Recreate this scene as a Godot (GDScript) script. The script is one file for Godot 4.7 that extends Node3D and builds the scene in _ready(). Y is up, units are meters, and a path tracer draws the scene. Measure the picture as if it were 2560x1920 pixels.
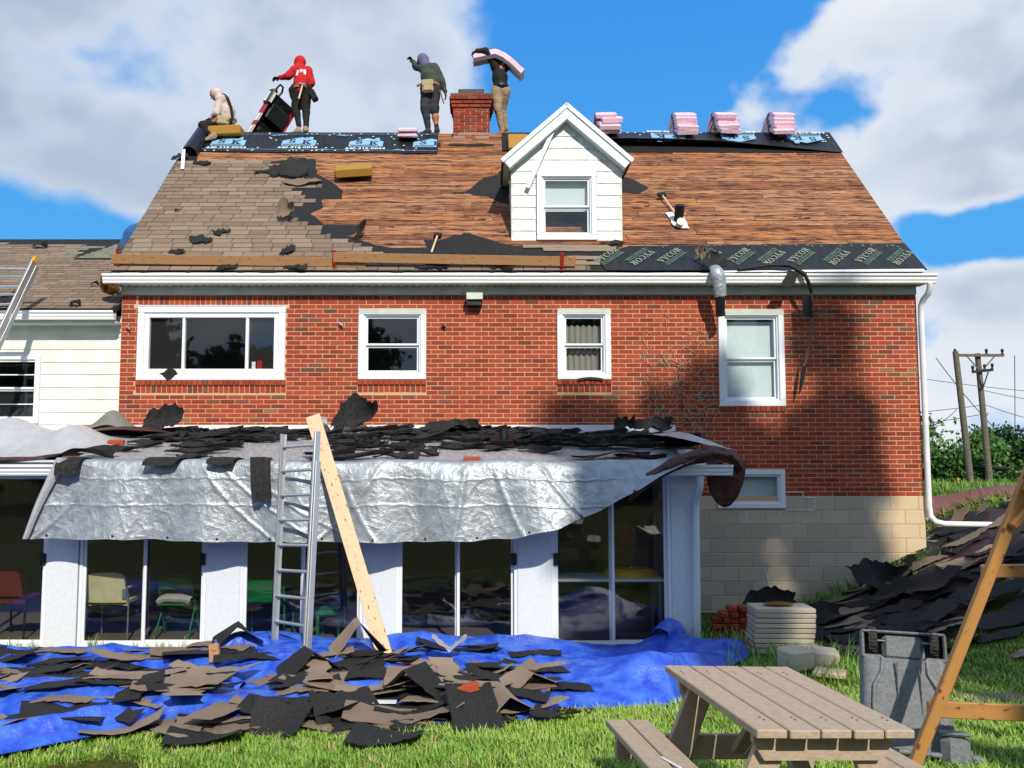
extends Node3D
# A brick house being re-roofed, seen from its back yard. Units are metres, the facade is the plane z = 0.

var R := RandomNumberGenerator.new()
var NZ := FastNoiseLite.new()
var M := {}
var used := {}
var house: Node3D
var wing: Node3D
var sunroom: Node3D
const UPR := Vector3(0, 0.70711, 0.70711)      # normal of the main roof
const SLR := Vector3(0, 0.70711, -0.70711)     # up the main roof

class MB:
	var v := PackedVector3Array()
	var n := PackedVector3Array()
	var u := PackedVector2Array()
	var xf := Transform3D()
	var uo := Vector2.ZERO
	func put(a: Vector3, na: Vector3, ua: Vector2) -> void:
		v.append(xf * a); n.append((xf.basis * na).normalized()); u.append(ua + uo)
	func tri(a: Vector3, b: Vector3, c: Vector3, hint: Vector3, ua := Vector2.ZERO, ub := Vector2.ZERO, uc := Vector2.ZERO) -> void:
		var f := (b - a).cross(c - a)
		if f.length_squared() < 1e-16: return
		if f.dot(hint) < 0.0:
			f = -f
			put(a, f, ua); put(b, f, ub); put(c, f, uc)
		else:
			put(a, f, ua); put(c, f, uc); put(b, f, ub)
	func quad(a: Vector3, b: Vector3, c: Vector3, d: Vector3, hint: Vector3, ua := Vector2.ZERO, ub := Vector2.ZERO, uc := Vector2.ZERO, ud := Vector2.ZERO) -> void:
		tri(a, b, c, hint, ua, ub, uc); tri(a, c, d, hint, ua, uc, ud)
	func strip3(a: Vector3, na: Vector3, b: Vector3, nb: Vector3, c: Vector3, nc: Vector3, ua: Vector2, ub: Vector2, uc: Vector2) -> void:
		var f := (b - a).cross(c - a)
		if f.length_squared() < 1e-18: return
		if f.dot(na + nb + nc) < 0.0:
			put(a, na, ua); put(b, nb, ub); put(c, nc, uc)
		else:
			put(a, na, ua); put(c, nc, uc); put(b, nb, ub)
	# a box with its edges cut off by c; local axes are the columns of b
	func box(o: Vector3, s: Vector3, c := 0.0, b := Basis()) -> void:
		var h := s * 0.5
		c = min(c, min(h.x, min(h.y, h.z)) * 0.9)
		var ax := [b.x, b.y, b.z]
		var hh := [h.x, h.y, h.z]
		for i in 3:
			var j := (i + 1) % 3
			var k := (i + 2) % 3
			for g in [-1.0, 1.0]:
				var q: Vector3 = o + ax[i] * hh[i] * g
				var p: Vector3 = ax[j] * (hh[j] - c)
				var r: Vector3 = ax[k] * (hh[k] - c)
				var su: float = hh[j] * 2.0
				var sv: float = hh[k] * 2.0
				if sv > su: quad(q - p - r, q - p + r, q + p + r, q + p - r, ax[i] * g, Vector2(0, 0), Vector2(sv, 0), Vector2(sv, su), Vector2(0, su))
				else: quad(q - p - r, q + p - r, q + p + r, q - p + r, ax[i] * g, Vector2(0, 0), Vector2(su, 0), Vector2(su, sv), Vector2(0, sv))
		if c <= 0.0: return
		for i in 3:
			var j := (i + 1) % 3
			var k := (i + 2) % 3
			for g in [-1.0, 1.0]:
				for e in [-1.0, 1.0]:
					var w: Vector3 = ax[k] * (hh[k] - c)
					var p: Vector3 = o + ax[i] * hh[i] * g + ax[j] * (hh[j] - c) * e
					var r: Vector3 = o + ax[i] * (hh[i] - c) * g + ax[j] * hh[j] * e
					quad(p - w, p + w, r + w, r - w, ax[i] * g + ax[j] * e, Vector2(0, 0), Vector2(hh[k] * 2, 0), Vector2(hh[k] * 2, c), Vector2(0, c))
		for g in [-1.0, 1.0]:
			for e in [-1.0, 1.0]:
				for f in [-1.0, 1.0]:
					var a: Vector3 = o + ax[0] * h.x * g + ax[1] * (h.y - c) * e + ax[2] * (h.z - c) * f
					var bb: Vector3 = o + ax[0] * (h.x - c) * g + ax[1] * h.y * e + ax[2] * (h.z - c) * f
					var cc: Vector3 = o + ax[0] * (h.x - c) * g + ax[1] * (h.y - c) * e + ax[2] * h.z * f
					tri(a, bb, cc, ax[0] * g + ax[1] * e + ax[2] * f)
	func span(a: Vector3, b: Vector3, c := 0.0) -> void:
		box((a + b) * 0.5, (b - a).abs(), c)
	# a bar of section w (sideways) by t (along up) from a to b
	func bar(a: Vector3, b: Vector3, w: float, t: float, up := Vector3.UP, c := 0.0) -> void:
		var x := (b - a).normalized()
		var z := x.cross(up).normalized()
		var y := z.cross(x)
		box((a + b) * 0.5, Vector3(a.distance_to(b), t, w), c, Basis(x, y, z))
	func tube(p: PackedVector3Array, r: PackedFloat32Array, sides := 8, caps := true, flat := 1.0) -> void:
		var last := p.size() - 1
		var d0 := (p[1] - p[0]).normalized()
		var nx := d0.cross(Vector3.UP if abs(d0.y) < 0.9 else Vector3.RIGHT).normalized()
		var rings := []
		var norms := []
		var len := 0.0
		var lens := []
		for i in p.size():
			var d := (p[min(i + 1, last)] - p[max(i - 1, 0)]).normalized()
			nx = (nx - d * nx.dot(d)).normalized()
			var ny := d.cross(nx)
			var ring := PackedVector3Array()
			var nor := PackedVector3Array()
			var rr := r[min(i, r.size() - 1)]
			for k in sides + 1:
				var a := TAU * k / sides
				var e := nx * cos(a) + ny * sin(a) * flat
				ring.append(p[i] + e * rr)
				nor.append((nx * cos(a) * flat + ny * sin(a)).normalized())
			rings.append(ring); norms.append(nor)
			if i > 0: len += p[i].distance_to(p[i - 1])
			lens.append(len)
		for i in last:
			for k in sides:
				var ua := Vector2(lens[i], float(k) / sides * 0.3)
				var ub := Vector2(lens[i + 1], float(k) / sides * 0.3)
				var uc := Vector2(lens[i + 1], float(k + 1) / sides * 0.3)
				var ud := Vector2(lens[i], float(k + 1) / sides * 0.3)
				strip3(rings[i][k], norms[i][k], rings[i + 1][k], norms[i + 1][k], rings[i + 1][k + 1], norms[i + 1][k + 1], ua, ub, uc)
				strip3(rings[i][k], norms[i][k], rings[i + 1][k + 1], norms[i + 1][k + 1], rings[i][k + 1], norms[i][k + 1], ua, uc, ud)
		if caps:
			for k in sides:
				tri(p[0], rings[0][k], rings[0][k + 1], p[0] - p[1])
				tri(p[last], rings[last][k], rings[last][k + 1], p[last] - p[last - 1])
	func cyl(a: Vector3, b: Vector3, r: float, sides := 10, r2 := -1.0) -> void:
		tube(PackedVector3Array([a, b]), PackedFloat32Array([r, r if r2 < 0.0 else r2]), sides)
	# an outline in the plane o + x*ex + y*ey, given thickness t along ez (from -t to 0)
	func prism(poly: PackedVector2Array, o: Vector3, ex: Vector3, ey: Vector3, t: float, sag = null) -> void:
		var ez := ex.cross(ey).normalized()
		var idx := Geometry2D.triangulate_polygon(poly)
		var P := func(q: Vector2) -> Vector3: return o + ex * q.x + ey * q.y + (ez * float(sag.call(q)) if sag != null else Vector3.ZERO)
		for i in range(0, idx.size(), 3):
			var a := poly[idx[i]]
			var b := poly[idx[i + 1]]
			var c := poly[idx[i + 2]]
			tri(P.call(a), P.call(b), P.call(c), ez * signf(t), a, b, c)
			tri(P.call(a) - ez * t, P.call(b) - ez * t, P.call(c) - ez * t, -ez * signf(t), a, b, c)
		var cw := Geometry2D.is_polygon_clockwise(poly)
		for i in poly.size():
			var a := poly[i]
			var b := poly[(i + 1) % poly.size()]
			var out := ex * (b - a).y - ey * (b - a).x
			if cw: out = -out
			quad(P.call(a), P.call(b), P.call(b) - ez * t, P.call(a) - ez * t, out, a, b, b, a)
	# a sheet of nu by nv cells through f(i, j), with thickness th; the sides it shows are given by front and back
	func sheet(f: Callable, nu: int, nv: int, th := 0.0, front := true, back := true, su := 1.0, sv := 1.0) -> void:
		var p := PackedVector3Array()
		var w := nv + 1
		for i in nu + 1:
			for j in w:
				p.append(f.call(float(i) / nu, float(j) / nv))
		var m := PackedVector3Array()
		for i in nu + 1:
			for j in w:
				var du := p[min(i + 1, nu) * w + j] - p[max(i - 1, 0) * w + j]
				var dv := p[i * w + min(j + 1, nv)] - p[i * w + max(j - 1, 0)]
				var q := du.cross(dv)
				m.append(q.normalized() if q.length_squared() > 1e-14 else Vector3.UP)
		for i in nu:
			for j in nv:
				var a := i * w + j
				var b := a + w
				var c := b + 1
				var d := a + 1
				var ua := Vector2(su * i / nu, sv * j / nv)
				var ub := Vector2(su * (i + 1) / nu, sv * j / nv)
				var uc := Vector2(su * (i + 1) / nu, sv * (j + 1) / nv)
				var ud := Vector2(su * i / nu, sv * (j + 1) / nv)
				if front:
					strip3(p[a], m[a], p[b], m[b], p[c], m[c], ua, ub, uc)
					strip3(p[a], m[a], p[c], m[c], p[d], m[d], ua, uc, ud)
				if back:
					var s := -th
					strip3(p[a] + m[a] * s, -m[a], p[b] + m[b] * s, -m[b], p[c] + m[c] * s, -m[c], ua, ub, uc)
					strip3(p[a] + m[a] * s, -m[a], p[c] + m[c] * s, -m[c], p[d] + m[d] * s, -m[d], ua, uc, ud)
		if back and th > 0.0:
			for i in nu:
				for j in [0, nv]:
					var a: int = i * w + j
					var b: int = a + w
					var k: int = a + (1 if j == 0 else -1)
					quad(p[a], p[b], p[b] - m[b] * th, p[a] - m[a] * th, p[a] - p[k])
			for j in nv:
				for i in [0, nu]:
					var a: int = i * w + j
					var k: int = a + (w if i == 0 else -w)
					quad(p[a], p[a + 1], p[a + 1] - m[a + 1] * th, p[a] - m[a] * th, p[a] - p[k])
	func lathe(prof: PackedVector2Array, o: Vector3, sides := 16, sx := 1.0, sz := 1.0) -> void:
		for i in prof.size() - 1:
			var d := prof[i + 1] - prof[i]
			for k in sides:
				var q := []
				for e in [[i, k], [i + 1, k], [i + 1, k + 1], [i, k + 1]]:
					var a: float = TAU * e[1] / sides
					q.append(o + Vector3(cos(a) * prof[e[0]].x * sx, prof[e[0]].y, sin(a) * prof[e[0]].x * sz))
				var am := TAU * (k + 0.5) / sides
				quad(q[0], q[1], q[2], q[3], Vector3(cos(am) * d.y, -d.x, sin(am) * d.y))
	func mesh(base := Vector3.ZERO) -> ArrayMesh:
		return add_to(ArrayMesh.new(), base)
	func add_to(m: ArrayMesh, base := Vector3.ZERO) -> ArrayMesh:
		if v.is_empty(): return m
		var w := v
		if base != Vector3.ZERO:
			w = Transform3D(Basis(), -base) * v
		var a := []
		a.resize(Mesh.ARRAY_MAX)
		a[Mesh.ARRAY_VERTEX] = w; a[Mesh.ARRAY_NORMAL] = n; a[Mesh.ARRAY_TEX_UV] = u
		m.add_surface_from_arrays(Mesh.PRIMITIVE_TRIANGLES, a)
		return m
	func low() -> Vector3:
		var lo := v[0]
		var hi := v[0]
		for q in v:
			lo = lo.min(q); hi = hi.max(q)
		return Vector3((lo.x + hi.x) / 2, lo.y, (lo.z + hi.z) / 2)

func numbered(s: String) -> String:
	if not used.has(s):
		used[s] = 0
		return s
	used[s] += 1
	return "%s_%03d" % [s, used[s]]

func tag(o: Node3D, label: String, cat: String, group := "", kind := "") -> Node3D:
	if label: o.set_meta("label", label)
	if cat: o.set_meta("category", cat)
	if group: o.set_meta("group", group)
	if kind: o.set_meta("kind", kind)
	return o

func thing(called: String, label: String, cat: String, at := Vector3.ZERO, group := "") -> Node3D:
	var o := Node3D.new()
	o.name = numbered(called)
	add_child(o, true)
	o.position = at
	return tag(o, label, cat, group)

func where(o: Node) -> Vector3:
	var p := Vector3.ZERO
	while o is Node3D and o != self:
		p += (o as Node3D).position
		o = o.get_parent()
	return p

# a part: its shape is given in world axes, its parents are not turned
func part(called: String, b: MB, m: Material, parent: Node3D, label := "") -> MeshInstance3D:
	var o := MeshInstance3D.new()
	o.name = called
	o.mesh = b.mesh(where(parent))
	o.material_override = m
	parent.add_child(o, true)
	if label: o.set_meta("label", label)
	return o

func inst(called: String, mesh: Mesh, m: Material, parent: Node3D, t: Transform3D) -> MeshInstance3D:
	var o := MeshInstance3D.new()
	o.name = called
	o.mesh = mesh
	o.material_override = m
	parent.add_child(o, true)
	o.transform = Transform3D(t.basis, t.origin - where(parent))
	return o

# a thing that is one mesh, set down at its own base
func single(called: String, b: MB, m: Material, label: String, cat: String, group := "", kind := "") -> MeshInstance3D:
	var o := MeshInstance3D.new()
	o.name = numbered(called)
	var at := b.low()
	o.mesh = b.mesh(at)
	o.material_override = m
	add_child(o, true)
	o.position = at
	tag(o, label, cat, group, kind)
	return o

func struct(called: String, b: MB, m: Material) -> MeshInstance3D:
	var o := single(called, b, m, "", "", "", "structure")
	return o

func multi(called: String, mesh: Mesh, m: Material, xs: Array, cols: Array, parent: Node3D = null) -> MultiMeshInstance3D:
	var mm := MultiMesh.new()
	mm.transform_format = MultiMesh.TRANSFORM_3D
	mm.use_colors = cols.size() > 0
	mm.mesh = mesh
	mm.instance_count = xs.size()
	var off := where(parent) if parent else Vector3.ZERO
	for i in xs.size():
		var t: Transform3D = xs[i]
		mm.set_instance_transform(i, Transform3D(t.basis, t.origin - off))
		if cols.size(): mm.set_instance_color(i, cols[i])
	var o := MultiMeshInstance3D.new()
	o.name = called if parent else numbered(called)
	o.multimesh = mm
	o.material_override = m
	(parent if parent else self).add_child(o, true)
	o.set_meta("kind", "stuff")
	return o

func rp(x: float, s: float, lift := 0.0) -> Vector3:     # a point on the main roof: s metres up from the eave
	return Vector3(x, 4.90 + s * 0.70711 + lift * 0.70711, 0.18 - s * 0.70711 + lift * 0.70711)

func pv(a: Array) -> PackedVector2Array:
	var p := PackedVector2Array()
	for i in range(0, a.size(), 2): p.append(Vector2(a[i], a[i + 1]))
	return p

func p3(a: Array) -> PackedVector3Array:
	var p := PackedVector3Array()
	for i in range(0, a.size(), 3): p.append(Vector3(a[i], a[i + 1], a[i + 2]))
	return p

func ragged(p: PackedVector2Array, step: float, amp: float, sx := 1.0) -> PackedVector2Array:
	var q := PackedVector2Array()
	for i in p.size():
		var a := p[i]
		var b := p[(i + 1) % p.size()]
		var k := maxi(1, int(a.distance_to(b) / step))
		for j in k:
			var c := a.lerp(b, float(j) / k)
			q.append(c + Vector2(R.randf_range(-amp, amp) * sx, R.randf_range(-amp, amp)))
	return q

func lin(xs: Array, ys: Array, x: float) -> float:
	if x <= xs[0]: return ys[0]
	for i in xs.size() - 1:
		if x <= xs[i + 1]: return lerpf(ys[i], ys[i + 1], (x - xs[i]) / (xs[i + 1] - xs[i]))
	return ys[-1]

func nz(x: float, y: float, z := 0.0) -> float:
	return NZ.get_noise_3d(x, y, z)

func ground(x: float, z: float) -> float:
	var up := 1.55 * smoothstep(9.2, 14.2, x + 0.25 * maxf(-z, 0.0)) * (1.0 - smoothstep(0.3, 5.2, z)) * (1.0 - smoothstep(-5.0, -20.0, z))
	var lawn := 0.34 * smoothstep(3.0, 8.5, x) * smoothstep(3.8, 8.5, z)
	return -0.02 + up + lawn + 0.03 * nz(x * 0.5, z * 0.5, 7.0) * smoothstep(2.5, 5.0, z)

# ---------------------------------------------------------------- materials
func ntex(seed_: int, freq: float, cols: Array, offs: Array, size := 512, fractal := 4, sy := 1.0, kind := FastNoiseLite.TYPE_SIMPLEX_SMOOTH) -> NoiseTexture2D:
	var f := FastNoiseLite.new()
	f.seed = seed_
	f.noise_type = kind
	f.frequency = freq
	f.fractal_octaves = fractal
	var t := NoiseTexture2D.new()
	t.width = size
	t.height = int(size * sy)
	t.seamless = true
	t.noise = f
	var g := Gradient.new()
	g.offsets = PackedFloat32Array(offs)
	g.colors = PackedColorArray(cols)
	t.color_ramp = g
	return t

func nnorm(seed_: int, freq: float, strength: float, size := 512, fractal := 4, sy := 1.0, kind := FastNoiseLite.TYPE_SIMPLEX_SMOOTH) -> NoiseTexture2D:
	var f := FastNoiseLite.new()
	f.seed = seed_
	f.frequency = freq
	f.noise_type = kind
	f.fractal_octaves = fractal
	var t := NoiseTexture2D.new()
	t.width = size
	t.height = int(size * sy)
	t.seamless = true
	t.noise = f
	t.as_normal_map = true
	t.bump_strength = strength
	return t

func crease() -> NoiseTexture2D:      # the fine crinkles of woven plastic sheet
	var f := FastNoiseLite.new()
	f.seed = 72
	f.noise_type = FastNoiseLite.TYPE_SIMPLEX
	f.fractal_type = FastNoiseLite.FRACTAL_RIDGED
	f.frequency = 0.0065
	f.fractal_octaves = 5
	f.fractal_gain = 0.55
	f.domain_warp_enabled = true
	f.domain_warp_amplitude = 25.0
	f.domain_warp_frequency = 0.01
	var t := NoiseTexture2D.new()
	t.width = 1024
	t.height = 1024
	t.seamless = true
	t.noise = f
	t.as_normal_map = true
	t.bump_strength = 14.0
	return t

func grey(a: float) -> Color:
	return Color(a, a, a)

func mat(c: Color, rough := 0.8, tex: Texture2D = null, scale := 1.0, norm: Texture2D = null, nstr := 1.0, tri := true, metal := 0.0, world := false) -> StandardMaterial3D:
	var m := StandardMaterial3D.new()
	m.albedo_color = c
	m.roughness = rough
	m.metallic = metal
	m.metallic_specular = 0.5
	if tex: m.albedo_texture = tex
	if norm:
		m.normal_enabled = true
		m.normal_texture = norm
		m.normal_scale = nstr
	if tex or norm:
		m.uv1_triplanar = tri
		m.uv1_world_triplanar = world
		m.uv1_scale = Vector3(scale, scale, scale)
	return m

func paint_tex(w: int, h: int, f: Callable) -> ImageTexture:
	var im := Image.create(w, h, false, Image.FORMAT_RGB8)
	for y in h:
		for x in w:
			im.set_pixel(x, y, f.call(x, y))
	return ImageTexture.create_from_image(im)

func wood_px(x: int, y: int) -> Color:        # old roof boards: grain, weather stains, tar left behind in rows
	var a := 0.5 + 0.5 * NZ.get_noise_3d(x * 0.03, y * 0.8, 0.0)
	var b := 0.5 + 0.5 * NZ.get_noise_3d(x * 0.09, y * 2.6, 40.0)
	var c := Color(0.54, 0.36, 0.24).lerp(Color(0.76, 0.59, 0.42), clampf(a * 1.5 - 0.25, 0, 1))
	c = c.lerp(Color(0.44, 0.26, 0.18), clampf((b - 0.48) * 2.2, 0.0, 0.8))
	var t := NZ.get_noise_3d(x * 0.06, y * 1.0, 90.0) + 0.5 * NZ.get_noise_3d(x * 0.02, y * 0.25, 130.0) + 0.3 * NZ.get_noise_3d(x * 0.4, y * 3.4, 170.0)
	return c.lerp(Color(0.17, 0.105, 0.10), smoothstep(0.05, 0.32, t) * 0.9)

func pine_px(x: int, y: int) -> Color:
	var a := 0.5 + 0.5 * NZ.get_noise_3d(x * 0.06, y * 2.2 + 3.0 * NZ.get_noise_2d(x * 0.15, y * 0.3), 10.0)
	var c := Color(0.80, 0.67, 0.53).lerp(Color(0.89, 0.78, 0.66), a)
	var k := NZ.get_noise_3d(x * 0.30, y * 0.55, 210.0)
	return c.lerp(Color(0.50, 0.32, 0.19), smoothstep(0.46, 0.58, k) * 0.85)

func make_materials() -> void:
	var fine := ntex(3, 0.06, [grey(0.88), grey(1.0)], [0.25, 0.75])
	var soft := ntex(5, 0.012, [grey(0.94), grey(1.0)], [0.3, 0.7])
	var rough_n := nnorm(11, 0.08, 6.0)
	var gran := ntex(21, 0.35, [Color(0.60, 0.56, 0.53), Color(0.86, 0.82, 0.78), Color(1, 0.99, 0.97)], [0.25, 0.5, 0.75], 512, 2)
	var gran_n := nnorm(22, 0.35, 5.0, 512, 2)
	M.fine = fine
	M.soft = soft
	M.bricktone = [Color(0.68, 0.275, 0.155), Color(0.64, 0.25, 0.145), Color(0.705, 0.295, 0.17), Color(0.60, 0.23, 0.135), Color(0.66, 0.275, 0.165), Color(0.52, 0.22, 0.15), Color(0.53, 0.30, 0.23), Color(0.60, 0.42, 0.30), Color(0.43, 0.27, 0.22)]
	M.brick = []
	for c in M.bricktone: M.brick.append(mat(c, 0.88, ntex(31, 0.05, [grey(0.83), grey(1.0)], [0.2, 0.7]), 2.3, rough_n, 0.7, true, 0.0, true))
	M.brickbase = mat(Color.WHITE, 0.88, M.brick[0].albedo_texture, 2.3, rough_n, 0.7, true, 0.0, true)
	M.brickbase.vertex_color_use_as_albedo = true
	for m in M.brick: m.albedo_texture = M.brickbase.albedo_texture
	M.mortar = mat(Color(0.82, 0.69, 0.55), 0.95, fine, 3.0, rough_n, 0.6, true, 0.0, true)
	M.smear = [mat(Color(0.60, 0.36, 0.30), 0.95, fine, 3.0, rough_n, 0.8, true, 0.0, true), mat(Color(0.68, 0.52, 0.46), 0.95, fine, 3.0, rough_n, 0.8, true, 0.0, true)]
	M.block = []
	for c in [Color(0.77, 0.72, 0.64), Color(0.80, 0.75, 0.67), Color(0.74, 0.70, 0.63), Color(0.84, 0.76, 0.62)]: M.block.append(mat(c, 0.95, ntex(41, 0.15, [grey(0.90), grey(1.0)], [0.2, 0.6]), 1.1, nnorm(42, 0.2, 5.0), 0.8, true, 0.0, true))
	for m in M.block:
		m.albedo_texture = M.block[0].albedo_texture
		m.normal_texture = M.block[0].normal_texture
	M.concrete = M.block[2]
	M.white = mat(Color(0.88, 0.89, 0.90), 0.42, soft, 0.7, null, 1.0, true, 0.0, true)
	M.gutter = mat(Color(0.90, 0.91, 0.91), 0.32)
	M.siding = mat(Color(0.90, 0.90, 0.86), 0.5, soft, 0.4, null, 1.0, true, 0.0, true)
	M.dormer = mat(Color(0.89, 0.90, 0.87), 0.5, ntex(52, 0.008, [Color(0.86, 0.89, 0.91), Color(1, 1, 1)], [0.3, 0.6]), 1.4, null, 1.0, true, 0.0, true)
	M.frieze = mat(Color(0.78, 0.82, 0.78), 0.55, soft, 0.5, null, 1.0, true, 0.0, true)
	M.panel = mat(Color(0.84, 0.865, 0.89), 0.38, ntex(6, 0.05, [grey(0.975), grey(1.0)], [0.3, 0.7]), 0.6, null, 1.0, true, 0.0, true)
	M.alu = mat(Color(0.80, 0.81, 0.82), 0.38, fine, 2.0, null, 1.0, true, 0.75)
	M.steel = mat(Color(0.55, 0.56, 0.58), 0.4, null, 1.0, null, 1.0, true, 0.8)
	M.frame = mat(Color(0.87, 0.89, 0.91), 0.35)
	M.screen = mat(Color(0.03, 0.03, 0.034), 0.85)
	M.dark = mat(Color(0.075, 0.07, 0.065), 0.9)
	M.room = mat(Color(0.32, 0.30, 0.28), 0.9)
	M.shade = mat(Color(0.80, 0.87, 0.88), 0.8)
	M.lace = mat(Color(0.80, 0.80, 0.76), 0.9, fine, 4.0)
	M.lace.backlight = Color(0.3, 0.3, 0.3)
	var g := StandardMaterial3D.new()
	g.transparency = BaseMaterial3D.TRANSPARENCY_ALPHA
	g.albedo_color = Color(0.10, 0.13, 0.13, 0.05)
	g.roughness = 0.02
	g.metallic_specular = 0.9
	M.glass = g
	M.wood = mat(Color(0.98, 0.94, 0.92), 0.88, paint_tex(1024, 512, wood_px), 1.0, null, 1.0, false)
	M.wood.uv1_scale = Vector3(0.45, 0.9, 1)
	M.wood2 = M.wood.duplicate(); M.wood2.albedo_color = Color(0.84, 0.74, 0.68)
	M.wood3 = M.wood.duplicate(); M.wood3.albedo_color = Color(1.0, 0.90, 0.80)
	M.pine = mat(Color(1, 1, 1), 0.75, paint_tex(512, 256, pine_px), 1.0, null, 1.0, false)
	M.pine.uv1_scale = Vector3(0.7, 1.6, 1)
	M.oldpine = M.pine.duplicate(); M.oldpine.albedo_color = Color(0.72, 0.62, 0.50)
	M.stain = M.pine.duplicate(); M.stain.albedo_color = Color(0.78, 0.66, 0.45); M.stain.roughness = 0.45
	M.shingle = []
	for c in [Color(0.61, 0.55, 0.495), Color(0.65, 0.59, 0.535), Color(0.575, 0.52, 0.47), Color(0.625, 0.56, 0.50), Color(0.68, 0.62, 0.56)]: M.shingle.append(mat(c, 0.95, gran, 2.6, gran_n, 0.9))
	M.oldshingle = mat(Color(0.62, 0.66, 0.60), 0.95, gran, 2.6, gran_n, 0.9)
	M.felt = mat(Color(0.085, 0.082, 0.085), 0.78, ntex(61, 0.02, [grey(0.45), grey(1.0), Color(1.5, 1.45, 1.4)], [0.3, 0.6, 0.8]), 1.3, nnorm(62, 0.03, 4.0), 0.6)
	M.feltb = mat(Color(0.13, 0.125, 0.125), 0.86, M.felt.albedo_texture, 1.6, M.felt.normal_texture, 0.6)
	M.backing = mat(Color(0.115, 0.11, 0.11), 0.82, ntex(63, 0.03, [grey(0.5), grey(1.0), Color(1.7, 1.65, 1.6)], [0.3, 0.6, 0.85]), 1.8, gran_n, 0.12)
	M.sheetblack = mat(Color(0.10, 0.105, 0.12), 0.5, M.felt.albedo_texture, 0.8, nnorm(64, 0.015, 5.0), 0.5)
	M.sheetblue = mat(Color(0.055, 0.07, 0.13), 0.33, null, 1.0, M.sheetblack.normal_texture, 0.6)
	M.printblue = mat(Color(0.50, 0.68, 0.82), 0.6, ntex(66, 0.05, [grey(0.88), grey(1.0)], [0.3, 0.5]), 2.0)
	M.printwhite = mat(Color(0.80, 0.84, 0.86), 0.6)
	M.printgreen = mat(Color(0.36, 0.46, 0.40), 0.6)
	M.printpale = mat(Color(0.50, 0.54, 0.47), 0.6)
	M.ink = mat(Color(0.03, 0.03, 0.04), 0.7)
	M.silver = mat(Color(0.63, 0.66, 0.69), 0.44, ntex(71, 0.02, [grey(0.88), grey(1.0)], [0.3, 0.6]), 0.55, crease(), 0.55, true, 0.35)
	M.dusty = mat(Color(0.64, 0.63, 0.64), 0.6, ntex(73, 0.03, [Color(0.82, 0.8, 0.79), grey(1.0)], [0.3, 0.62]), 0.9, M.silver.normal_texture, 0.4, true, 0.15)
	M.tarpgrey = mat(Color(0.74, 0.74, 0.76), 0.40, soft, 1.0, M.silver.normal_texture, 0.35, true, 0.25)
	M.brown = mat(Color(0.30, 0.135, 0.12), 0.42, ntex(74, 0.02, [grey(0.6), grey(1.0)], [0.3, 0.6]), 1.0, M.silver.normal_texture, 0.7)
	M.blue = mat(Color(0.26, 0.43, 0.80), 0.42, ntex(75, 0.012, [Color(0.50, 0.60, 0.90), Color(0.75, 0.84, 1), Color(1, 1, 1)], [0.25, 0.5, 0.75]), 0.7, M.silver.normal_texture, 0.8)
	M.foam = mat(Color(0.66, 0.50, 0.20), 0.95, ntex(81, 0.12, [Color(0.8, 0.77, 0.7), grey(1.0)], [0.28, 0.5]), 2.0, rough_n, 0.6)
	M.wool = mat(Color(0.52, 0.35, 0.12), 0.98, fine, 3.0, rough_n, 1.2)
	M.pink = mat(Color(0.93, 0.80, 0.86), 0.3, ntex(82, 0.03, [Color(0.94, 0.92, 0.94), grey(1.0)], [0.35, 0.5]), 2.0, nnorm(83, 0.03, 7.0), 0.6)
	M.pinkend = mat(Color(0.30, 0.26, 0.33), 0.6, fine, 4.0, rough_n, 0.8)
	M.red = mat(Color(0.62, 0.05, 0.06), 0.45, fine, 3.0)
	M.black = mat(Color(0.028, 0.028, 0.03), 0.5, fine, 3.0)
	M.plastic = mat(Color(0.47, 0.485, 0.50), 0.5, ntex(91, 0.03, [Color(0.80, 0.80, 0.81), grey(0.92), Color(1, 1, 1)], [0.25, 0.5, 0.8]), 1.5, rough_n, 0.25)
	M.tyre = mat(Color(0.20, 0.19, 0.17), 0.9, fine, 6.0, rough_n, 0.8)
	M.table = mat(Color(0.67, 0.60, 0.52), 0.6, ntex(92, 0.02, [Color(0.95, 0.95, 0.95), grey(1.0)], [0.3, 0.6]), 1.6, nnorm(93, 0.05, 4.0), 0.4)
	M.tableend = mat(Color(0.72, 0.58, 0.44), 0.8, fine, 6.0, rough_n, 0.9)
	M.straw = mat(Color(0.80, 0.60, 0.30), 0.85, ntex(95, 0.12, [Color(0.55, 0.5, 0.4), grey(1.0)], [0.3, 0.6]), 4.0, nnorm(96, 0.15, 8.0), 1.0)
	M.oakgrey = mat(Color(0.46, 0.42, 0.38), 0.92, ntex(97, 0.02, [grey(0.75), grey(1.0)], [0.25, 0.7]), 1.0, nnorm(98, 0.06, 8.0), 0.8)
	M.bark = mat(Color(0.20, 0.15, 0.11), 0.95, fine, 1.5, rough_n, 1.0)
	M.leaf = []
	for c in [Color(0.24, 0.40, 0.12), Color(0.29, 0.45, 0.14), Color(0.16, 0.29, 0.09)]:
		var l := mat(c, 0.6)
		l.backlight = Color(0.45, 0.5, 0.15)
		l.vertex_color_use_as_albedo = true
		M.leaf.append(l)
	M.soil = mat(Color(0.44, 0.46, 0.20), 0.95, ntex(99, 0.02, [Color(1.0, 0.84, 0.78), Color(0.85, 0.88, 0.7), Color(0.7, 0.8, 0.6)], [0.25, 0.5, 0.7], 1024), 0.35, rough_n, 0.8, true, 0.0, true)
	M.grass = mat(Color(1, 1, 1), 0.62)
	M.grass.vertex_color_use_as_albedo = true
	M.grass.backlight = Color(0.5, 0.55, 0.15)
	M.wire = mat(Color(0.02, 0.02, 0.025), 0.6)

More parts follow.
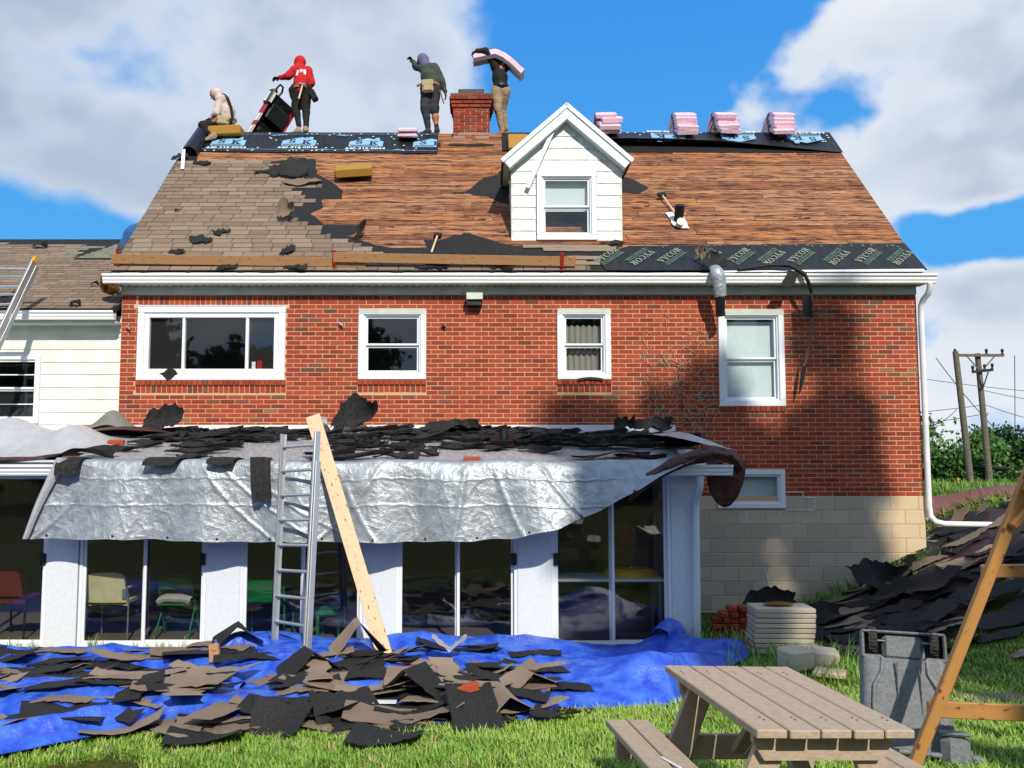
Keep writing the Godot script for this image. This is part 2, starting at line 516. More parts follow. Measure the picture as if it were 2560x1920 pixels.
# ---------------------------------------------------------------- sky
func sky_px(az: float, el: float, f: FastNoiseLite) -> Color:
	var d := Vector3(sin(az) * cos(el), sin(el), -cos(az) * cos(el))
	var a := rad_to_deg(az)
	var e := rad_to_deg(el)
	var blobs := [[-25, 24, 11, 9, 1.2], [-13, 25, 9, 9, 1.1], [-17, 18, 7, 5, 1.0], [-6, 20, 6.5, 10, 1.0], [-33, 27, 11, 7, 1.1], [-29, 13.6, 7, 2.4, -1.1], [-22, 12.4, 8, 2.4, -0.7], [-30, 18.5, 7, 3, 0.5], [3.5, 20, 5, 9, -1.4], [9, 25, 7, 6, -1.5], [9, 17, 6, 4, -1.0], [15, 29.5, 12, 3, -1.6], [29, 31, 9, 2.6, -1.6], [6.5, 29, 2.6, 2.0, 0.8],
		[17.0, 20.5, 4.5, 4.5, 1.0], [24, 21.5, 6.5, 5.5, 1.5], [32, 21, 8, 5, 1.4], [22, 17.5, 7, 4, 1.0], [31, 16.4, 6, 2.6, 1.0], [31, 12.6, 5, 1.3, -1.5], [17, 25.5, 3, 1.6, 0.35], [31, 9.3, 7, 2.4, 1.3], [30, 4, 8, 3, 0.6], [-10, 11, 8, 3, 0.3], [10, 11, 8, 3, 0.3]]
	var s := 0.0
	for b in blobs:
		var x: float = (a - b[0]) / b[2]
		var y: float = (e - b[1]) / b[3]
		var r := x * x + y * y
		if r < 6.0: s += b[4] * exp(-r)
	var n0 := f.get_noise_3d(d.x * 22.0 + 11.0, d.y * 40.0, d.z * 22.0)
	var n1 := f.get_noise_3d(d.x * 60.0, d.y * 85.0, d.z * 60.0)
	var n2 := f.get_noise_3d(d.x * 190.0 + 40.0, d.y * 230.0, d.z * 190.0)
	var inside := (1.0 - smoothstep(36.0, 50.0, absf(a))) * (1.0 - smoothstep(32.0, 42.0, e))
	var dens := clampf(s, -1.0, 1.15) * 0.52 + (1.0 - inside) * 0.30 + 0.45 * n0 + 0.75 * n1 + 0.52 * n2
	var puffy := smoothstep(6.0, 16.0, a)      # soft overcast bank to the left, firmer heaped cloud to the right
	var cover := lerpf(smoothstep(-0.08, 0.55, dens), smoothstep(0.06, 0.42, dens), puffy * inside)
	var up := clampf(d.y, 0.0, 1.0)
	var sky := Color(0.085, 0.40, 0.86).lerp(Color(0.05, 0.30, 0.80), smoothstep(0.20, 0.50, up))
	sky = sky.lerp(Color(0.42, 0.65, 0.92), 1.0 - smoothstep(-0.02, 0.20, up))
	var shade := smoothstep(0.25, 1.15, dens + 1.1 * f.get_noise_3d(d.x * 38.0 + 90.0, d.y * 70.0 - 20.0, d.z * 38.0))
	var cl := Color(0.74, 0.79, 0.87).lerp(Color(0.33, 0.41, 0.55), shade * 0.9)
	cl = cl.lerp(Color(0.93, 0.94, 0.96), smoothstep(0.0, 0.45, n1 + 0.5 * n2) * 0.5 * (0.25 + 0.75 * puffy))
	cl = cl.lerp(Color(0.50, 0.60, 0.76), (1.0 - puffy) * 0.35 * inside)
	return sky.lerp(cl, cover * 0.97)

func make_sky() -> Sky:
	var f := FastNoiseLite.new()
	f.seed = 77
	f.frequency = 0.045
	f.fractal_octaves = 5
	var w := 1024
	var h := 512
	var im := Image.create(w, h, false, Image.FORMAT_RGBAF)
	for y in h:
		var el := PI * (0.5 - (y + 0.5) / h)
		if el < -0.02:
			im.fill_rect(Rect2i(0, y, w, h - y), Color(0.10, 0.11, 0.07))
			break
		for x in w:
			im.set_pixel(x, y, sky_px(wrapf(TAU * (x + 0.5) / w, -PI, PI), el, f))
	var k := 4
	im.resize(w * k, h * k, Image.INTERPOLATE_CUBIC)
	var W := w * k
	var H := h * k
	for y in range(int(H * 0.31), int(H * 0.505)):      # finer towards the front, by the same formula
		var el := PI * (0.5 - (y + 0.5) / H)
		if el < 0.0: break
		for i in range(-int(W * 0.095), int(W * 0.105)):
			im.set_pixel(posmod(i, W), y, sky_px(TAU * (i + 0.5) / W, el, f))
	var m := PanoramaSkyMaterial.new()
	m.panorama = ImageTexture.create_from_image(im)
	var s := Sky.new()
	s.sky_material = m
	return s

# ---------------------------------------------------------------- the house
func holed(b: MB, x0: float, x1: float, y0: float, y1: float, z0: float, z1: float, holes: Array) -> void:
	var xs := [x0, x1]
	var ys := [y0, y1]
	for h in holes:
		for q in [h[0], h[1]]: if q > x0 and q < x1 and not xs.has(q): xs.append(q)
		for q in [h[2], h[3]]: if q > y0 and q < y1 and not ys.has(q): ys.append(q)
	xs.sort(); ys.sort()
	for j in ys.size() - 1:
		for i in xs.size() - 1:
			var cx: float = (xs[i] + xs[i + 1]) / 2
			var cy: float = (ys[j] + ys[j + 1]) / 2
			var open := false
			for h in holes: if cx > h[0] and cx < h[1] and cy > h[2] and cy < h[3]: open = true
			if not open: b.span(Vector3(xs[i], ys[j], z0), Vector3(xs[i + 1], ys[j + 1], z1))

func frame4(b: MB, x0: float, x1: float, y0: float, y1: float, z0: float, z1: float, w: float, c := 0.004) -> void:
	b.span(Vector3(x0, y0, z0), Vector3(x1, y0 + w, z1), c)
	b.span(Vector3(x0, y1 - w, z0), Vector3(x1, y1, z1), c)
	b.span(Vector3(x0, y0 + w, z0), Vector3(x0 + w, y1 - w, z1), c)
	b.span(Vector3(x1 - w, y0 + w, z0), Vector3(x1, y1 - w, z1), c)

func pane(parent: Node3D, x0: float, x1: float, y0: float, y1: float, z: float) -> void:
	var b := MB.new()
	b.span(Vector3(x0, y0, z), Vector3(x1, y1, z + 0.004))
	part("pane", b, M.glass, parent)

# a double-hung window: casing, two sashes with their panes; kind says what hangs behind it
func window(parent: Node3D, x0: float, x1: float, y0: float, y1: float, z: float, kind: String, split := 0.5, sub := true) -> void:
	var b := MB.new()
	var w := 0.085
	frame4(b, x0, x1, y0, y1, z - 0.10, z + 0.035, w, 0.008)
	frame4(b, x0 + w, x1 - w, y0 + w, y1 - w, z - 0.09, z + 0.008, 0.022, 0.004)
	var o := part("window", b, M.frame, parent)
	var host: Node3D = o if sub else parent
	if kind != "dormer":
		b = MB.new()
		b.quad(Vector3(x0, y1 + 0.002, z + 0.045), Vector3(x1, y1 + 0.002, z + 0.045), Vector3(x1 - 0.02, y1 - 0.065, z + 0.038), Vector3(x0 + 0.02, y1 - 0.065, z + 0.038), Vector3(0, 0, 1))
		b.span(Vector3(x0, y1, z), Vector3(x1, y1 + 0.006, z + 0.046))
		part("head_flashing", b, M.frieze, host)
	var ix0 := x0 + w + 0.022
	var ix1 := x1 - w - 0.022
	var iy0 := y0 + w + 0.022
	var iy1 := y1 - w - 0.022
	var ym := lerpf(iy0, iy1, split)
	b = MB.new()
	frame4(b, ix0, ix1, ym - 0.015, iy1, z - 0.05, z - 0.02, 0.03, 0.003)
	part("sash", b, M.frame, host)
	pane(host, ix0 + 0.03, ix1 - 0.03, ym + 0.015, iy1 - 0.03, z - 0.035)
	b = MB.new()
	frame4(b, ix0, ix1, iy0, ym - 0.0155, z - 0.08, z - 0.052, 0.032, 0.003)
	part("sash", b, M.frame, host)
	pane(host, ix0 + 0.032, ix1 - 0.032, iy0 + 0.032, ym - 0.047, z - 0.066)
	if kind == "shade":
		b = MB.new()
		b.span(Vector3(ix0, iy0, z - 0.13), Vector3(ix1, iy1 - 0.05, z - 0.125))
		part("roller_shade", b, M.shade, host)
	elif kind == "dormer":
		b = MB.new()
		b.span(Vector3(ix0, ym - 0.05, z - 0.14), Vector3(ix1, iy1, z - 0.135))
		part("roller_shade", b, M.shade, host)
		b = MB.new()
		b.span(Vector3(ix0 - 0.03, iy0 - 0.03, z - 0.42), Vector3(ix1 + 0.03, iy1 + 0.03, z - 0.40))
		part("painted_room_dark", b, M.dark, host)  # dark panel; the gloom of the room is put into its colour
	elif kind == "lace":
		for k in 2:
			b = MB.new()
			var top: float = iy1 - 0.14 if k == 0 else ym - 0.05
			var bot: float = ym - 0.05 if k == 0 else iy0 + 0.02
			b.sheet(func(s: float, t: float): return Vector3(lerpf(ix0, ix1, s), lerpf(bot, top, t) + (0.03 * absf(sin(s * 21.0)) if k == 0 else 0.015 * sin(s * 40.0)) * (t if k == 0 else 1.0 - t), z - 0.13 - 0.05 * k + 0.016 * sin(s * 42.0 + k)), 90, 10)
			part("lace_curtain", b, M.lace, host)

func lay_bricks(parent: Node3D, holes: Array) -> void:
	var p := 0.2127
	var h := 0.06707
	var all := []
	for r in 44:
		var y0 := 1.641 + r * h
		var yc := y0 + h / 2
		var step := p if r < 43 else 0.106
		var x := -0.0 - (p * 0.5 if r % 2 == 1 else 0.0)
		while x < 11.75:
			var a := maxf(x, 0.0)
			var e := minf(x + step, 11.752)
			x += step
			if yc < 2.56 and a < 7.75: continue
			for q in holes:
				if yc > q[2] and yc < q[3]:
					if a >= q[0] and e <= q[1]: e = a
					elif a < q[0] and e > q[0]: e = q[0]
					elif a < q[1] and e > q[1]: a = q[1]
			if e - a < 0.03: continue
			all.append([a, e, y0, y0 + h, 0])
	# soldiers and rowlocks round the windows
	var up := [[0.24, 2.46, 4.445, 4.592], [0.24, 2.45, 3.255, 3.332], [0.24, 2.45, 3.14, 3.25], [3.5, 4.51, 3.262, 3.342], [3.5, 4.51, 3.15, 3.258], [6.43, 7.23, 3.262, 3.342], [6.43, 7.23, 3.15, 3.258], [8.8, 9.78, 2.865, 2.947]]
	for i in up.size():
		var q = up[i]
		var n := int((q[1] - q[0]) / 0.074)
		for k in n:
			all.append([lerpf(q[0], q[1], float(k) / n), lerpf(q[0], q[1], (k + 1.0) / n), q[2], q[3], 1 if i in [1, 3, 5, 7] else 0])
	var kinds := {}
	var eye := Vector2(5.38, 2.21)
	for q in all: q.append(Vector2((q[0] + q[1]) / 2, (q[2] + q[3]) / 2).distance_to(eye) - 4.0 * (q[1] - q[0]))
	all.sort_custom(func(a, b): return a[5] < b[5])
	var mb := MB.new()
	mb.box(Vector3(0, 0, -0.5), Vector3(1, 1, 1), 0.0)
	var cube := mb.mesh()
	mb = MB.new()
	mb.box(Vector3(0, 0, -0.02), Vector3(0.203, 0.0565, 0.04), 0.004)
	var brick := mb.mesh()
	var xs := []
	var cols := []
	for i in all.size():
		var q = all[i]
		var r := clampf(R.randf() + 0.30 * nz((q[0] + q[1]) * 0.9, q[2] * 2.6, 12.0), 0.0, 0.999)
		var c := 0
		if r < 0.85: c = R.randi_range(0, 4)
		elif r < 0.92: c = 5
		elif r < 0.975: c = 6
		elif r < 0.99: c = 7
		else: c = 8
		var w: float = q[1] - q[0] - 0.0085
		var t := Transform3D(Basis.from_scale(Vector3(w / 0.203, (q[3] - q[2] - 0.0088) / 0.0565, 1)), Vector3((q[0] + q[1]) / 2, (q[2] + q[3]) / 2, R.randf_range(-0.0015, 0.0018) + (0.028 if q[4] == 1 else 0.0)))
		if i < 300: inst("brick", brick, M.brick[c], parent, t)
		else:
			xs.append(t)
			var cc: Color = M.bricktone[c].srgb_to_linear()
			cols.append(cc)
	multi("more_bricks", brick, M.brickbase, xs, cols, parent)

func gutter_mb(x0: float, x1: float, zb: float, yb: float, yt: float) -> MB:
	var h := yt - yb
	var d := 0.125
	var prof := pv([0, 0, d * 0.62, 0, d * 0.70, h * 0.14, d * 0.66, h * 0.20, d * 0.80, h * 0.42, d * 0.80, h * 0.62, d * 0.88, h * 0.68, d, h * 0.80, d, h, d - 0.012, h, d - 0.014, h * 0.82, 0.008, h * 0.5, 0.006, h, 0, h])
	var b := MB.new()
	b.prism(prof, Vector3(x1, yb, zb), Vector3(0, 0, 1), Vector3(0, 1, 0), -(x1 - x0))
	return b

func wp(x: float, s: float, lift := 0.0) -> Vector3:   # a point on the wing's roof
	return Vector3(x, 4.33 + s * 0.4808 + lift * 0.8768, 0.22 - s * 0.8768 + lift * 0.4808)

func tab_mesh(w: float, d: float, t := 0.007) -> ArrayMesh:    # one shingle: x along the course, y up the roof, z off the roof
	var b := MB.new()
	b.prism(ragged(pv([0, 0, w, 0, w, d, 0, d]), 0.09, 0.0028), Vector3.ZERO, Vector3.RIGHT, Vector3.UP, t)
	return b.mesh()

func shingles(parent: Node3D, place: Callable, rows: Array, ups: Array, old := Rect2(), n := 0) -> void:
	# rows: [s, x0, x1] of every course; a tab is 0.305 wide, 0.127 of it shows
	var tabs := []
	for i in 4: tabs.append(tab_mesh(0.300, 0.15))
	var xs := []
	var cols := []
	for q in rows:
		var x: float = q[1] - R.randf() * 0.3
		while x < q[2] - 0.02:
			var a := maxf(x, q[1])
			var e := minf(x + 0.305, q[2] + R.randf_range(-0.05, 0.05))
			x += 0.305
			if e - a < 0.05: continue
			var o: Vector3 = place.call(a, q[0], 0.026 + R.randf() * 0.003)
			var ez: Vector3 = ups[1]
			var ey: Vector3 = (ups[0] - ez * 0.065).normalized()
			var t := Transform3D(Basis(Vector3.RIGHT * ((e - a - 0.010) / 0.300), ey, Vector3.RIGHT.cross(ey)), o + ez * 0.008)
			var m: Material = M.shingle[R.randi() % 5]
			if old.has_point(Vector2((a + e) / 2, q[0])): m = M.oldshingle
			n += 1
			if n > 300:
				xs.append(t)
				continue
			inst("shingle", tabs[R.randi() % 4], m, parent, t)
	if xs.size(): multi("more_shingles", tabs[0], M.shingle[0], xs, [], parent)

func letters(parent: Node3D, text: String, hgt: float, t: Transform3D, m: Material, serif := false, bold := true, wide := 1.0) -> void:
	var tm := TextMesh.new()
	var f := SystemFont.new()
	f.font_names = PackedStringArray(["Droid Serif" if serif else "Droid Sans"])
	if bold: f.font_weight = 700
	tm.font = f
	tm.text = text
	tm.font_size = 32
	tm.pixel_size = hgt / 23.0
	tm.depth = 0.002
	tm.curve_step = 3.0
	inst("lettering", tm, m, parent, t * Transform3D(Basis.from_scale(Vector3(wide, 1, 1)), Vector3.ZERO))

func roof_basis(turn: float) -> Basis:
	return Basis(Vector3.RIGHT, SLR, UPR) * Basis(Vector3(0, 0, 1), turn)

func sk_print(parent: Node3D, x: float, s: float, turn: float, lift: float, cut := 9.0) -> void:
	var bs := roof_basis(turn)
	var o := rp(x, s, lift)
	var b := MB.new()
	var poly := pv([-0.31, -0.15, 0.31, -0.15, 0.31, 0.06, 0.235, 0.10, 0.235, 0.21, 0.15, 0.21, 0.15, 0.14, 0.02, 0.20, -0.31, 0.06])
	if cut < 1.0:
		var rc := Geometry2D.intersect_polygons(poly, pv([-1, -1, cut, -1, cut, 1, -1, 1]))
		if rc.size(): poly = rc[0]
	b.prism(poly, o, bs.x, bs.y, 0.002)
	part("house_print", b, M.printblue, parent)
	b = MB.new()
	for k in 3:
		var y := -0.085 - k * 0.022
		b.box(o + bs.y * y + bs.z * 0.002 + bs.x * (-0.02 + (minf(cut, 0.29) - 0.29) * 0.5), Vector3(0.53 + (minf(cut, 0.29) - 0.29), 0.006, 0.002), 0.0, bs)
	part("print_lines", b, M.ink, parent)
	letters(parent, "S", 0.15, Transform3D(bs, o + bs.x * -0.13 + bs.y * 0.03 + bs.z * 0.003), M.ink, true, true, 1.15)
	if cut > 0.1: letters(parent, "K", 0.15, Transform3D(bs, o + bs.x * 0.13 + bs.y * -0.01 + bs.z * 0.003), M.ink, true, true, 1.15)
	if cut > 1.0: letters(parent, "440·319·0044", 0.075, Transform3D(bs, o + bs.y * -0.225 + bs.z * 0.001), M.printwhite, false, true, 1.15)

func nails(parent: Node3D, x0: float, x1: float, s0: float, s1: float, n: int, lift: float, m: Material) -> void:
	var b := MB.new()
	var bs := roof_basis(0)
	for i in n:
		var x := R.randf_range(x0, x1)
		var s := R.randf_range(s0, s1)
		if i % 3 == 0: s = s0 + 0.04
		elif i % 3 == 1 and i % 2 == 0: s = s1 - 0.05
		b.box(rp(x, s, lift), Vector3(0.028, 0.028, 0.004), 0.0, bs * Basis(Vector3(0, 0, 1), R.randf() * 3.0))
	var o := part("cap_nails", b, m, parent)
	o.set_meta("kind", "stuff")

func build_house() -> void:
	house = thing("brick_house", "red brick house with a steep half stripped roof, white dormer and brick chimney", "house")
	var holes := [[0.25, 2.43, 3.33, 4.43], [3.505, 4.503, 3.342, 4.386], [6.434, 7.223, 3.342, 4.386], [8.809, 9.775, 2.947, 4.373], [8.75, 9.733, 1.467, 2.022]]
	var cut := []
	for h in holes: cut.append([h[0] + 0.04, h[1] - 0.04, h[2] + 0.04, h[3] - 0.04])
	var b := MB.new()
	holed(b, 0.0, 11.75, -0.2, 4.62, -0.24, -0.004, cut)
	b.span(Vector3(0, -0.2, -6.4), Vector3(11.75, 4.62, -6.16))
	b.span(Vector3(0.004, -0.2, -6.16), Vector3(0.24, 4.62, -0.24))
	b.span(Vector3(11.51, -0.2, -6.16), Vector3(11.746, 4.62, -0.24))
	var wall := part("wall", b, M.mortar, house)
	b = MB.new()
	b.span(Vector3(0.25, 1.5, -6.1), Vector3(11.5, 1.55, -0.26))
	b.span(Vector3(0.25, 4.6, -6.1), Vector3(11.5, 4.64, -0.26))
	b.span(Vector3(2.9, 1.55, -6.1), Vector3(3.0, 4.6, -0.26))
	b.span(Vector3(5.6, 1.55, -6.1), Vector3(5.7, 4.6, -0.26))
	b.span(Vector3(8.2, 1.55, -6.1), Vector3(8.3, 4.6, -0.26))
	part("inner_floors", b, M.room, house)
	var bh := holes.duplicate()
	for q in [[0.24, 2.46, 4.43, 4.6], [0.24, 2.45, 3.135, 3.335], [3.5, 4.51, 3.145, 3.345], [6.43, 7.23, 3.145, 3.345], [8.8, 9.78, 2.865, 2.95]]: bh.append(q)
	lay_bricks(wall, bh)
	# the gables
	for x in [0.004, 11.51]:
		b = MB.new()
		b.prism(pv([-6.4, 4.62, -0.0, 4.62, -3.14, 8.1]), Vector3(x, 0, 0), Vector3(0, 0, 1), Vector3(0, 1, 0), 0.236)
		part("gable", b, M.brick[0], house)
	# foundation of concrete blocks
	b = MB.new()
	b.span(Vector3(7.6, -0.25, -0.02), Vector3(11.752, 1.636, -0.006))
	var fnd := part("foundation", b, M.mortar, house)
	for r in 9:
		var y1 := 1.641 - r * 0.2032
		var x := 7.6 + (0.0 if r % 2 == 0 else -0.2)
		while x < 11.7:
			var e := minf(x + 0.4064, 11.76)
			var segs := [[x, e, y1 - 0.2032, y1]]
			if y1 > 1.5 and e > 8.75 and x < 9.733: segs = [[x, minf(e, 8.75), y1 - 0.2032, y1], [maxf(x, 9.733), e, y1 - 0.2032, y1], [maxf(x, 8.75), minf(e, 9.733), y1 - 0.2032, 1.465]]
			for q in segs:
				if q[1] - q[0] < 0.04: continue
				b = MB.new()
				b.span(Vector3(q[0] + 0.005, q[2] + 0.005, -0.02), Vector3(q[1] - 0.005, q[3] - 0.005, R.randf_range(0.0, 0.004)), 0.005)
				part("block", b, M.block[R.randi() % 3 if x < 11.0 else 3], fnd)
			x += 0.4064
	b = MB.new()
	for q in [[9.74, 1.44, 10.15, 1.44], [10.15, 1.44, 10.15, 1.62], [10.15, 1.62, 9.98, 1.62], [9.98, 1.62, 9.98, 1.70], [9.98, 1.70, 9.75, 1.70], [9.14, 1.43, 9.15, 1.26], [9.63, 1.43, 9.66, 1.36], [9.4, 0.62, 9.44, 0.45], [9.44, 0.45, 9.47, 0.3]]:
		b.tube(p3([q[0], q[1], 0.006, (q[0] + q[2]) / 2 + 0.01, (q[1] + q[3]) / 2, 0.006, q[2], q[3], 0.006]), PackedFloat32Array([0.007]), 5)
	part("white_caulk", b, M.white, fnd)
	# windows
	b = MB.new()
	frame4(b, 0.25, 2.43, 3.33, 4.43, -0.1, 0.035, 0.10, 0.008)
	frame4(b, 0.35, 2.33, 3.43, 4.33, -0.09, 0.012, 0.07, 0.005)
	b.span(Vector3(0.905, 3.5, -0.07), Vector3(0.945, 4.26, 0.005), 0.004)
	b.span(Vector3(1.84, 3.5, -0.07), Vector3(1.885, 4.26, 0.005), 0.004)
	b.span(Vector3(0.27, 4.43, 0.0), Vector3(2.41, 4.442, 0.045))
	var w1 := part("window", b, M.frame, house, "wide three part slider window")
	pane(w1, 0.42, 0.905, 3.5, 4.26, -0.03)
	pane(w1, 0.945, 1.84, 3.5, 4.26, -0.045)
	pane(w1, 1.885, 2.26, 3.5, 4.26, -0.03)
	for q in [[0.42, 0.905], [1.885, 2.26]]:
		b = MB.new()
		b.span(Vector3(q[0], 3.5, -0.062), Vector3(q[1], 4.26, -0.058))
		part("insect_screen", b, M.screen, w1)
	for q in [[1.93, 0.055, M.white, 0.11], [2.01, 0.07, M.red, 0.125]]:
		b = MB.new()
		b.span(Vector3(q[0], 3.5, -0.055), Vector3(q[0] + q[1], 3.5 + q[3], -0.034), 0.003)
		part("carton", b, q[2], w1)
	window(house, 3.505, 4.503, 3.342, 4.386, 0.0, "plain", 0.5)
	window(house, 6.434, 7.223, 3.342, 4.386, 0.0, "lace", 0.5)
	window(house, 8.809, 9.775, 2.947, 4.373, 0.0, "shade", 0.5)
	b = MB.new()
	frame4(b, 8.75, 9.733, 1.467, 2.022, -0.1, 0.03, 0.07, 0.006)
	frame4(b, 8.82, 9.663, 1.537, 1.952, -0.09, 0.005, 0.03, 0.004)
	var w5 := part("window", b, M.frame, house)
	pane(w5, 8.85, 9.633, 1.567, 1.922, -0.04)
	b = MB.new()
	b.span(Vector3(8.8, 1.52, -0.14), Vector3(9.68, 1.97, -0.13))
	part("frosted_panel", b, M.shade, w5)
	for x in [0.24, 2.44]:
		b = MB.new()
		b.span(Vector3(x - 0.06, 4.40, -0.01), Vector3(x + 0.04, 4.455, 0.004), 0.004)
		part("lintel_stone", b, M.block[3], wall)
	# eaves: frieze board, soffit, gutter
	b = MB.new()
	b.span(Vector3(0.0, 4.60, 0.0), Vector3(5.02, 4.72, 0.045), 0.004)
	b.span(Vector3(5.42, 4.60, 0.0), Vector3(11.74, 4.72, 0.045), 0.004)
	b.span(Vector3(5.02, 4.60, 0.0), Vector3(5.42, 4.72, 0.02), 0.002)
	b.span(Vector3(0.02, 4.632, 0.0), Vector3(11.72, 4.648, 0.052), 0.003)
	part("frieze_board", b, M.frieze, house)
	b = MB.new()
	b.span(Vector3(-0.1, 4.722, 0.0), Vector3(11.8, 4.74, 0.20))
	part("soffit", b, M.frieze, house)
	b = MB.new()
	var xx := 0.0
	while xx < 11.7:
		b.bar(Vector3(xx, 4.72, 0.06), Vector3(xx + 0.05, 4.72, 0.14), 0.012, 0.006)
		xx += 0.11
	part("soffit_vents", b, M.dark, house).set_meta("kind", "stuff")
	part("gutter", gutter_mb(-0.18, 11.92, 0.185, 4.725, 4.86), M.gutter, house)
	b = MB.new()
	b.span(Vector3(-0.09, 4.72, 0.14), Vector3(11.8, 4.90, 0.18), 0.004)
	part("fascia", b, M.white, house)
	b = MB.new()
	b.tube(p3([11.84, 4.73, 0.25, 11.84, 4.66, 0.24, 11.83, 4.58, 0.2, 11.80, 4.5, 0.1, 11.79, 4.42, 0.06, 11.79, 4.3, 0.05, 11.79, 1.50, 0.05, 11.80, 1.36, 0.06, 11.86, 1.28, 0.08, 11.98, 1.25, 0.10, 13.05, 1.235, 0.16]), PackedFloat32Array([0.042]), 10)
	part("downspout", b, M.white, house)
	# roof
	b = MB.new()
	b.prism(pv([-0.09, 0.0, 11.80, 0.0, 11.80, 4.685, -0.09, 4.685]), rp(0, 0, -0.002), Vector3.RIGHT, SLR, 0.04)
	var back := Vector3(0, 0.70711, 0.70711)
	b.prism(pv([-0.09, 0.0, 11.80, 0.0, 11.80, -4.68, -0.09, -4.68]), rp(0, 4.68, 0.0), Vector3.RIGHT, back, 0.04)
	var roof := part("roof", b, M.dark, house)
	var row := 0
	for i in 29:
		var s0 := 0.45 + i * 0.1465
		var x := lin([0.5, 1.3, 2.2, 3.1, 3.35, 3.5], [3.1, 2.3, 2.2, 1.9, 0.6, -0.05], s0) - R.randf() * 0.6
		x = maxf(x, -0.06)
		while x < 11.78:
			var e := minf(x + R.randf_range(1.8, 5.0), 11.785)
			if 11.785 - e < 0.5: e = 11.785
			b = MB.new()
			b.uo = Vector2(R.randf() * 9.0, R.randf() * 9.0)
			b.box(rp((x + e) / 2, s0 + 0.072, 0.009 + R.randf_range(-0.002, 0.003)), Vector3(e - x - 0.005, 0.1375 - R.randf() * 0.005, 0.02), 0.003, roof_basis(R.randf_range(-0.0007, 0.0007)))
			part("plank", b, [M.wood, M.wood, M.wood2, M.wood3][R.randi() % 4], roof)
			x = e
	# felt left between the shingles and the bare boards
	b = MB.new()
	var edge := pv([0.20, 3.9, 0.28, 3.53, 0.73, 3.42, 1.36, 3.49, 1.78, 3.58, 2.35, 3.64, 2.47, 3.06, 2.75, 2.79, 2.99, 2.47, 3.02, 2.16, 2.69, 2.16, 2.73, 1.89, 2.57, 1.68, 2.72, 1.51, 2.83, 1.34, 3.38, 1.31, 3.35, 1.06, 3.23, 1.01, 3.49, 0.85, 3.72, 0.71, 3.95, 0.64, 4.5, 0.64, 4.43, 0.9, 4.65, 0.85, 4.9, 1.01, 5.12, 1.06, 5.49, 0.85, 5.73, 0.71, 7.4, 0.66, 7.1, 0.35, 7.16, 0.0, -0.09, 0.0, -0.09, 3.62])
	b.prism(ragged(edge, 0.11, 0.016), rp(0, 0, 0.026), Vector3.RIGHT, SLR, 0.004)
	part("roofing_felt", b, M.felt, roof)
	b = MB.new()
	for q in [pv([5.07, 2.44, 5.18, 2.28, 5.42, 2.26, 5.62, 2.06, 5.76, 2.0, 5.76, 3.22, 5.62, 3.17, 5.58, 3.02, 5.35, 2.92]), pv([7.49, 2.98, 7.73, 2.94, 7.9, 2.86, 8.0, 2.7, 8.14, 2.56, 7.95, 2.36, 7.67, 2.4, 7.49, 2.42])]:
		b.prism(ragged(q, 0.1, 0.012), rp(0, 0, 0.026), Vector3.RIGHT, SLR, 0.004)
	for k in 42:
		var q := Vector2(R.randf_range(3.2, 11.5), R.randf_range(0.75, 3.8))
		var w := R.randf_range(0.05, 0.22)
		b.prism(ragged(pv([q.x, q.y, q.x + w, q.y - 0.01, q.x + w, q.y + 0.035, q.x + 0.02, q.y + 0.03]), 0.05, 0.012), rp(0, 0, 0.0215), Vector3.RIGHT, SLR, 0.003)
	part("felt_remnants", b, M.feltb, roof).set_meta("kind", "stuff")
	# shingles still on
	var rows := []
	for i in 28:
		var s := 0.015 + i * 0.1265
		var x1 := lin([0.0, 0.20, 0.21, 0.53, 0.63, 0.74, 0.9, 1.01, 1.22, 1.45, 1.5, 1.82, 2.01, 2.16, 2.27, 2.47, 2.53, 2.6, 3.0, 3.4, 3.6], [7.0, 6.7, 4.0, 3.7, 3.48, 3.26, 2.95, 2.82, 2.77, 2.4, 2.17, 2.2, 2.7, 2.51, 2.24, 2.2, 2.6, 2.5, 2.2, 1.87, 0.2], s)
		rows.append([s, -0.10, x1 + R.randf_range(-0.08, 0.08)])
	shingles(roof, rp, rows, [SLR, UPR])
	for q in [[5.95, 0.62, 1.4], [6.25, 0.53, 1.05], [6.6, 0.30, 0.5], [6.62, 0.15, 0.45]]:
		b = MB.new()
		b.prism(ragged(pv([q[0], q[1], q[0] + q[2], q[1] - 0.015, q[0] + q[2], q[1] + 0.075, q[0], q[1] + 0.085]), 0.12, 0.006), rp(0, 0, 0.045), Vector3.RIGHT, SLR, 0.01)
		part("shingle_strip", b, M.shingle[1], roof)
	chimney()
	dormer()

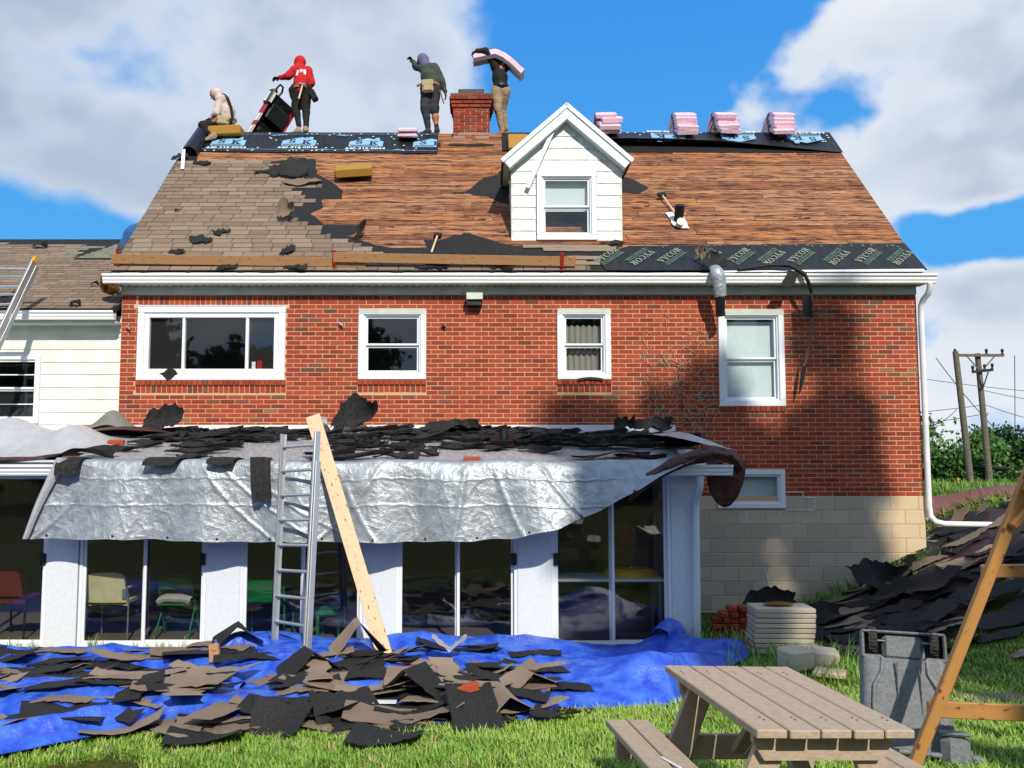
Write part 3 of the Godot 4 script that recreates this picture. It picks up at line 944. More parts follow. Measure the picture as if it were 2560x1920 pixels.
func chimney() -> void:
	var b := MB.new()
	b.span(Vector3(4.785, 7.5, -3.62), Vector3(5.445, 8.90, -2.965))
	var c := part("chimney", b, M.mortar, house)
	var y := 7.93
	for r in 15:
		var grow := 0.0
		if r >= 11: grow = [0.025, 0.045, 0.07, 0.05][r - 11]
		if r == 14: y += 0.0
		var x0 := 4.775 - grow
		var x1 := 5.455 + grow
		var z: float = -2.955 + grow
		var h := 0.0665
		var x := x0 - (0.1 if r % 2 else 0.0)
		while x < x1 - 0.01:
			var a := maxf(x, x0)
			var e := minf(x + 0.2127, x1)
			b = MB.new()
			b.span(Vector3(a + 0.004, y + 0.004, -3.2), Vector3(e - 0.004, y + h - 0.004, z + R.randf_range(-0.002, 0.003)), 0.005)
			var m: Material = M.brick[[1, 3, 5, 3, 6][R.randi() % 5]]
			if r < 4: m = M.smear[R.randi() % 2]
			elif r > 12: m = M.brick[[5, 6, 8][R.randi() % 3]]
			part("brick", b, m, c)
			x += 0.2127
		for s in [-1.0, 1.0]:
			b = MB.new()
			var xs := x0 if s < 0 else x1
			b.span(Vector3(xs - 0.002 if s < 0 else xs - 0.05, y + 0.004, -3.62), Vector3(xs + 0.05 if s < 0 else xs + 0.002, y + h - 0.004, -3.205), 0.004)
			part("brick", b, M.brick[5], c)
		y += h
	b = MB.new()
	b.span(Vector3(4.74, 8.90, -3.64), Vector3(5.49, 8.925, -2.93), 0.006)
	part("chimney_crown", b, M.concrete, house)
	b = MB.new()
	b.span(Vector3(4.87, 8.92, -3.55), Vector3(5.35, 9.05, -3.02), 0.01)
	part("flue_cover", b, M.black, house)
	b = MB.new()
	b.prism(ragged(pv([4.70, 4.16, 5.54, 4.16, 5.54, 4.24, 4.70, 4.24]), 0.1, 0.012), rp(0, 0, 0.03), Vector3.RIGHT, SLR, 0.005)
	part("step_flashing", b, M.feltb, house)

func dormer() -> void:
	var b := MB.new()
	var z := -0.42
	b.prism(pv([5.79, 5.42, 6.13, 5.42, 6.13, 6.64, 7.12, 6.64, 7.12, 5.42, 7.47, 5.42, 7.47, 6.72, 6.63, 7.46, 5.79, 6.72]), Vector3(0, 0, z - 0.012), Vector3.RIGHT, Vector3.UP, 0.08)
	var d := part("dormer", b, M.dormer, house, "white sided gable dormer")
	for x in [5.775, 7.445]:
		b = MB.new()
		b.prism(pv([-0.42, 5.44, -0.42, 6.72, -1.75, 6.72]), Vector3(x, 0, 0), Vector3(0, 0, 1), Vector3(0, 1, 0), 0.04)
		part("dormer_cheek", b, M.frieze, d)
	for i in 11:
		var y0 := 5.50 + i * 0.187
		var y1 := minf(y0 + 0.187, 7.45)
		var spans := [[5.78, 7.48]]
		if y0 < 6.5: spans = [[5.78, 6.16], [7.10, 7.48]]
		for q in spans:
			var a: float = q[0]
			var e: float = q[1]
			var cutx := func(y: float) -> float: return maxf(0.0, (y - 6.66) / 0.876)
			b = MB.new()
			var poly := pv([maxf(a, 5.78 + cutx.call(y0)), y0, minf(e, 7.48 - cutx.call(y0)), y0, minf(e, 7.48 - cutx.call(y1)), y1, maxf(a, 5.78 + cutx.call(y1)), y1])
			if poly[1].x - poly[0].x < 0.05: continue
			b.prism(poly, Vector3(0, y0 * 0.06, z + 0.006), Vector3.RIGHT, Vector3(0, 1, -0.06).normalized(), 0.012, func(p): return -0.0)
			for k in b.v.size(): b.v[k] = b.v[k] - Vector3(0, y0 * 0.06, 0) + Vector3(0, 0, y0 * 0.06 * 1.0)
			part("siding_board", b, M.dormer, d)
	window(d, 6.165, 7.09, 5.52, 6.60, z + 0.02, "dormer", 0.5, false)
	# roof slabs with their white rake boards
	for s in [-1.0, 1.0]:
		var ex := Vector3(0.752 * s, -0.659, 0)
		b = MB.new()
		b.prism(pv([-0.02, -0.26, 1.32, -0.26, 1.32, -1.5, -0.02, -2.4]), Vector3(6.63, 7.60, 0), ex, Vector3(0, 0, 1), 0.02 * s)
		part("dormer_roof", b, M.feltb, d)
		b = MB.new()
		var n := Vector3(0.659 * s, 0.752, 0)
		var a := Vector3(6.63, 7.585, -0.285)
		b.box(a + ex * 0.655 - n * 0.085, Vector3(1.30, 0.13, 0.05), 0.005, Basis(ex, n, ex.cross(n)))
		b.box(a + ex * 0.645 + n * 0.012 + Vector3(0, 0, 0.022), Vector3(1.36, 0.07, 0.05), 0.006, Basis(ex, n, ex.cross(n)))
		b.box(a + ex * 0.66 - n * 0.14 + Vector3(0, 0, -0.08), Vector3(1.28, 0.02, 0.12), 0.003, Basis(ex, n, ex.cross(n)))
		part("rake_board", b, M.panel, d)
		b = MB.new()
		b.box(Vector3(6.63 + s * 0.93, 6.76, -1.0), Vector3(0.13, 0.02, 1.4), 0.0)
		part("dormer_soffit", b, M.frieze, d)
	b = MB.new()
	b.prism(pv([-0.09, -0.20, 0.09, -0.20, 0.07, -0.06, 0.0, 0.0, -0.07, -0.06]), Vector3(6.63, 7.60, -0.256), Vector3.RIGHT, Vector3.UP, 0.06)
	part("peak_cap", b, M.panel, d)
	b = MB.new()
	b.span(Vector3(5.75, 5.44, z - 0.02), Vector3(7.51, 5.50, z + 0.03), 0.004)
	part("base_flashing", b, M.white, d)

func build_wing() -> void:
	wing = thing("white_wing", "low wing of white lap siding with a brown shingle roof beside the brick house", "house", Vector3(-1.9, 0, -0.1))
	var b := MB.new()
	holed(b, -6.0, -0.01, -0.2, 4.3, -0.3, -0.10, [[-1.93, -1.26, 2.76, 3.67]])
	b.span(Vector3(-6.0, -0.2, -6.3), Vector3(-0.01, 4.3, -6.1))
	b.span(Vector3(-6.2, -0.2, -6.3), Vector3(-6.0, 4.3, -0.10))
	var wall := part("wall", b, M.siding, wing)
	b = MB.new()
	b.span(Vector3(-5.9, 2.4, -6.0), Vector3(-0.05, 2.5, -0.32))
	b.span(Vector3(-5.9, 4.2, -6.0), Vector3(-0.05, 4.25, -0.32))
	part("inner_floors", b, M.room, wing)
	for i in 9:
		var y0 := 2.50 + i * 0.1855
		var spans := [[-6.0, -0.012]]
		if y0 > 2.6 and y0 < 3.6: spans = [[-6.0, -1.99], [-1.20, -0.012]]
		for q in spans:
			b = MB.new()
			b.prism(pv([0.0, 0.0, 0.016, 0.0, 0.003, 0.1845, 0.0, 0.1845]), Vector3(q[1], y0, -0.10), Vector3(0, 0, 1), Vector3(0, 1, 0), -(q[1] - q[0]))
			part("siding_board", b, M.siding, wall)
	b = MB.new()
	frame4(b, -1.985, -1.205, 2.70, 3.72, -0.16, -0.055, 0.075, 0.006)
	var w := part("window", b, M.frame, wing)
	for k in 2:
		b = MB.new()
		var y0 := 2.775 + k * 0.435
		frame4(b, -1.91, -1.28, y0, y0 + 0.435, -0.14 - 0.03 * (1 - k), -0.115 - 0.03 * (1 - k), 0.03, 0.003)
		b.span(Vector3(-1.88, y0 + 0.205, -0.138 - 0.03 * (1 - k)), Vector3(-1.31, y0 + 0.222, -0.118 - 0.03 * (1 - k)), 0.003)
		part("sash", b, M.frame, w)
		pane(w, -1.88, -1.31, y0 + 0.03, y0 + 0.405, -0.128 - 0.03 * (1 - k))
	b = MB.new()
	b.span(Vector3(-1.91, 2.775, -0.185), Vector3(-1.28, 3.21, -0.181))
	part("insect_screen", b, M.screen, w)
	part("gutter", gutter_mb(-6.1, -0.012, 0.16, 4.195, 4.325), M.gutter, wing)
	b = MB.new()
	b.span(Vector3(-6.1, 4.15, -0.1), Vector3(-0.012, 4.19, 0.16), 0.004)
	b.span(Vector3(-6.1, 4.06, -0.1), Vector3(-0.012, 4.15, -0.06), 0.004)
	part("soffit", b, M.frieze, wing)
	b = MB.new()
	b.prism(pv([-6.2, 0.0, -0.01, 0.0, -0.01, 3.80, -6.2, 3.80]), wp(0, 0, 0.02), Vector3.RIGHT, Vector3(0, 0.4808, -0.8768), 0.06)
	b.prism(pv([-6.2, 0.0, -0.01, 0.0, -0.01, -3.8, -6.2, -3.8]), wp(0, 3.79, 0.02), Vector3.RIGHT, Vector3(0, 0.4808, 0.8768), 0.06)
	var roof := part("roof", b, M.felt, wing)
	var rows := []
	for i in 29:
		var s := 0.01 + i * 0.1265
		var x0 := lin([0.0, 3.7], [-2.2, -3.9], s)
		if s > 2.42 and s < 2.5: rows.append([s, x0, -1.95])
		elif s > 2.5 and s < 3.55:
			var xa := lin([2.5, 2.75, 2.76, 3.0, 3.01, 3.3, 3.31, 3.55], [-1.75, -1.7, -1.78, -1.72, -1.95, -1.5, -2.2, -1.45], s)
			rows.append([s, x0, xa])
			if s > 2.6: rows.append([s - 0.004, maxf(xa + 0.02, lin([2.6, 3.5], [-1.7, -1.35], s)), -0.02])
		elif s < 3.5: rows.append([s, x0, -0.02])
		else: rows.append([s, -3.9, -3.3])
	shingles(roof, wp, rows, [Vector3(0, 0.4808, -0.8768), Vector3(0, 0.8768, 0.4808)], Rect2(-1.9, 2.55, 2.0, 1.1))
	var more := []
	for i in 29: more.append([0.01 + i * 0.1265, -6.15, lin([0.0, 3.7], [-2.2, -3.9], 0.01 + i * 0.1265)])
	shingles(roof, wp, more, [Vector3(0, 0.4808, -0.8768), Vector3(0, 0.8768, 0.4808)], Rect2(), 300)

# ---------------------------------------------------------------- the sunroom in front of the house
const ZS := 2.3
func build_sunroom() -> void:
	sunroom = thing("sunroom", "white glazed sunroom with sliding doors under a tarp covered roof", "sunroom", Vector3(3.0, 0, 1.2))
	var b := MB.new()
	b.span(Vector3(-3.6, -0.25, -0.004), Vector3(7.94, -0.03, ZS + 0.02), 0.01)
	part("slab", b, M.concrete, sunroom)
	b = MB.new()
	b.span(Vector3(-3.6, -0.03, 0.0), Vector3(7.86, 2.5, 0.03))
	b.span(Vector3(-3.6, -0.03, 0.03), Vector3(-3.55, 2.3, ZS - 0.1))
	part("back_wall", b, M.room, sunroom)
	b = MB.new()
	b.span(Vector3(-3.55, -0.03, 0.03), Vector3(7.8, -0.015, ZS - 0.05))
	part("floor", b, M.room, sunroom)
	# posts and doors, as x0, x1
	for q in [[0.17, 0.545], [2.065, 2.47], [3.925, 4.315], [5.757, 6.165], [7.585, 7.90]]:
		b = MB.new()
		b.span(Vector3(q[0], -0.03, ZS - 0.10), Vector3(q[1], 2.14, ZS), 0.008)
		b.span(Vector3(q[0] + 0.05, -0.03, ZS), Vector3(q[0] + 0.056, 2.1, ZS + 0.003))
		if q[0] < 7: b.span(Vector3(q[1] - 0.055, -0.03, ZS), Vector3(q[1] - 0.05, 2.1, ZS + 0.003))
		part("post", b, M.panel, sunroom)
	b = MB.new()
	b.span(Vector3(7.80, -0.03, 0.0), Vector3(7.897, 2.3, ZS - 0.102))
	b.span(Vector3(7.80, 2.3, 0.0), Vector3(7.897, 2.5, 0.8))
	part("end_wall", b, M.panel, sunroom)
	b = MB.new()
	b.span(Vector3(-3.6, 2.02, ZS - 0.098), Vector3(7.58, 2.13, ZS - 0.004))
	part("door_header", b, M.panel, sunroom)
	for q in [[0.56, 2.065], [2.47, 3.925], [4.315, 5.757], [6.165, 7.585], [-1.6, 0.17], [-3.5, -1.9]]:
		b = MB.new()
		frame4(b, q[0], q[1], -0.028, 2.02, ZS - 0.11, ZS - 0.012, 0.04, 0.004)
		var door := part("sliding_door", b, M.frame, sunroom)
		var xm: float = lerpf(q[0], q[1], 0.505)
		b = MB.new()
		frame4(b, q[0] + 0.04, xm + 0.03, 0.012, 1.98, ZS - 0.055, ZS - 0.025, 0.035, 0.004)
		part("fixed_leaf", b, M.frame, door)
		pane(door, q[0] + 0.07, xm, 0.04, 1.95, ZS - 0.042)
		b = MB.new()
		frame4(b, xm - 0.03, q[1] - 0.04, 0.012, 1.98, ZS - 0.10, ZS - 0.07, 0.035, 0.004)
		part("sliding_leaf", b, M.frame, door)
		pane(door, xm, q[1] - 0.07, 0.04, 1.95, ZS - 0.09)
		b = MB.new()
		b.span(Vector3(q[1] - 0.075 if q[0] < 6 else q[0] + 0.02, 0.93, ZS - 0.07), Vector3(q[1] - 0.01 if q[0] < 6 else q[0] + 0.085, 1.07, ZS + 0.012), 0.006)
		part("handle", b, M.black, door)
	# the roof and its gutter
	b = MB.new()
	b.prism(pv([0.0, 2.55, 2.52, 2.09, 2.52, 2.02, 0.0, 2.46]), Vector3(-3.6, 0, 0), Vector3(0, 0, 1), Vector3(0, 1, 0), 11.75)
	part("roof", b, M.panel, sunroom)
	part("gutter", gutter_mb(-3.6, 8.25, 2.525, 1.995, 2.12), M.gutter, sunroom)
	b = MB.new()
	b.span(Vector3(0.0, 2.555, -0.004), Vector3(8.15, 2.675, 0.035), 0.004)
	part("wall_flashing", b, M.white, sunroom)
	b = MB.new()
	b.tube(p3([7.88, 1.99, 2.56, 7.88, 1.90, 2.55, 7.88, 1.82, 2.5, 7.87, 1.74, 2.42, 7.87, 1.66, 2.36, 7.87, 1.5, 2.345, 7.86, 0.06, 2.345]), PackedFloat32Array([0.045]), 10)
	part("downspout", b, M.panel, sunroom)

func chair(kind: String, label: String, at: Vector3, turn: float) -> void:
	var t := thing(kind + "_chair", label, "chair", at, "")
	var xf := Transform3D(Basis(Vector3.UP, turn), at)
	var b := MB.new()
	if kind == "folding":
		for s in [-1.0, 1.0]:
			b = MB.new(); b.xf = xf
			b.tube(p3([s * 0.22, 0.0, 0.20, s * 0.215, 0.43, -0.02, s * 0.205, 0.62, -0.10, s * 0.20, 0.70, -0.13, s * 0.15, 0.765, -0.155, 0, 0.785, -0.16]), PackedFloat32Array([0.013]), 7)
			part("leg", b, M.green, t)
			b = MB.new(); b.xf = xf
			b.tube(p3([s * 0.20, 0.43, 0.08, s * 0.205, 0.0, -0.24]), PackedFloat32Array([0.012]), 7)
			part("leg", b, M.green, t)
		b = MB.new(); b.xf = xf
		b.sheet(func(u: float, v: float): return Vector3(lerpf(-0.195, 0.195, u), lerpf(0.60, 0.75, v) - 0.06 * v * pow(absf(u * 2 - 1), 3.0), -0.10 - 0.05 * v - 0.03 * (1.0 - pow(u * 2 - 1, 2.0))), 12, 4, 0.008)
		part("backrest", b, M.green, t)
		b = MB.new(); b.xf = xf
		b.sheet(func(u: float, v: float): return Vector3(lerpf(-0.20, 0.20, u), 0.43 - 0.02 * pow(v * 2 - 1, 2.0), lerpf(-0.18, 0.20, v)), 6, 6, 0.02)
		part("seat", b, M.green, t)
		b = MB.new(); b.xf = xf
		b.tube(p3([-0.21, 0.12, 0.15, -0.19, 0.16, 0.15, 0.19, 0.16, 0.15, 0.21, 0.12, 0.15]), PackedFloat32Array([0.01]), 7)
		part("stretcher", b, M.green, t)
	else:
		var pad: Material = M.cream if kind == "arm" else (M.green if kind == "shell" else M.maroon)
		var metal: Material = M.steel if kind == "arm" else (M.green if kind == "shell" else M.black)
		var w := 0.26 if kind != "stacking" else 0.21
		for s in [-1.0, 1.0]:
			b = MB.new(); b.xf = xf
			b.tube(p3([s * w, 0.0, -0.26, s * (w - 0.01), 0.45, -0.22, s * (w - 0.015), 0.66 if kind != "stacking" else 0.85, -0.27]), PackedFloat32Array([0.013]), 8)
			part("leg", b, metal, t)
			b = MB.new(); b.xf = xf
			b.tube(p3([s * w, 0.0, 0.24, s * w, 0.44 if kind != "arm" else 0.64, 0.22]), PackedFloat32Array([0.013]), 8)
			part("leg", b, metal, t)
			if kind == "arm":
				b = MB.new(); b.xf = xf
				b.box(Vector3(s * w, 0.655, -0.02), Vector3(0.05, 0.025, 0.5), 0.01)
				part("armrest", b, M.oldpine, t)
				b = MB.new(); b.xf = xf
				b.box(Vector3(s * (w - 0.035), 0.58, -0.30), Vector3(0.05, 0.12, 0.006), 0.002)
				part("bracket", b, M.steel, t)
		b = MB.new(); b.xf = xf
		var hw := w - 0.02
		b.sheet(func(u: float, v: float):
			var e: float = pow(absf(u * 2 - 1), 5.0)
			return Vector3(lerpf(-hw, hw, u) * (1.0 - 0.12 * v * (1.0 if kind == "stacking" else 0.3)), lerpf(0.48 if kind != "stacking" else 0.54, 0.84 if kind != "shell" else 0.74, v) - 0.05 * v * e, -0.235 - 0.06 * v - 0.02 * (1.0 - pow(u * 2 - 1, 2.0))), 14, 8, 0.035)
		part("backrest", b, pad, t)
		b = MB.new(); b.xf = xf
		b.sheet(func(u: float, v: float): return Vector3(lerpf(-hw, hw, u), 0.47 - 0.03 * pow(absf(v * 2 - 1), 3.0) - 0.015 * pow(absf(u * 2 - 1), 4.0), lerpf(-0.23, 0.24, v)), 8, 8, 0.05)
		part("seat", b, pad, t)

func furnish() -> void:
	M.green = mat(Color(0.03, 0.36, 0.17), 0.4)
	M.cream = mat(Color(0.72, 0.71, 0.50), 0.5, M.soft, 1.0)
	M.maroon = mat(Color(0.34, 0.10, 0.08), 0.5)
	M.card = mat(Color(0.40, 0.26, 0.14), 0.85, M.soft, 1.0)
	M.yellow = mat(Color(0.80, 0.62, 0.12), 0.5)
	chair("stacking", "maroon padded stacking chair behind the leftmost glass door", Vector3(-0.45, -0.015, 1.70), PI)
	chair("arm", "cream vinyl armchair with wooden arms behind the glass", Vector3(0.80, -0.015, 1.80), PI)
	chair("folding", "green metal folding chair with a grey cushion on its seat", Vector3(1.55, -0.015, 1.72), PI)
	var b := MB.new()
	b.sheet(func(u: float, v: float): return Vector3(1.55 + lerpf(-0.19, 0.19, u), 0.475 - 0.035 * pow(absf(v * 2 - 1), 4.0) - 0.03 * pow(absf(u * 2 - 1), 4.0) + 0.008 * nz(u * 40, v * 40), 1.72 + lerpf(-0.19, 0.18, v)), 14, 12, 0.045)
	single("seat_cushion", b, mat(Color(0.6, 0.6, 0.58), 0.9, M.fine, 4.0), "thin grey cushion lying on the green folding chair", "cushion")
	chair("shell", "green shell chair behind the glass left of the tall ladder", Vector3(2.68, -0.015, 1.75), PI)
	b = MB.new()
	b.span(Vector3(3.30, 0.27, 1.55), Vector3(3.62, 0.34, 1.95), 0.02)
	b.span(Vector3(3.31, -0.015, 1.56), Vector3(3.35, 0.27, 1.60), 0.004)
	b.span(Vector3(3.57, -0.015, 1.90), Vector3(3.61, 0.27, 1.94), 0.004)
	b.span(Vector3(3.57, -0.015, 1.56), Vector3(3.61, 0.27, 1.60), 0.004)
	b.span(Vector3(3.31, -0.015, 1.90), Vector3(3.35, 0.27, 1.94), 0.004)
	single("low_stool", b, M.green, "low green stool in the dark behind the ladder", "stool")
	# the end by the downspout: a wall table with boxes
	var t := thing("work_table", "long pale topped table seen through the rightmost door", "table", Vector3(6.9, -0.015, 1.75))
	b = MB.new(); b.span(Vector3(6.2, 0.70, 1.45), Vector3(7.56, 0.735, 2.05), 0.006)
	part("table_top", b, M.panel, t)
	for x in [6.25, 7.5]:
		for z in [1.5, 2.0]:
			b = MB.new(); b.span(Vector3(x - 0.02, -0.015, z - 0.02), Vector3(x + 0.02, 0.70, z + 0.02), 0.003)
			part("leg", b, M.steel, t)
	b = MB.new()
	b.lathe(pv([0.0, 0.83, 0.2, 0.83, 0.26, 0.80, 0.29, 0.737, 0.0, 0.737]), Vector3(7.18, 0, 1.78), 18, 1.25, 0.7)
	single("plastic_tub", b, M.yellow, "yellow upturned plastic tub on the table in the sunroom", "tub")
	b = MB.new(); b.span(Vector3(6.95, 0.735, 1.0), Vector3(7.5, 1.05, 1.40), 0.006)
	b.span(Vector3(6.98, -0.015, 0.98), Vector3(7.52, 0.735, 1.42), 0.006)
	single("cardboard_box", b, M.card, "tall brown cardboard box under the red bag", "box")
	b = MB.new()
	b.lathe(pv([0.0, 1.40, 0.05, 1.39, 0.10, 1.34, 0.13, 1.2, 0.15, 1.052, 0.0, 1.052]), Vector3(7.2, 0, 1.2), 14, 1.2, 0.9)
	single("red_bag", b, mat(Color(0.45, 0.03, 0.06), 0.7, M.fine, 3.0), "dark red bag standing on the cardboard box", "bag")

# ---------------------------------------------------------------- tarps
func crump(a: float, b: float) -> float:     # creased cloth: sharp ridges at three sizes
	return 0.55 * (1.0 - 2.0 * absf(nz(a * 9.0, b * 9.0, 3.0))) + 0.30 * (1.0 - 2.0 * absf(nz(a * 24.0, b * 18.0, 30.0))) + 0.16 * (1.0 - 2.0 * absf(nz(a * 55.0, b * 45.0, 60.0)))

func tarp_roof_y(x: float, z: float) -> float:
	var y := 2.56 - z * 0.180
	return y + 0.03 + 0.02 * nz(x * 5.0, z * 9.0, 5.0) + 0.03 * maxf(0.0, nz(x * 2.2, z * 3.0, 15.0))

func fold_lines(x: float, d: float) -> float:      # long slack folds running down and across the sheet
	var s := 0.0
	for q in [[0.9, 0.10, 0.55, 0.020], [2.1, 0.0, -0.9, 0.014], [2.35, 0.05, -1.3, 0.016], [2.62, 0.10, -1.6, 0.014], [4.2, 0.0, 0.8, 0.016], [4.9, 0.05, 0.3, 0.022], [5.15, 0.0, 0.15, 0.022], [5.5, 0.1, -0.4, 0.018], [6.0, 0.0, -0.9, 0.018], [1.5, 0.3, 0.4, 0.012], [3.75, 0.2, -0.5, 0.014]]:
		var k: float = x - q[0] + q[2] * (d - q[1]) * (0.6 + 0.5 * d)
		s += q[3] * exp(-pow(k / 0.035, 2.0)) * smoothstep(q[1], q[1] + 0.12, d)
	return s

func hang_bottom(x: float) -> float:
	return lin([0.1, 1.7, 4.0, 5.3, 5.7, 6.2, 6.7, 7.24, 7.6, 7.75], [1.275, 1.255, 1.24, 1.265, 1.285, 1.40, 1.63, 1.93, 2.13, 2.18], x)

func tarp_front(u: float, v: float) -> Vector3:      # v 0..0.35 on the roof, then over the gutter and down
	var x := lerpf(0.42, 7.75, u)
	if v < 0.36:
		var k := v / 0.36
		var z := lerpf(0.12, 2.665, k)
		var y := tarp_roof_y(x, z) + (0.05 + 0.035 * nz(x * 7.0, 3.0, 71.0)) * smoothstep(2.3, 2.66, z)
		return Vector3(x, y + 0.010 * crump(x, z), z)
	var k := (v - 0.36) / 0.64
	var top := tarp_roof_y(x, 2.665) + 0.05 + 0.035 * nz(x * 7.0, 3.0, 71.0)
	var bot := hang_bottom(x) + 0.03 * nz(x * 5.0, 1.0, 44.0) + 0.006 * sin(x * 13.0)
	var len := top - bot
	var d := k * len
	var out := 0.05 * (1.0 - exp(-d / 0.07)) + 0.035 * d
	var amp := smoothstep(0.0, 0.25, d)
	var drape := 0.045 * sin(x * 6.5 + 2.0 * nz(x * 2.0, d * 2.0)) * amp * (0.4 + d) + 0.03 * nz(x * 4.0, d * 3.0, 8.0) * amp
	var xl := -0.24 * k * (1.0 - smoothstep(0.0, 0.10, u)) 
	var sagx := smoothstep(4.8, 6.8, x) * k * 0.16
	return Vector3(x + xl, top - d - 0.01 * amp * sin(x * 31.0) * (1.0 - k), 2.665 + out + drape + sagx + 0.013 * crump(x * 0.8, d * 0.9 + 9.0) * (0.4 + 0.6 * amp) + 0.007 * exp(-pow((d - 0.20) / 0.012, 2.0)) + 0.006 * exp(-pow((d - 0.50) / 0.012, 2.0)) + fold_lines(x, d))

func build_tarps() -> void:
	var t := thing("silver_tarp", "crumpled silver tarp over the sunroom roof hanging down in front", "tarp", Vector3(4.0, 1.25, 2.6))
	var b := MB.new()
	b.sheet(tarp_front, 420, 170, 0.003)
	part("tarp_sheet", b, M.silver, t)
	b = MB.new()
	b.sheet(func(u: float, v: float): return Vector3(0, 0.006, 0) + tarp_front(lerpf(0.0, 0.9, u), lerpf(0.02, 0.335, v)) + Vector3(0, 0.004 * nz(u * 60, v * 60), 0), 200, 36, 0.002)
	part("dusty_top", b, M.dusty, t)
	for k in 13:
		var u := lerpf(0.02, 0.985, k / 12.0)
		var p := tarp_front(u, 0.975)
		b = MB.new()
		b.tube(PackedVector3Array([p + Vector3(0, 0, 0.004), p + Vector3(0, 0, 0.012)]), PackedFloat32Array([0.013]), 10)
		part("grommet", b, M.black, t)
	# its rolled brown underside at the right-hand corner
	b = MB.new()
	var ux := [6.98, 7.20, 7.45, 7.75, 8.02, 8.24, 8.37, 8.43]
	var uy := [1.83, 2.02, 2.17, 2.285, 2.325, 2.30, 2.20, 2.05]
	var lx := [7.0, 7.18, 7.42, 7.70, 8.0, 8.20, 8.27, 8.29]
	var ly := [1.70, 1.84, 1.99, 2.11, 2.165, 2.15, 2.08, 2.02]
	b.sheet(func(u: float, v: float):
		var k: float = u * 7.0
		var i := mini(int(k), 6)
		var a := Vector2(lerpf(ux[i], ux[i + 1], k - i), lerpf(uy[i], uy[i + 1], k - i))
		var c := Vector2(lerpf(lx[i], lx[i + 1], k - i), lerpf(ly[i], ly[i + 1], k - i))
		var q := a.lerp(c, v)
		return Vector3(q.x + 0.012 * nz(u * 50, v * 30), q.y + 0.012 * nz(u * 60, v * 40, 9.0), 2.80 - 0.42 * u * u + 0.055 * sin(v * PI) + 0.035 * crump(u * 2.0, v * 0.5)), 110, 26, 0.003)
	part("rolled_edge", b, M.brown, t)
	b = MB.new()
	b.sheet(func(u: float, v: float):
		var a: float = lerpf(-0.15, PI + 0.1, u)
		var r: float = 1.0 - 0.75 * v
		return Vector3(8.20 - cos(a) * 0.235 * r + 0.03 * (1.0 - sin(a)), 2.12 - sin(a) * 0.50 * r + 0.02 * nz(u * 30, v * 20), 2.38 + 0.10 * v + 0.03 * crump(u, v * 0.4)), 70, 20, 0.003)
	part("hanging_corner", b, M.brown, t)
	b = MB.new()
	b.sheet(func(u: float, v: float): return Vector3(lerpf(7.55, 8.38, u), lerpf(2.50, 2.33, u) + 0.10 * sin(u * PI) * sin(v * PI) - 0.06 * v + 0.03 * crump(u * 0.8, v * 0.5), lerpf(1.0, 2.3, v)), 60, 50, 0.003)
	part("bunched_corner", b, M.tarpgrey, t)
	# the second tarp, heaped on the roof to the left
	t = thing("grey_tarp", "pale grey tarp heaped on the left end of the sunroom roof", "tarp", Vector3(-0.8, 2.2, 1.3))
	b = MB.new()
	b.sheet(func(u: float, v: float):
		var x := lerpf(-2.4, 0.55, u)
		var z := lerpf(0.7, 2.35, v) - 0.45 * smoothstep(0.6, 1.0, u) * v
		var hump := 0.34 * exp(-pow((x + 0.95) / 0.62, 2.0) - pow((z - 1.15) / 0.42, 2.0)) + 0.26 * exp(-pow((x - 0.02) / 0.34, 2.0) - pow((z - 1.35) / 0.45, 2.0)) + 0.12 * exp(-pow((x + 1.9) / 0.4, 2.0) - pow((z - 1.7) / 0.4, 2.0))
		return Vector3(x, 2.58 - z * 0.180 + hump * (0.9 + 0.3 * nz(x * 5, z * 5)) + 0.05 * crump(x * 0.28, z * 0.28) * (0.3 + hump * 2.0), z), 130, 80, 0.003)
	part("tarp_sheet", b, M.tarpgrey, t)
	b = MB.new()
	b.sheet(func(u: float, v: float):
		var x := lerpf(-0.55, 0.62, u)
		return Vector3(x, 2.58 - 0.30 * 0.18 + 0.005 + (0.26 * exp(-pow((x - 0.10) / 0.22, 2.0)) + 0.06) * sin(v * PI * 0.9) + 0.03 * crump(u * 0.5, v * 0.3), lerpf(0.12, 0.62, v)), 60, 30, 0.003)
	part("grey_fold", b, mat(Color(0.46, 0.45, 0.43), 0.6, M.soft, 1.0, M.silver.normal_texture, 0.4), t)
	b = MB.new()
	b.sheet(func(u: float, v: float):
		var x := lerpf(-0.3, 1.25, u)
		return Vector3(x, 2.58 - 0.62 * 0.18 + 0.13 * sin(u * PI) * sin(v * PI * 0.8) + 0.02 + 0.02 * crump(u * 0.8, v * 0.3), lerpf(0.5, 0.95, v)), 60, 20, 0.003)
	part("brown_fold", b, M.brown, t)
	b = MB.new()
	b.sheet(func(u: float, v: float):
		var x := lerpf(-1.9, 0.35, u)
		return Vector3(x, 2.58 - 2.3 * 0.18 + 0.035 * sin(v * PI) + 0.012 * crump(u, v * 0.2), lerpf(2.24, 2.40, v)), 60, 10, 0.003)
	part("brown_hem", b, M.brown, t)
	# the left edge of the silver tarp, turned over
	b = MB.new()
	b.sheet(func(u: float, v: float): return Vector3(lerpf(0.46, 0.16, u) - 0.09 * sin(u * 2.4) * 0.4 + 0.13 * v * (1.0 - 0.5 * u), lerpf(2.20, 1.29, u) + 0.01 * nz(u * 20, v * 9), 2.75 + 0.05 * u + 0.04 * sin(v * PI)), 40, 8, 0.003)
	part("turned_edge", b, M.tarpgrey, get_node("silver_tarp"))

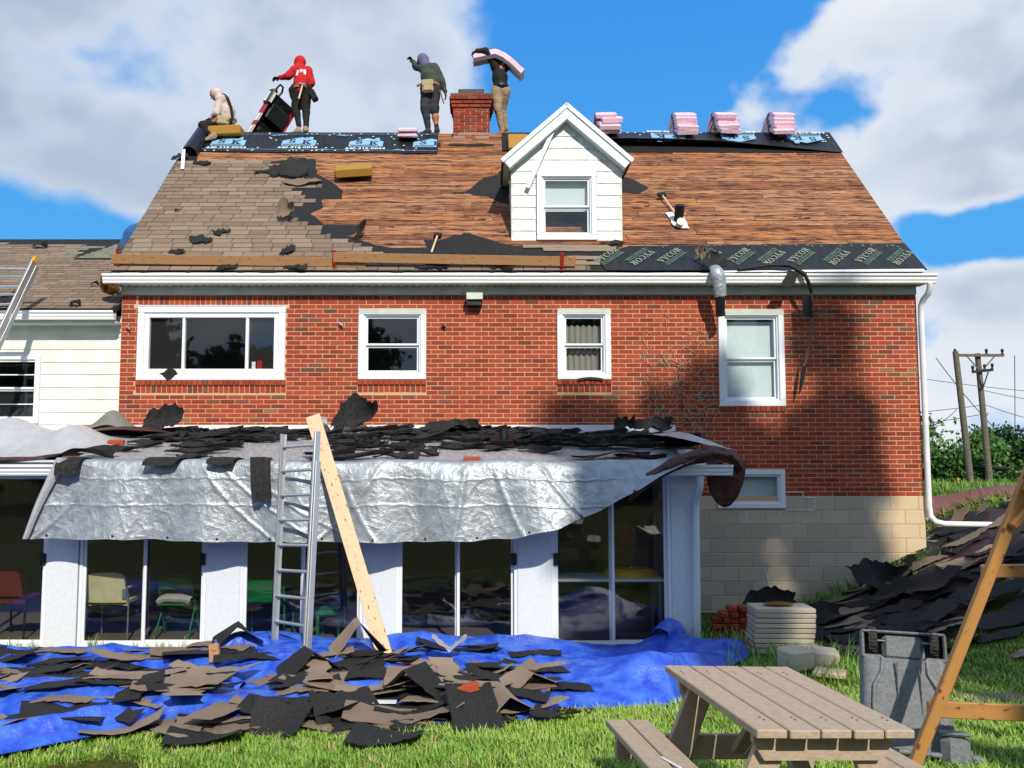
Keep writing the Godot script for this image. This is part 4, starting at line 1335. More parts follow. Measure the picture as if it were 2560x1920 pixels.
func blue_back(x: float) -> float: return lin([-2.5, 0.0, 2.1, 2.4, 3.0, 7.4, 8.3], [3.0, 2.95, 2.7, 2.5, 2.38, 2.42, 2.57], x)
func blue_front(x: float) -> float: return lin([-2.5, 1.8, 2.05, 2.65, 3.5, 4.8, 5.9, 6.0, 7.06, 7.3, 7.6, 8.3], [6.7, 6.2, 6.0, 5.5, 5.43, 5.5, 5.43, 5.12, 4.92, 4.3, 3.9, 2.95], x)

func blue_y(x: float, z: float) -> float:
	var f := blue_front(x)
	var edge := smoothstep(0.0, 0.35, f - z) * smoothstep(0.0, 0.2, z - blue_back(x))
	var y := 0.05 + 0.20 * nz(x * 2.9, z * 6.0, 50.0) + 0.08 * (1.0 - 2.0 * absf(nz(x * 4.0, z * 7.0, 80.0)))
	y += 0.10 * exp(-pow((x - 2.45) / 0.35, 2.0) - pow((z - 3.35) / 0.22, 2.0)) + 0.14 * exp(-pow((x - 6.9) / 0.35, 2.0) - pow((z - 4.35) / 0.25, 2.0)) + 0.12 * exp(-pow((x - 7.5) / 0.3, 2.0) - pow((z - 2.65) / 0.12, 2.0))
	y += 0.07 * exp(-pow((z - f + 0.28) / 0.12, 2.0)) * (1.0 - smoothstep(2.6, 3.2, x))
	y += 0.012 * exp(-pow((fposmod(x + 0.05 * nz(z * 4.0, 1.0), 0.85) - 0.42) / 0.028, 2.0)) + 0.012 * exp(-pow((fposmod(z, 0.7) - 0.35) / 0.025, 2.0))
	return maxf(ground(x, z), 0.0) + 0.015 + maxf(y, 0.0) * edge

func build_blue_tarp() -> void:
	var t := thing("blue_tarp", "blue tarp spread over the lawn in front of the sunroom", "tarp", Vector3(4.0, 0, 4.0))
	var b := MB.new()
	b.sheet(func(u: float, v: float):
		var x := lerpf(-1.6, 8.3, u)
		var z := lerpf(blue_back(x), blue_front(x) + 0.03 * nz(x * 6.0, 3.0), v)
		return Vector3(x, blue_y(x, z) + 0.030 * crump(x * 0.45, z * 0.5), z), 360, 150, 0.003)
	part("tarp_sheet", b, M.blue, t)
	for q in [[2.75, 3.25, 0.28, 0.16, 0.4], [3.0, 4.6, 0.16, 0.11, -0.3], [7.45, 2.62, 0.22, 0.15, 0.9]]:
		b = MB.new()
		b.sheet(func(u: float, v: float):
			var a: float = lerpf(0.0, PI * 1.15, v)
			var p := Vector3(lerpf(-q[2], q[2], u), sin(a) * q[3] * (0.5 + 0.5 * sin(u * PI)), -cos(a) * q[3] * 0.7 + 0.04 * nz(u * 9, v * 5))
			return Vector3(q[0], blue_y(q[0], q[1]) - 0.02, q[1]) + p.rotated(Vector3.UP, q[4]) + Vector3(0.03, 0.05, 0.03) * crump(u * 0.4 + q[0], v * 0.3), 36, 22, 0.003)
		part("tarp_fold", b, M.blue, t)
	for q in [[2.35, 5.62], [7.9, 2.75], [4.0, 5.45], [6.2, 5.02]]:
		b = MB.new()
		var y := blue_y(q[0], q[1]) + 0.01
		b.tube(PackedVector3Array([Vector3(q[0], y, q[1]), Vector3(q[0], y + 0.01, q[1] + 0.004)]), PackedFloat32Array([0.016]), 10)
		part("grommet", b, M.steel, t)
	t = thing("maroon_tarp", "brown tarp laid up the grassy bank under the shingle heap", "tarp", Vector3(11.6, 0.7, 1.0))
	b = MB.new()
	b.sheet(func(u: float, v: float):
		var x := lerpf(9.6, 13.4, u)
		var top := lin([9.6, 10.8, 11.9, 12.5, 13.4], [1.2, 0.2, -1.3, -0.9, -0.2], x)
		var z := lerpf(top, top + 2.6, v)
		return Vector3(x, ground(x, z) + 0.05 + 0.10 * nz(x * 1.5, z * 1.5) + 0.03 * crump(x * 0.4, z * 0.4), z), 110, 70, 0.003)
	part("tarp_sheet", b, mat(Color(0.235, 0.15, 0.15), 0.6, M.soft, 1.0, M.silver.normal_texture, 0.5), t)
	b = MB.new()
	b.sheet(func(u: float, v: float):
		var x := lerpf(9.6, 12.3, u)
		var top := lin([9.6, 10.8, 11.9, 12.5, 13.4], [1.2, 0.2, -1.3, -0.9, -0.2], x)
		return Vector3(x, ground(x, top) + 0.10 + 0.10 * nz(x * 1.5, top * 1.5) + 0.02 * sin(v * PI), top + lerpf(-0.03, 0.05, v)), 60, 4, 0.003)
	part("pale_hem", b, M.tarpgrey, t)
	t = thing("folded_brown_tarp", "faded brown tarp lying along the downspout beside the house corner", "tarp", Vector3(13.4, 1.2, -1.2))
	b = MB.new()
	b.sheet(func(u: float, v: float):
		var x := lerpf(11.95, 16.5, u)
		return Vector3(x, ground(x, -1.4) + 0.02 + (0.17 + 0.06 * nz(x * 3.0, 1.0) + 0.13 * exp(-pow((x - 12.3) / 0.3, 2.0))) * sin(v * PI) + 0.03 * crump(u * 1.4, v * 0.3), lerpf(-1.1, -1.8, v)), 110, 24, 0.003)
	part("tarp_sheet", b, mat(Color(0.42, 0.27, 0.25), 0.65, M.soft, 1.0, M.silver.normal_texture, 0.5), t)

# ---------------------------------------------------------------- torn roofing
# one torn strip of shingle: granules on one side, black asphalt on the other, bent along its length
func strip_mesh(l: float, w: float, bend: float, lift: float, twist: float, jag: float, fold := 0.0) -> ArrayMesh:
	var nu := 14
	var nv := 4
	var e := []
	for i in nu + 1: e.append([R.randf_range(-jag, jag), R.randf_range(-jag, jag)])
	var s0 := R.randf_range(-jag, jag)
	var s1 := R.randf_range(-jag, jag)
	var f := func(u: float, v: float) -> Vector3:
		var i := int(round(u * nu))
		var x := (u - 0.5) * l
		var y := bend * (u - 0.5) * (u - 0.5) * 4.0 + lift * maxf(0.0, u - 0.6) * 2.5
		if fold > 0.0:
			x *= 1.0 - 0.5 * fold
			y = fold * l * 0.45 * (1.0 - absf(u * 2 - 1)) 
		var z := (v - 0.5) * w + lerpf(e[i][0], e[i][1], v)
		y += twist * (v - 0.5) * (u - 0.5) * 4.0 + 0.02 * sin(v * 3.0 + u * 5.0) * bend * 4.0
		x += lerpf(s0, s1, v) * (u - 0.5) * 2.0
		return Vector3(x, y, z)
	var b := MB.new()
	b.sheet(f, nu, nv, 0.0, true, false)
	var m := b.mesh()
	b = MB.new()
	b.sheet(f, nu, nv, 0.006, false, true)
	return b.add_to(m)

func scrap(called: String, mesh: Mesh, up: bool, at: Vector3, bs: Basis, label: String, group: String, tone := 0) -> void:
	var o := MeshInstance3D.new()
	o.name = numbered(called)
	o.mesh = mesh
	var gr: Material = M.shingle[tone % 5] if tone < 5 else M.feltb
	# the sheet's first face looks down (-y) or up by the turn of its grid; both carry what they are
	o.set_surface_override_material(0, M.backing if up else gr)
	o.set_surface_override_material(1, gr if up else M.backing)
	add_child(o, true)
	o.transform = Transform3D(bs, at)
	tag(o, label, "shingle" if tone < 5 else "roofing felt", group)

func jag_sheet(w: float, d: float, curl: float, wav: float, rag := 0.03) -> ArrayMesh:      # a torn flap of felt
	var ph := R.randf() * 90.0
	var skew := R.randf_range(-0.35, 0.35)
	var peak := R.randf_range(-0.6, 0.6)
	var b := MB.new()
	b.sheet(func(u: float, v: float):
		var s := u * 2 - 1
		var t := v * 2 - 1
		var e := rag * (nz(u * 26.0, ph, signf(t) * 9.0) * 2.4 + nz(u * 70.0, ph, signf(t) * 9.0 + 3.0) * 1.3)
		var hgt := 0.5 * d * (1.0 - 0.5 * absf(s - peak)) + e
		var x := s * 0.5 * w * (1.0 + 0.25 * nz(v * 22.0, ph, signf(s) * 5.0)) + skew * d * t * 0.5
		return Vector3(x, curl * t * t * (0.3 + u) + wav * sin(u * 7.0 + ph) * (0.4 + v) + wav * 0.6 * sin(v * 5.0 + u * 3.0 + ph), t * hgt), 16, 6, 0.004)
	return b.mesh()

func build_scraps() -> void:
	var strips := []
	for i in 26: strips.append(strip_mesh(R.randf_range(0.5, 1.05), R.randf_range(0.14, 0.33), R.randf_range(-0.03, 0.045) * (1.8 if i % 6 == 0 else 1.0), R.randf_range(0.0, 0.06) * (1.0 if i % 7 == 0 else 0.0), R.randf_range(-0.025, 0.025), R.randf_range(0.010, 0.042)))
	# the heap on the blue tarp
	var n := 0
	while n < 172:
		var x := R.randf_range(-0.8, 6.35)
		var z := R.randf_range(2.9, 5.75)
		var f := blue_front(x)
		if z > f + 0.12: continue
		var dens := smoothstep(-2.2, 1.0, x) * (1.0 - smoothstep(5.7, 6.4, x)) * smoothstep(2.75, 3.7, z + 0.12 * (x - 3.0))
		if x < 2.4: dens *= 1.0 if fmod(z * 1.3 + x * 0.2, 1.0) > 0.38 else 0.25
		if R.randf() > dens or Vector2(x - 3.35, z - 3.5).length() < 0.42: continue
		var heap := 0.08 * exp(-pow((x - 3.9) / 1.6, 2.0) - pow((z - 4.6) / 0.8, 2.0))
		var tilt := Basis(Vector3(1, 0, 0), R.randf_range(-0.10, 0.10)) * Basis(Vector3(0, 0, 1), R.randf_range(-0.07, 0.07))
		var bs := Basis(Vector3.UP, R.randf_range(-0.36, 0.36) + (PI / 2 if R.randf() < 0.12 else 0.0)) * tilt
		var face := R.randf() < 0.47
		var lab := "%s shingle strip %s of the heap on the blue tarp" % ["brown granule" if face else "black backed", "at the sunny left end" if x < 2.4 else ("at the back" if z < 3.9 else ("at the right end" if x > 5.2 else ("at the front edge" if z > 5.0 else "in the middle")))]
		scrap("shingle_strip", strips[R.randi() % 26], face, Vector3(x, blue_y(x, z) + 0.025 + R.randf() * heap, z), bs, lab, "shingle strips heaped on the blue tarp", R.randi() % 5)
		n += 1
	# strips one can pick out there
	var far := "shingle strip"
	for q in [
		[2.75, 3.35, 0.75, 0.34, 0.62, 0.25, false, "black shingle piece bent into a peak left of the ladder foot"],
		[4.05, 3.55, 0.95, 0.30, 0.80, 0.30, true, "shingle strip folded into a tent at the foot of the leaning plank"],
		[3.65, 4.05, 0.80, 0.34, 0.65, 0.5, false, "black backed strip arched upright in front of the ladder"],
		[4.75, 4.95, 0.95, 0.36, 0.60, -0.5, false, "black strip folded in a wedge near the front of the heap"],
		[5.75, 4.85, 0.60, 0.30, 0.55, 0.35, true, "grey granule strip folded over at the right end of the heap"],
		[5.55, 5.35, 0.55, 0.40, 0.62, 0.15, true, "tan shingle leaning against a black sheet at the tarp edge"]]:
		scrap("folded_shingle", strip_mesh(q[2], q[3], 0.02, 0.0, 0.05, 0.012, q[4]), q[6], Vector3(q[0], blue_y(q[0], q[1]) + 0.05, q[1]), Basis(Vector3.UP, q[5]), q[7], "", 1)
	for q in [
		[5.28, 5.52, 0.42, 0.52, -0.55, 0.25, 0.16, "square black shingle sheet propped up at the front of the heap"],
		[3.72, 5.58, 0.46, 0.34, -0.7, -0.2, 0.12, "black shingle piece standing bent on the grass edge"],
		[3.2, 5.85, 0.62, 0.30, 0.05, 0.1, 0.03, "flat black shingle on the grass left of the bent one"],
		[4.2, 5.3, 0.55, 0.40, -0.5, 0.5, 0.12, "black ribbed shingle slanting down to the grass"],
		[4.62, 5.95, 0.55, 0.36, 0.02, -0.12, 0.03, "flat black shingle lying alone on the lawn"],
		[5.95, 5.45, 0.40, 0.22, 0.1, -0.3, 0.04, "small torn shingle on the grass right of the heap"]]:
		var y := maxf(ground(q[0], q[1]) + 0.045, blue_y(q[0], q[1]) if q[1] < blue_front(q[0]) else 0.0)
		scrap("loose_shingle", strip_mesh(q[2], q[3], 0.035, 0.01, 0.03, 0.022), false, Vector3(q[0], y + q[6] * 0.6, q[1]), Basis(Vector3.UP, q[5]) * Basis(Vector3(1, 0, 0), -q[4]), q[7], "", 1)
	# the pile on the bank
	n = 0
	while n < 150:
		var x := R.randf_range(8.7, 14.6)
		var z := R.randf_range(-1.0, 4.3)
		var z0 := lin([8.7, 9.3, 10.5, 11.5, 12.5, 14.6], [1.6, 0.9, 0.35, -0.2, -0.6, -0.8], x)
		var z1 := lin([8.7, 9.5, 11.0, 14.6], [2.4, 3.3, 3.6, 2.8], x)
		if z < z0 or z > z1: continue
		var hp := 0.16 * exp(-pow((x - 11.0) / 1.3, 2.0) - pow((z - 1.9) / 1.1, 2.0))
		var slope := (ground(x + 0.2, z) - ground(x - 0.2, z)) / 0.4
		var slz := (ground(x, z + 0.2) - ground(x, z - 0.2)) / 0.4
		var bs := Basis(Vector3(0, 0, 1), atan(slope)) * Basis(Vector3(1, 0, 0), -atan(slz) + R.randf_range(-0.18, 0.18)) * Basis(Vector3.UP, R.randf_range(-0.3, 0.75)) * Basis(Vector3(0, 0, 1), R.randf_range(-0.1, 0.1))
		var face := R.randf() < 0.34
		var lab := "%s shingle strip %s of the heap on the grassy bank" % ["brown granule" if face else "black backed", "at the left foot" if x < 10.2 else ("at the upper right" if x > 12.4 else ("on the upper slope" if z < 1.2 else "at the front"))]
		scrap("torn_shingle", strips[R.randi() % 26], face, Vector3(x, ground(x, z) + 0.06 + R.randf() * (0.06 + hp), z), bs, lab, "shingle strips heaped on the bank", R.randi() % 5)
		n += 1
	for q in [[9.15, 1.1, 0.75, 0.55, 0.9, 0.35, "black felt flap standing up against the block wall"], [9.5, 1.5, 0.9, 0.5, 0.5, 0.2, "black felt sheet curled behind the paver stack"], [10.75, 0.75, 0.8, 0.6, 0.7, 0.3, "bunched black felt at the top left of the bank heap"], [10.2, 2.9, 1.3, 0.6, 0.2, 0.1, "wide black felt sheet bulging at the foot of the bank heap"]]:
		var o := MeshInstance3D.new()
		o.name = numbered("felt_flap")
		o.mesh = jag_sheet(q[2], q[3], 0.14, 0.05, 0.06)
		o.material_override = M.feltb
		add_child(o, true)
		o.transform = Transform3D(Basis(Vector3.UP, 0.2) * Basis(Vector3(1, 0, 0), q[4]), Vector3(q[0], ground(q[0], q[1]) + 0.05 + q[3] * 0.4 * sin(q[4]), q[1]))
		tag(o, q[6], "roofing felt")
	# scraps on the silver tarp
	var flaps := []
	for i in 16: flaps.append(jag_sheet(R.randf_range(0.3, 0.95), R.randf_range(0.10, 0.26), R.randf_range(0.01, 0.06), R.randf_range(0.008, 0.022), 0.035))
	for i in 150:
		var x := R.randf_range(0.7, 7.9)
		var z := 0.38 + 0.8 * pow(R.randf(), 1.2)
		if x > 4.2 and R.randf() < 0.45: z = R.randf_range(0.9, 1.8)
		elif R.randf() < 0.2: z = R.randf_range(1.0, 2.45)
		var o := MeshInstance3D.new()
		o.name = numbered("felt_scrap")
		o.mesh = flaps[R.randi() % 16]
		o.material_override = M.felt if R.randf() < 0.6 else M.feltb
		add_child(o, true)
		o.transform = Transform3D(Basis(Vector3(1, 0, 0), 0.2) * Basis(Vector3.UP, R.randf_range(-0.35, 0.35)) * Basis(Vector3(1, 0, 0), R.randf_range(-0.12, 0.12)), Vector3(x, tarp_roof_y(x, z) + 0.035 + R.randf() * 0.02, z))
		tag(o, "torn black felt scrap on the silver tarp %s" % (("left of the ladder" if x < 3.0 else ("behind the ladder" if x < 3.9 else ("below the dormer" if x < 6.2 else "near its right corner"))) + (" close to the wall" if z < 0.7 else " nearer the gutter")), "roofing felt", "felt scraps strewn on the silver tarp")
	for q in [
		[0.86, 0.55, 0.50, 0.44, 1.15, 0.0, "tall black felt flap peaked beside the left end of the white flashing"],
		[3.52, 0.32, 0.60, 0.52, 1.30, -0.25, "big torn black felt sheet standing against the brick wall"],
		[0.55, 2.30, 0.75, 0.30, 0.15, 0.0, "black felt rolled at the left end of the silver tarp"],
		[4.95, 0.6, 0.75, 0.30, 0.5, 0.0, "long black felt roll lying below the flashing"],
		[5.25, 0.45, 0.40, 0.22, 0.5, 0.2, "square black felt piece tilted up below the vent hood"],
		[7.35, 0.45, 0.30, 0.26, 0.9, -0.3, "black felt square standing near the end of the flashing"],
		[7.75, 0.45, 0.55, 0.26, 0.7, 0.3, "spiky black felt pieces tangled at the end of the flashing"],
		[4.55, 2.2, 0.50, 0.18, 0.2, 0.1, "black shingle scrap with an upright tab near the plank"],
		[6.9, 2.3, 0.95, 0.22, 0.1, 0.05, "long black felt strip near the tarp edge at right"]]:
		var o := MeshInstance3D.new()
		o.name = numbered("felt_flap")
		o.mesh = jag_sheet(q[2], q[3], 0.10 if q[3] > 0.25 else 0.04, 0.03, 0.05)
		o.material_override = M.feltb
		add_child(o, true)
		o.transform = Transform3D(Basis(Vector3.UP, q[5]) * Basis(Vector3(1, 0, 0), q[4]), Vector3(q[0], tarp_roof_y(q[0], q[1]) + 0.04 + q[3] * 0.42 * sin(q[4]) * (1.0 if q[1] < 2.4 else -0.35), q[1] + (0.12 if q[1] > 2.4 else 0.0)))
		tag(o, q[6], "roofing felt")
	for q in [[2.62, 0.25, 0.46, 0.12, "black felt strip draped over the tarp edge left of the ladder"], [0.46, 0.30, 0.20, 0.02, "brown black shingle hanging over the tarp edge at left"], [1.50, 0.42, 0.09, -0.03, "black shingle tip poking over the edge above the second chair"], [2.2, 0.34, 0.08, 0.0, "narrow black felt edge over the tarp above the third post"]]:
		var b := MB.new()
		b.sheet(func(u: float, v: float):
			var k: float = v * 3.999
			var i := int(k)
			var drop: float = q[2] * (1.0 + 0.25 * nz(u * 25.0, q[0] * 9.0)) - 0.05 * absf(u - 0.5)
			var p := [Vector2(2.16, 2.42), Vector2(2.185, 2.62), Vector2(2.17, 2.73), Vector2(2.17 - drop * 0.5, 2.80), Vector2(2.17 - drop, 2.815)]
			var w: Vector2 = p[i].lerp(p[i + 1], k - i)
			return Vector3(q[0] + u * q[1] * (1.0 - 0.12 * v) + q[3] * v, w.x + 0.02 + 0.01 * nz(u * 20.0, v * 20.0), w.y + 0.02), 12, 16, 0.005)
		single("felt_flap", b, M.feltb, q[4], "roofing felt")
	var b := MB.new()
	b.prism(ragged(pv([-0.19, -0.13, 0.19, -0.13, 0.15, 0.14, -0.15, 0.14]), 0.1, 0.004), Vector3(5.62, tarp_roof_y(5.62, 1.3) + 0.10, 1.3), Vector3.RIGHT, Vector3(0, 0.34, -0.94), 0.008)
	b.lathe(pv([0.06, 0.12, 0.065, 0.0]), Vector3(5.62, tarp_roof_y(5.62, 1.3) + 0.06, 1.28), 14)
	single("pipe_boot", b, M.black, "shiny black rubber pipe boot lying on the silver tarp", "pipe flashing")
	for q in [[0.50, 2.50, 0.0, "orange brick at the left edge of the silver tarp"], [0.55, 1.35, 0.2, "brown red brick by the rolled felt at left"], [1.65, 0.25, 0.0, "brick lying against the flashing left of the ladder"], [5.22, 2.52, -0.05, "bright orange brick on the tarp edge right of the plank"], [6.05, 0.2, 0.0, "brick under the flashing right of the pipe boot"]]:
		b = MB.new()
		b.box(Vector3(q[0], tarp_roof_y(q[0], q[1]) + 0.045, q[1]), Vector3(0.2, 0.065, 0.095), 0.006, Basis(Vector3.UP, q[2]) * Basis(Vector3(1, 0, 0), 0.2))
		single("brick", b, mat(Color(0.66, 0.27, 0.14), 0.9, M.fine, 3.0), q[3], "brick")
	b = MB.new()
	b.sheet(func(u: float, v: float): return Vector3(3.05 + lerpf(-0.14, 0.14, u) * (1.0 - 0.3 * v), 2.56 + 0.19 * v + 0.03 * crump(u * 0.4, v * 0.4), 0.42 + 0.10 * sin(v * 3.0) + 0.05 * crump(u * 0.3 + 4.0, v * 0.3)), 24, 20, 0.004)
	single("crumpled_wrapper", b, M.dusty, "crumpled pale plastic wrapper behind the top of the ladder", "wrapper")
	# a straw hat
	var hat := thing("straw_hat", "round straw hat lying on the tarp by the white siding", "hat", Vector3(-0.23, 2.45, 0.55))
	b = MB.new()
	b.lathe(pv([0.0, 0.125, 0.05, 0.123, 0.082, 0.105, 0.092, 0.06, 0.095, 0.0]), Vector3(-0.23, 2.535, 0.55), 20, 1.0, 1.15)
	part("crown", b, M.straw, hat)
	b = MB.new()
	b.lathe(pv([0.094, 0.012, 0.13, 0.004, 0.155, -0.01, 0.13, -0.004, 0.094, 0.0]), Vector3(-0.23, 2.533, 0.55), 20, 1.0, 1.1)
	part("brim", b, M.straw, hat)

# ---------------------------------------------------------------- things on the roof
func build_roof_things() -> void:
	# printed underlayment along the ridge
	var t := thing("ridge_underlayment", "black printed underlayment along the ridge left of the chimney", "underlayment", rp(2.4, 4.2))
	var b := MB.new()
	b.prism(ragged(pv([0.20, 3.92, 1.6, 3.87, 3.2, 3.86, 4.52, 3.82, 4.52, 4.10, 4.50, 4.70, 0.20, 4.70]), 0.4, 0.012), rp(0, 0, 0.040), Vector3.RIGHT, SLR, 0.004, func(p): return 0.008 * nz(p.x * 4.0, p.y * 6.0))
	b.prism(pv([0.20, 0.0, 4.50, 0.0, 4.50, -0.6, 0.20, -0.6]), rp(0, 4.70, 0.03), Vector3.RIGHT, Vector3(0, 0.70711, 0.70711), 0.004)
	part("sheet", b, M.sheetblack, t)
	b = MB.new()
	for q in [[3.99, 0.012], [4.60, 0.010]]:
		b.sheet(func(u: float, v: float): return rp(lerpf(0.22, 4.5, u), q[0] - 0.08 * u * (1.0 if q[0] < 4.2 else 0.0) + v * q[1] + 0.006 * nz(u * 30, 2.0), 0.046 + 0.008 * sin(v * PI)), 60, 3)
	part("lap_edges", b, M.printblue, t)
	for q in [[0.68, 4.27], [1.97, 4.27], [3.2, 4.23]]: sk_print(t, q[0], q[1], 0.0, 0.049)
	sk_print(t, 4.37, 4.21, 0.0, 0.049, 0.12)
	for q in [[1.15, 3.98], [2.45, 3.96], [3.75, 3.95], [1.55, 4.56], [2.75, 4.55]]:
		b = MB.new()
		for k in 7: b.box(rp(q[0] + R.randf_range(-0.12, 0.12), q[1] + R.randf_range(-0.02, 0.02), 0.051), Vector3(0.09, 0.014, 0.002), 0.0, roof_basis(R.randf_range(-0.3, 0.3)))
		part("smeared_print", b, M.printblue, t)
	nails(t, 0.3, 4.45, 3.88, 4.66, 70, 0.050, M.printwhite)
	t = thing("ridge_underlayment", "black printed underlayment along the ridge right of the dormer, its lower edge lifting", "underlayment", rp(8.8, 4.2))
	b = MB.new()
	b.sheet(func(u: float, v: float):
		var x := lerpf(5.68, 11.80, u)
		var s0 := lin([5.68, 7.6, 8.6, 9.7, 11.1, 11.8], [3.93, 4.12, 4.10, 4.06, 3.92, 3.86], x)
		var up := lin([5.7, 7.0, 8.0, 9.6, 11.3, 11.8], [0.0, 0.13, 0.16, 0.13, 0.03, 0.0], x)
		return rp(x, lerpf(s0, 4.70, v), 0.040 + up * pow(1.0 - v, 1.5) + 0.006 * nz(x * 4.0, v * 5.0)), 80, 16, 0.004)
	b.prism(pv([5.68, 0.0, 11.80, 0.0, 11.80, -0.6, 5.68, -0.6]), rp(0, 4.70, 0.03), Vector3.RIGHT, Vector3(0, 0.70711, 0.70711), 0.004)
	part("sheet", b, M.sheetblack, t)
	b = MB.new()
	b.prism(pv([7.3, 3.90, 11.4, 3.88, 11.4, 4.25, 7.3, 4.25]), rp(0, 0, 0.032), Vector3.RIGHT, SLR, 0.004)
	part("painted_gap_shadow", b, M.ink, t)  # black sheet standing for the shadow under the lifted edge
	for q in [[8.72, 4.30, 0.085], [10.0, 4.30, 0.075], [11.22, 4.30, 0.055]]: sk_print(t, q[0], q[1], PI, q[2] + 0.055)
	nails(t, 7.6, 11.7, 4.2, 4.66, 60, 0.075, M.printwhite)
	# lettered membrane along the eave
	t = thing("eave_membrane", "black lettered membrane along the eave at the right half", "membrane", rp(9.5, 0.3))
	b = MB.new()
	b.prism(ragged(pv([7.0, 0.34, 7.45, 0.60, 7.55, 0.67, 9.0, 0.69, 11.77, 0.745, 11.82, 0.0, 7.15, 0.0]), 0.3, 0.012), rp(0, 0, 0.046), Vector3.RIGHT, SLR, 0.005, func(p): return 0.006 * nz(p.x * 3.0, p.y * 9.0))
	part("sheet", b, M.sheetblack, t)
	var xs := [7.22, 7.68, 8.16, 8.68, 9.19, 9.64, 10.09, 10.61, 11.09, 11.55]
	for i in xs.size():
		var flip := i % 2 == 1
		var bs := roof_basis(0.80 + (PI if flip else 0.0))
		var o := rp(xs[i], 0.36, 0.0535)
		var m: Material = M.printpale
		letters(t, "VYCOR", 0.098, Transform3D(bs, o + bs.y * 0.045), m, true, true, 1.05)
		letters(t, "SELF ADHERED FLASHING", 0.040, Transform3D(bs, o - bs.y * 0.082), M.printgreen, false, true, 0.72)
		b = MB.new()
		for k in 2: b.box(o - bs.y * (0.028 + 0.016 * k), Vector3(0.46, 0.006, 0.002), 0.0, bs)
		part("print_lines", b, M.printgreen, t)
	nails(t, 7.5, 11.7, 0.62, 0.70, 26, 0.053, M.printgreen)
	b = MB.new()
	b.prism(pv([8.85, -0.03, 11.78, 0.02, 11.78, -0.05, 8.85, -0.06]), rp(0, 0, 0.05), Vector3.RIGHT, SLR, 0.004)
	part("drip_edge", b, M.white, t)
	# the roll at the left end of the ridge
	b = MB.new()
	b.sheet(func(u: float, v: float):
		var a := lerpf(-0.5, 3.9, u)
		var r := 0.13 + 0.012 * u
		var base := rp(0.06, 3.72, 0.08).lerp(rp(0.12, 4.55, 0.10), v)
		return base + Vector3(-cos(a) * r + 0.04, sin(a) * r * 0.75, sin(a) * r * 0.75), 30, 12, 0.006)
	single("underlayment_roll", b, M.sheetblue, "dark blue black underlayment rolled up at the left end of the ridge", "underlayment")
	# toe boards and their brackets
	for q in [[-0.12, 3.62, 0.20, 0.12, M.oldpine, "long brown toe board along the left eave"], [3.15, 6.70, 0.17, 0.08, M.oldpine, "brown toe board along the eave below the chimney"]]:
		b = MB.new()
		var lift: float = 0.10 if q[0] < 1 else 0.145
		var bs := Basis(Vector3.RIGHT, UPR, -SLR)
		b.box((rp(q[0], q[2], lift) + rp(q[1], q[3], lift)) / 2 + Vector3(0, 0.0, 0.0), Vector3(q[1] - q[0], 0.14, 0.038), 0.004, Basis(Vector3(1, (q[3] - q[2]) / (q[1] - q[0]) * 0.7, 0).normalized(), Vector3(0, 0.97, 0.24), Vector3(0, -0.24, 0.97)))
		single("toe_board", b, q[4], q[5], "plank")
	b = MB.new()
	b.box(rp(4.9, 0.26, 0.09), Vector3(3.6, 0.03, 0.02), 0.003, Basis(Vector3.RIGHT, Vector3(0, 0.97, 0.24), Vector3(0, -0.24, 0.97)))
	single("wood_lath", b, M.pine, "pale thin lath lying behind the toe board below the chimney", "lath")
	for q in [[-0.02, 0.21, "at the left end of the toe board"], [3.16, 0.15, "where the two toe boards meet"], [6.50, 0.09, "at the right end of the toe boards"]]:
		b = MB.new()
		var o := rp(q[0], q[1], 0.14)
		b.box(o + Vector3(0, 0.005, 0.026 if q[0] < 3.1 or q[0] > 4 else 0.03), Vector3(0.045, 0.20, 0.008), 0.002, Basis(Vector3.RIGHT, Vector3(0, 0.97, 0.24), Vector3(0, -0.24, 0.97)))
		b.box(o + Vector3(0, -0.07, -0.06), Vector3(0.04, 0.008, 0.2), 0.002, Basis(Vector3.RIGHT, UPR, -SLR))
		b.box(o + Vector3(0, 0.115, 0.0), Vector3(0.045, 0.008, 0.06), 0.002)
		single("roof_bracket", b, M.red, "red steel roof bracket " + q[2], "bracket")
	# foam boards
	for q in [[3.12, 3.0, 0.62, 0.52, 0.14, 0.14, "thick tan foam block on the bare boards left of the chimney"], [5.97, 4.12, 0.36, 0.56, 0.10, 0.0, "tan foam block wedged beside the dormer peak"]]:
		b = MB.new()
		b.box(rp(q[0], q[1], 0.05 + q[4] / 2), Vector3(q[2], q[3], q[4]), 0.012, roof_basis(q[5]) * Basis(Vector3(1, 0, 0), -0.30 if q[2] > 0.5 else 0.0))
		single("foam_block", b, M.foam, q[6], "foam block")
	b = MB.new()
	b.box(Vector3(0.58, 8.19, -2.98), Vector3(0.60, 0.18, 0.34), 0.02, Basis(Vector3(0, 0, 1), 0.05))
	single("foam_block", b, M.foam, "tan foam block under the seated worker", "foam block")
	# bundles of shingles wrapped in pink, bent over the ridge
	var bent := func(w: float, th: float, reach_f: float, reach_b: float, sag: float) -> ArrayMesh:
		var m := MB.new()
		m.sheet(func(u: float, v: float):
			var s := lerpf(-reach_b, reach_f, v)
			var k := 0.22
			var y := -0.80 * (sqrt(s * s + k * k) - k)
			var pillow := 0.004 * (1.0 - pow(absf(u * 2 - 1), 4.0))
			return Vector3((u - 0.5) * w * (1.0 + 0.02 * sin(v * 9.0)), y + pillow + sag * nz(u * 30, v * 30, R.seed % 7), s), 12, 18, th)
		return m.mesh()
	var shapes := []
	for i in 5: shapes.append(bent.call(0.36, 0.066, R.randf_range(0.30, 0.38), R.randf_range(0.34, 0.42), 0.006))
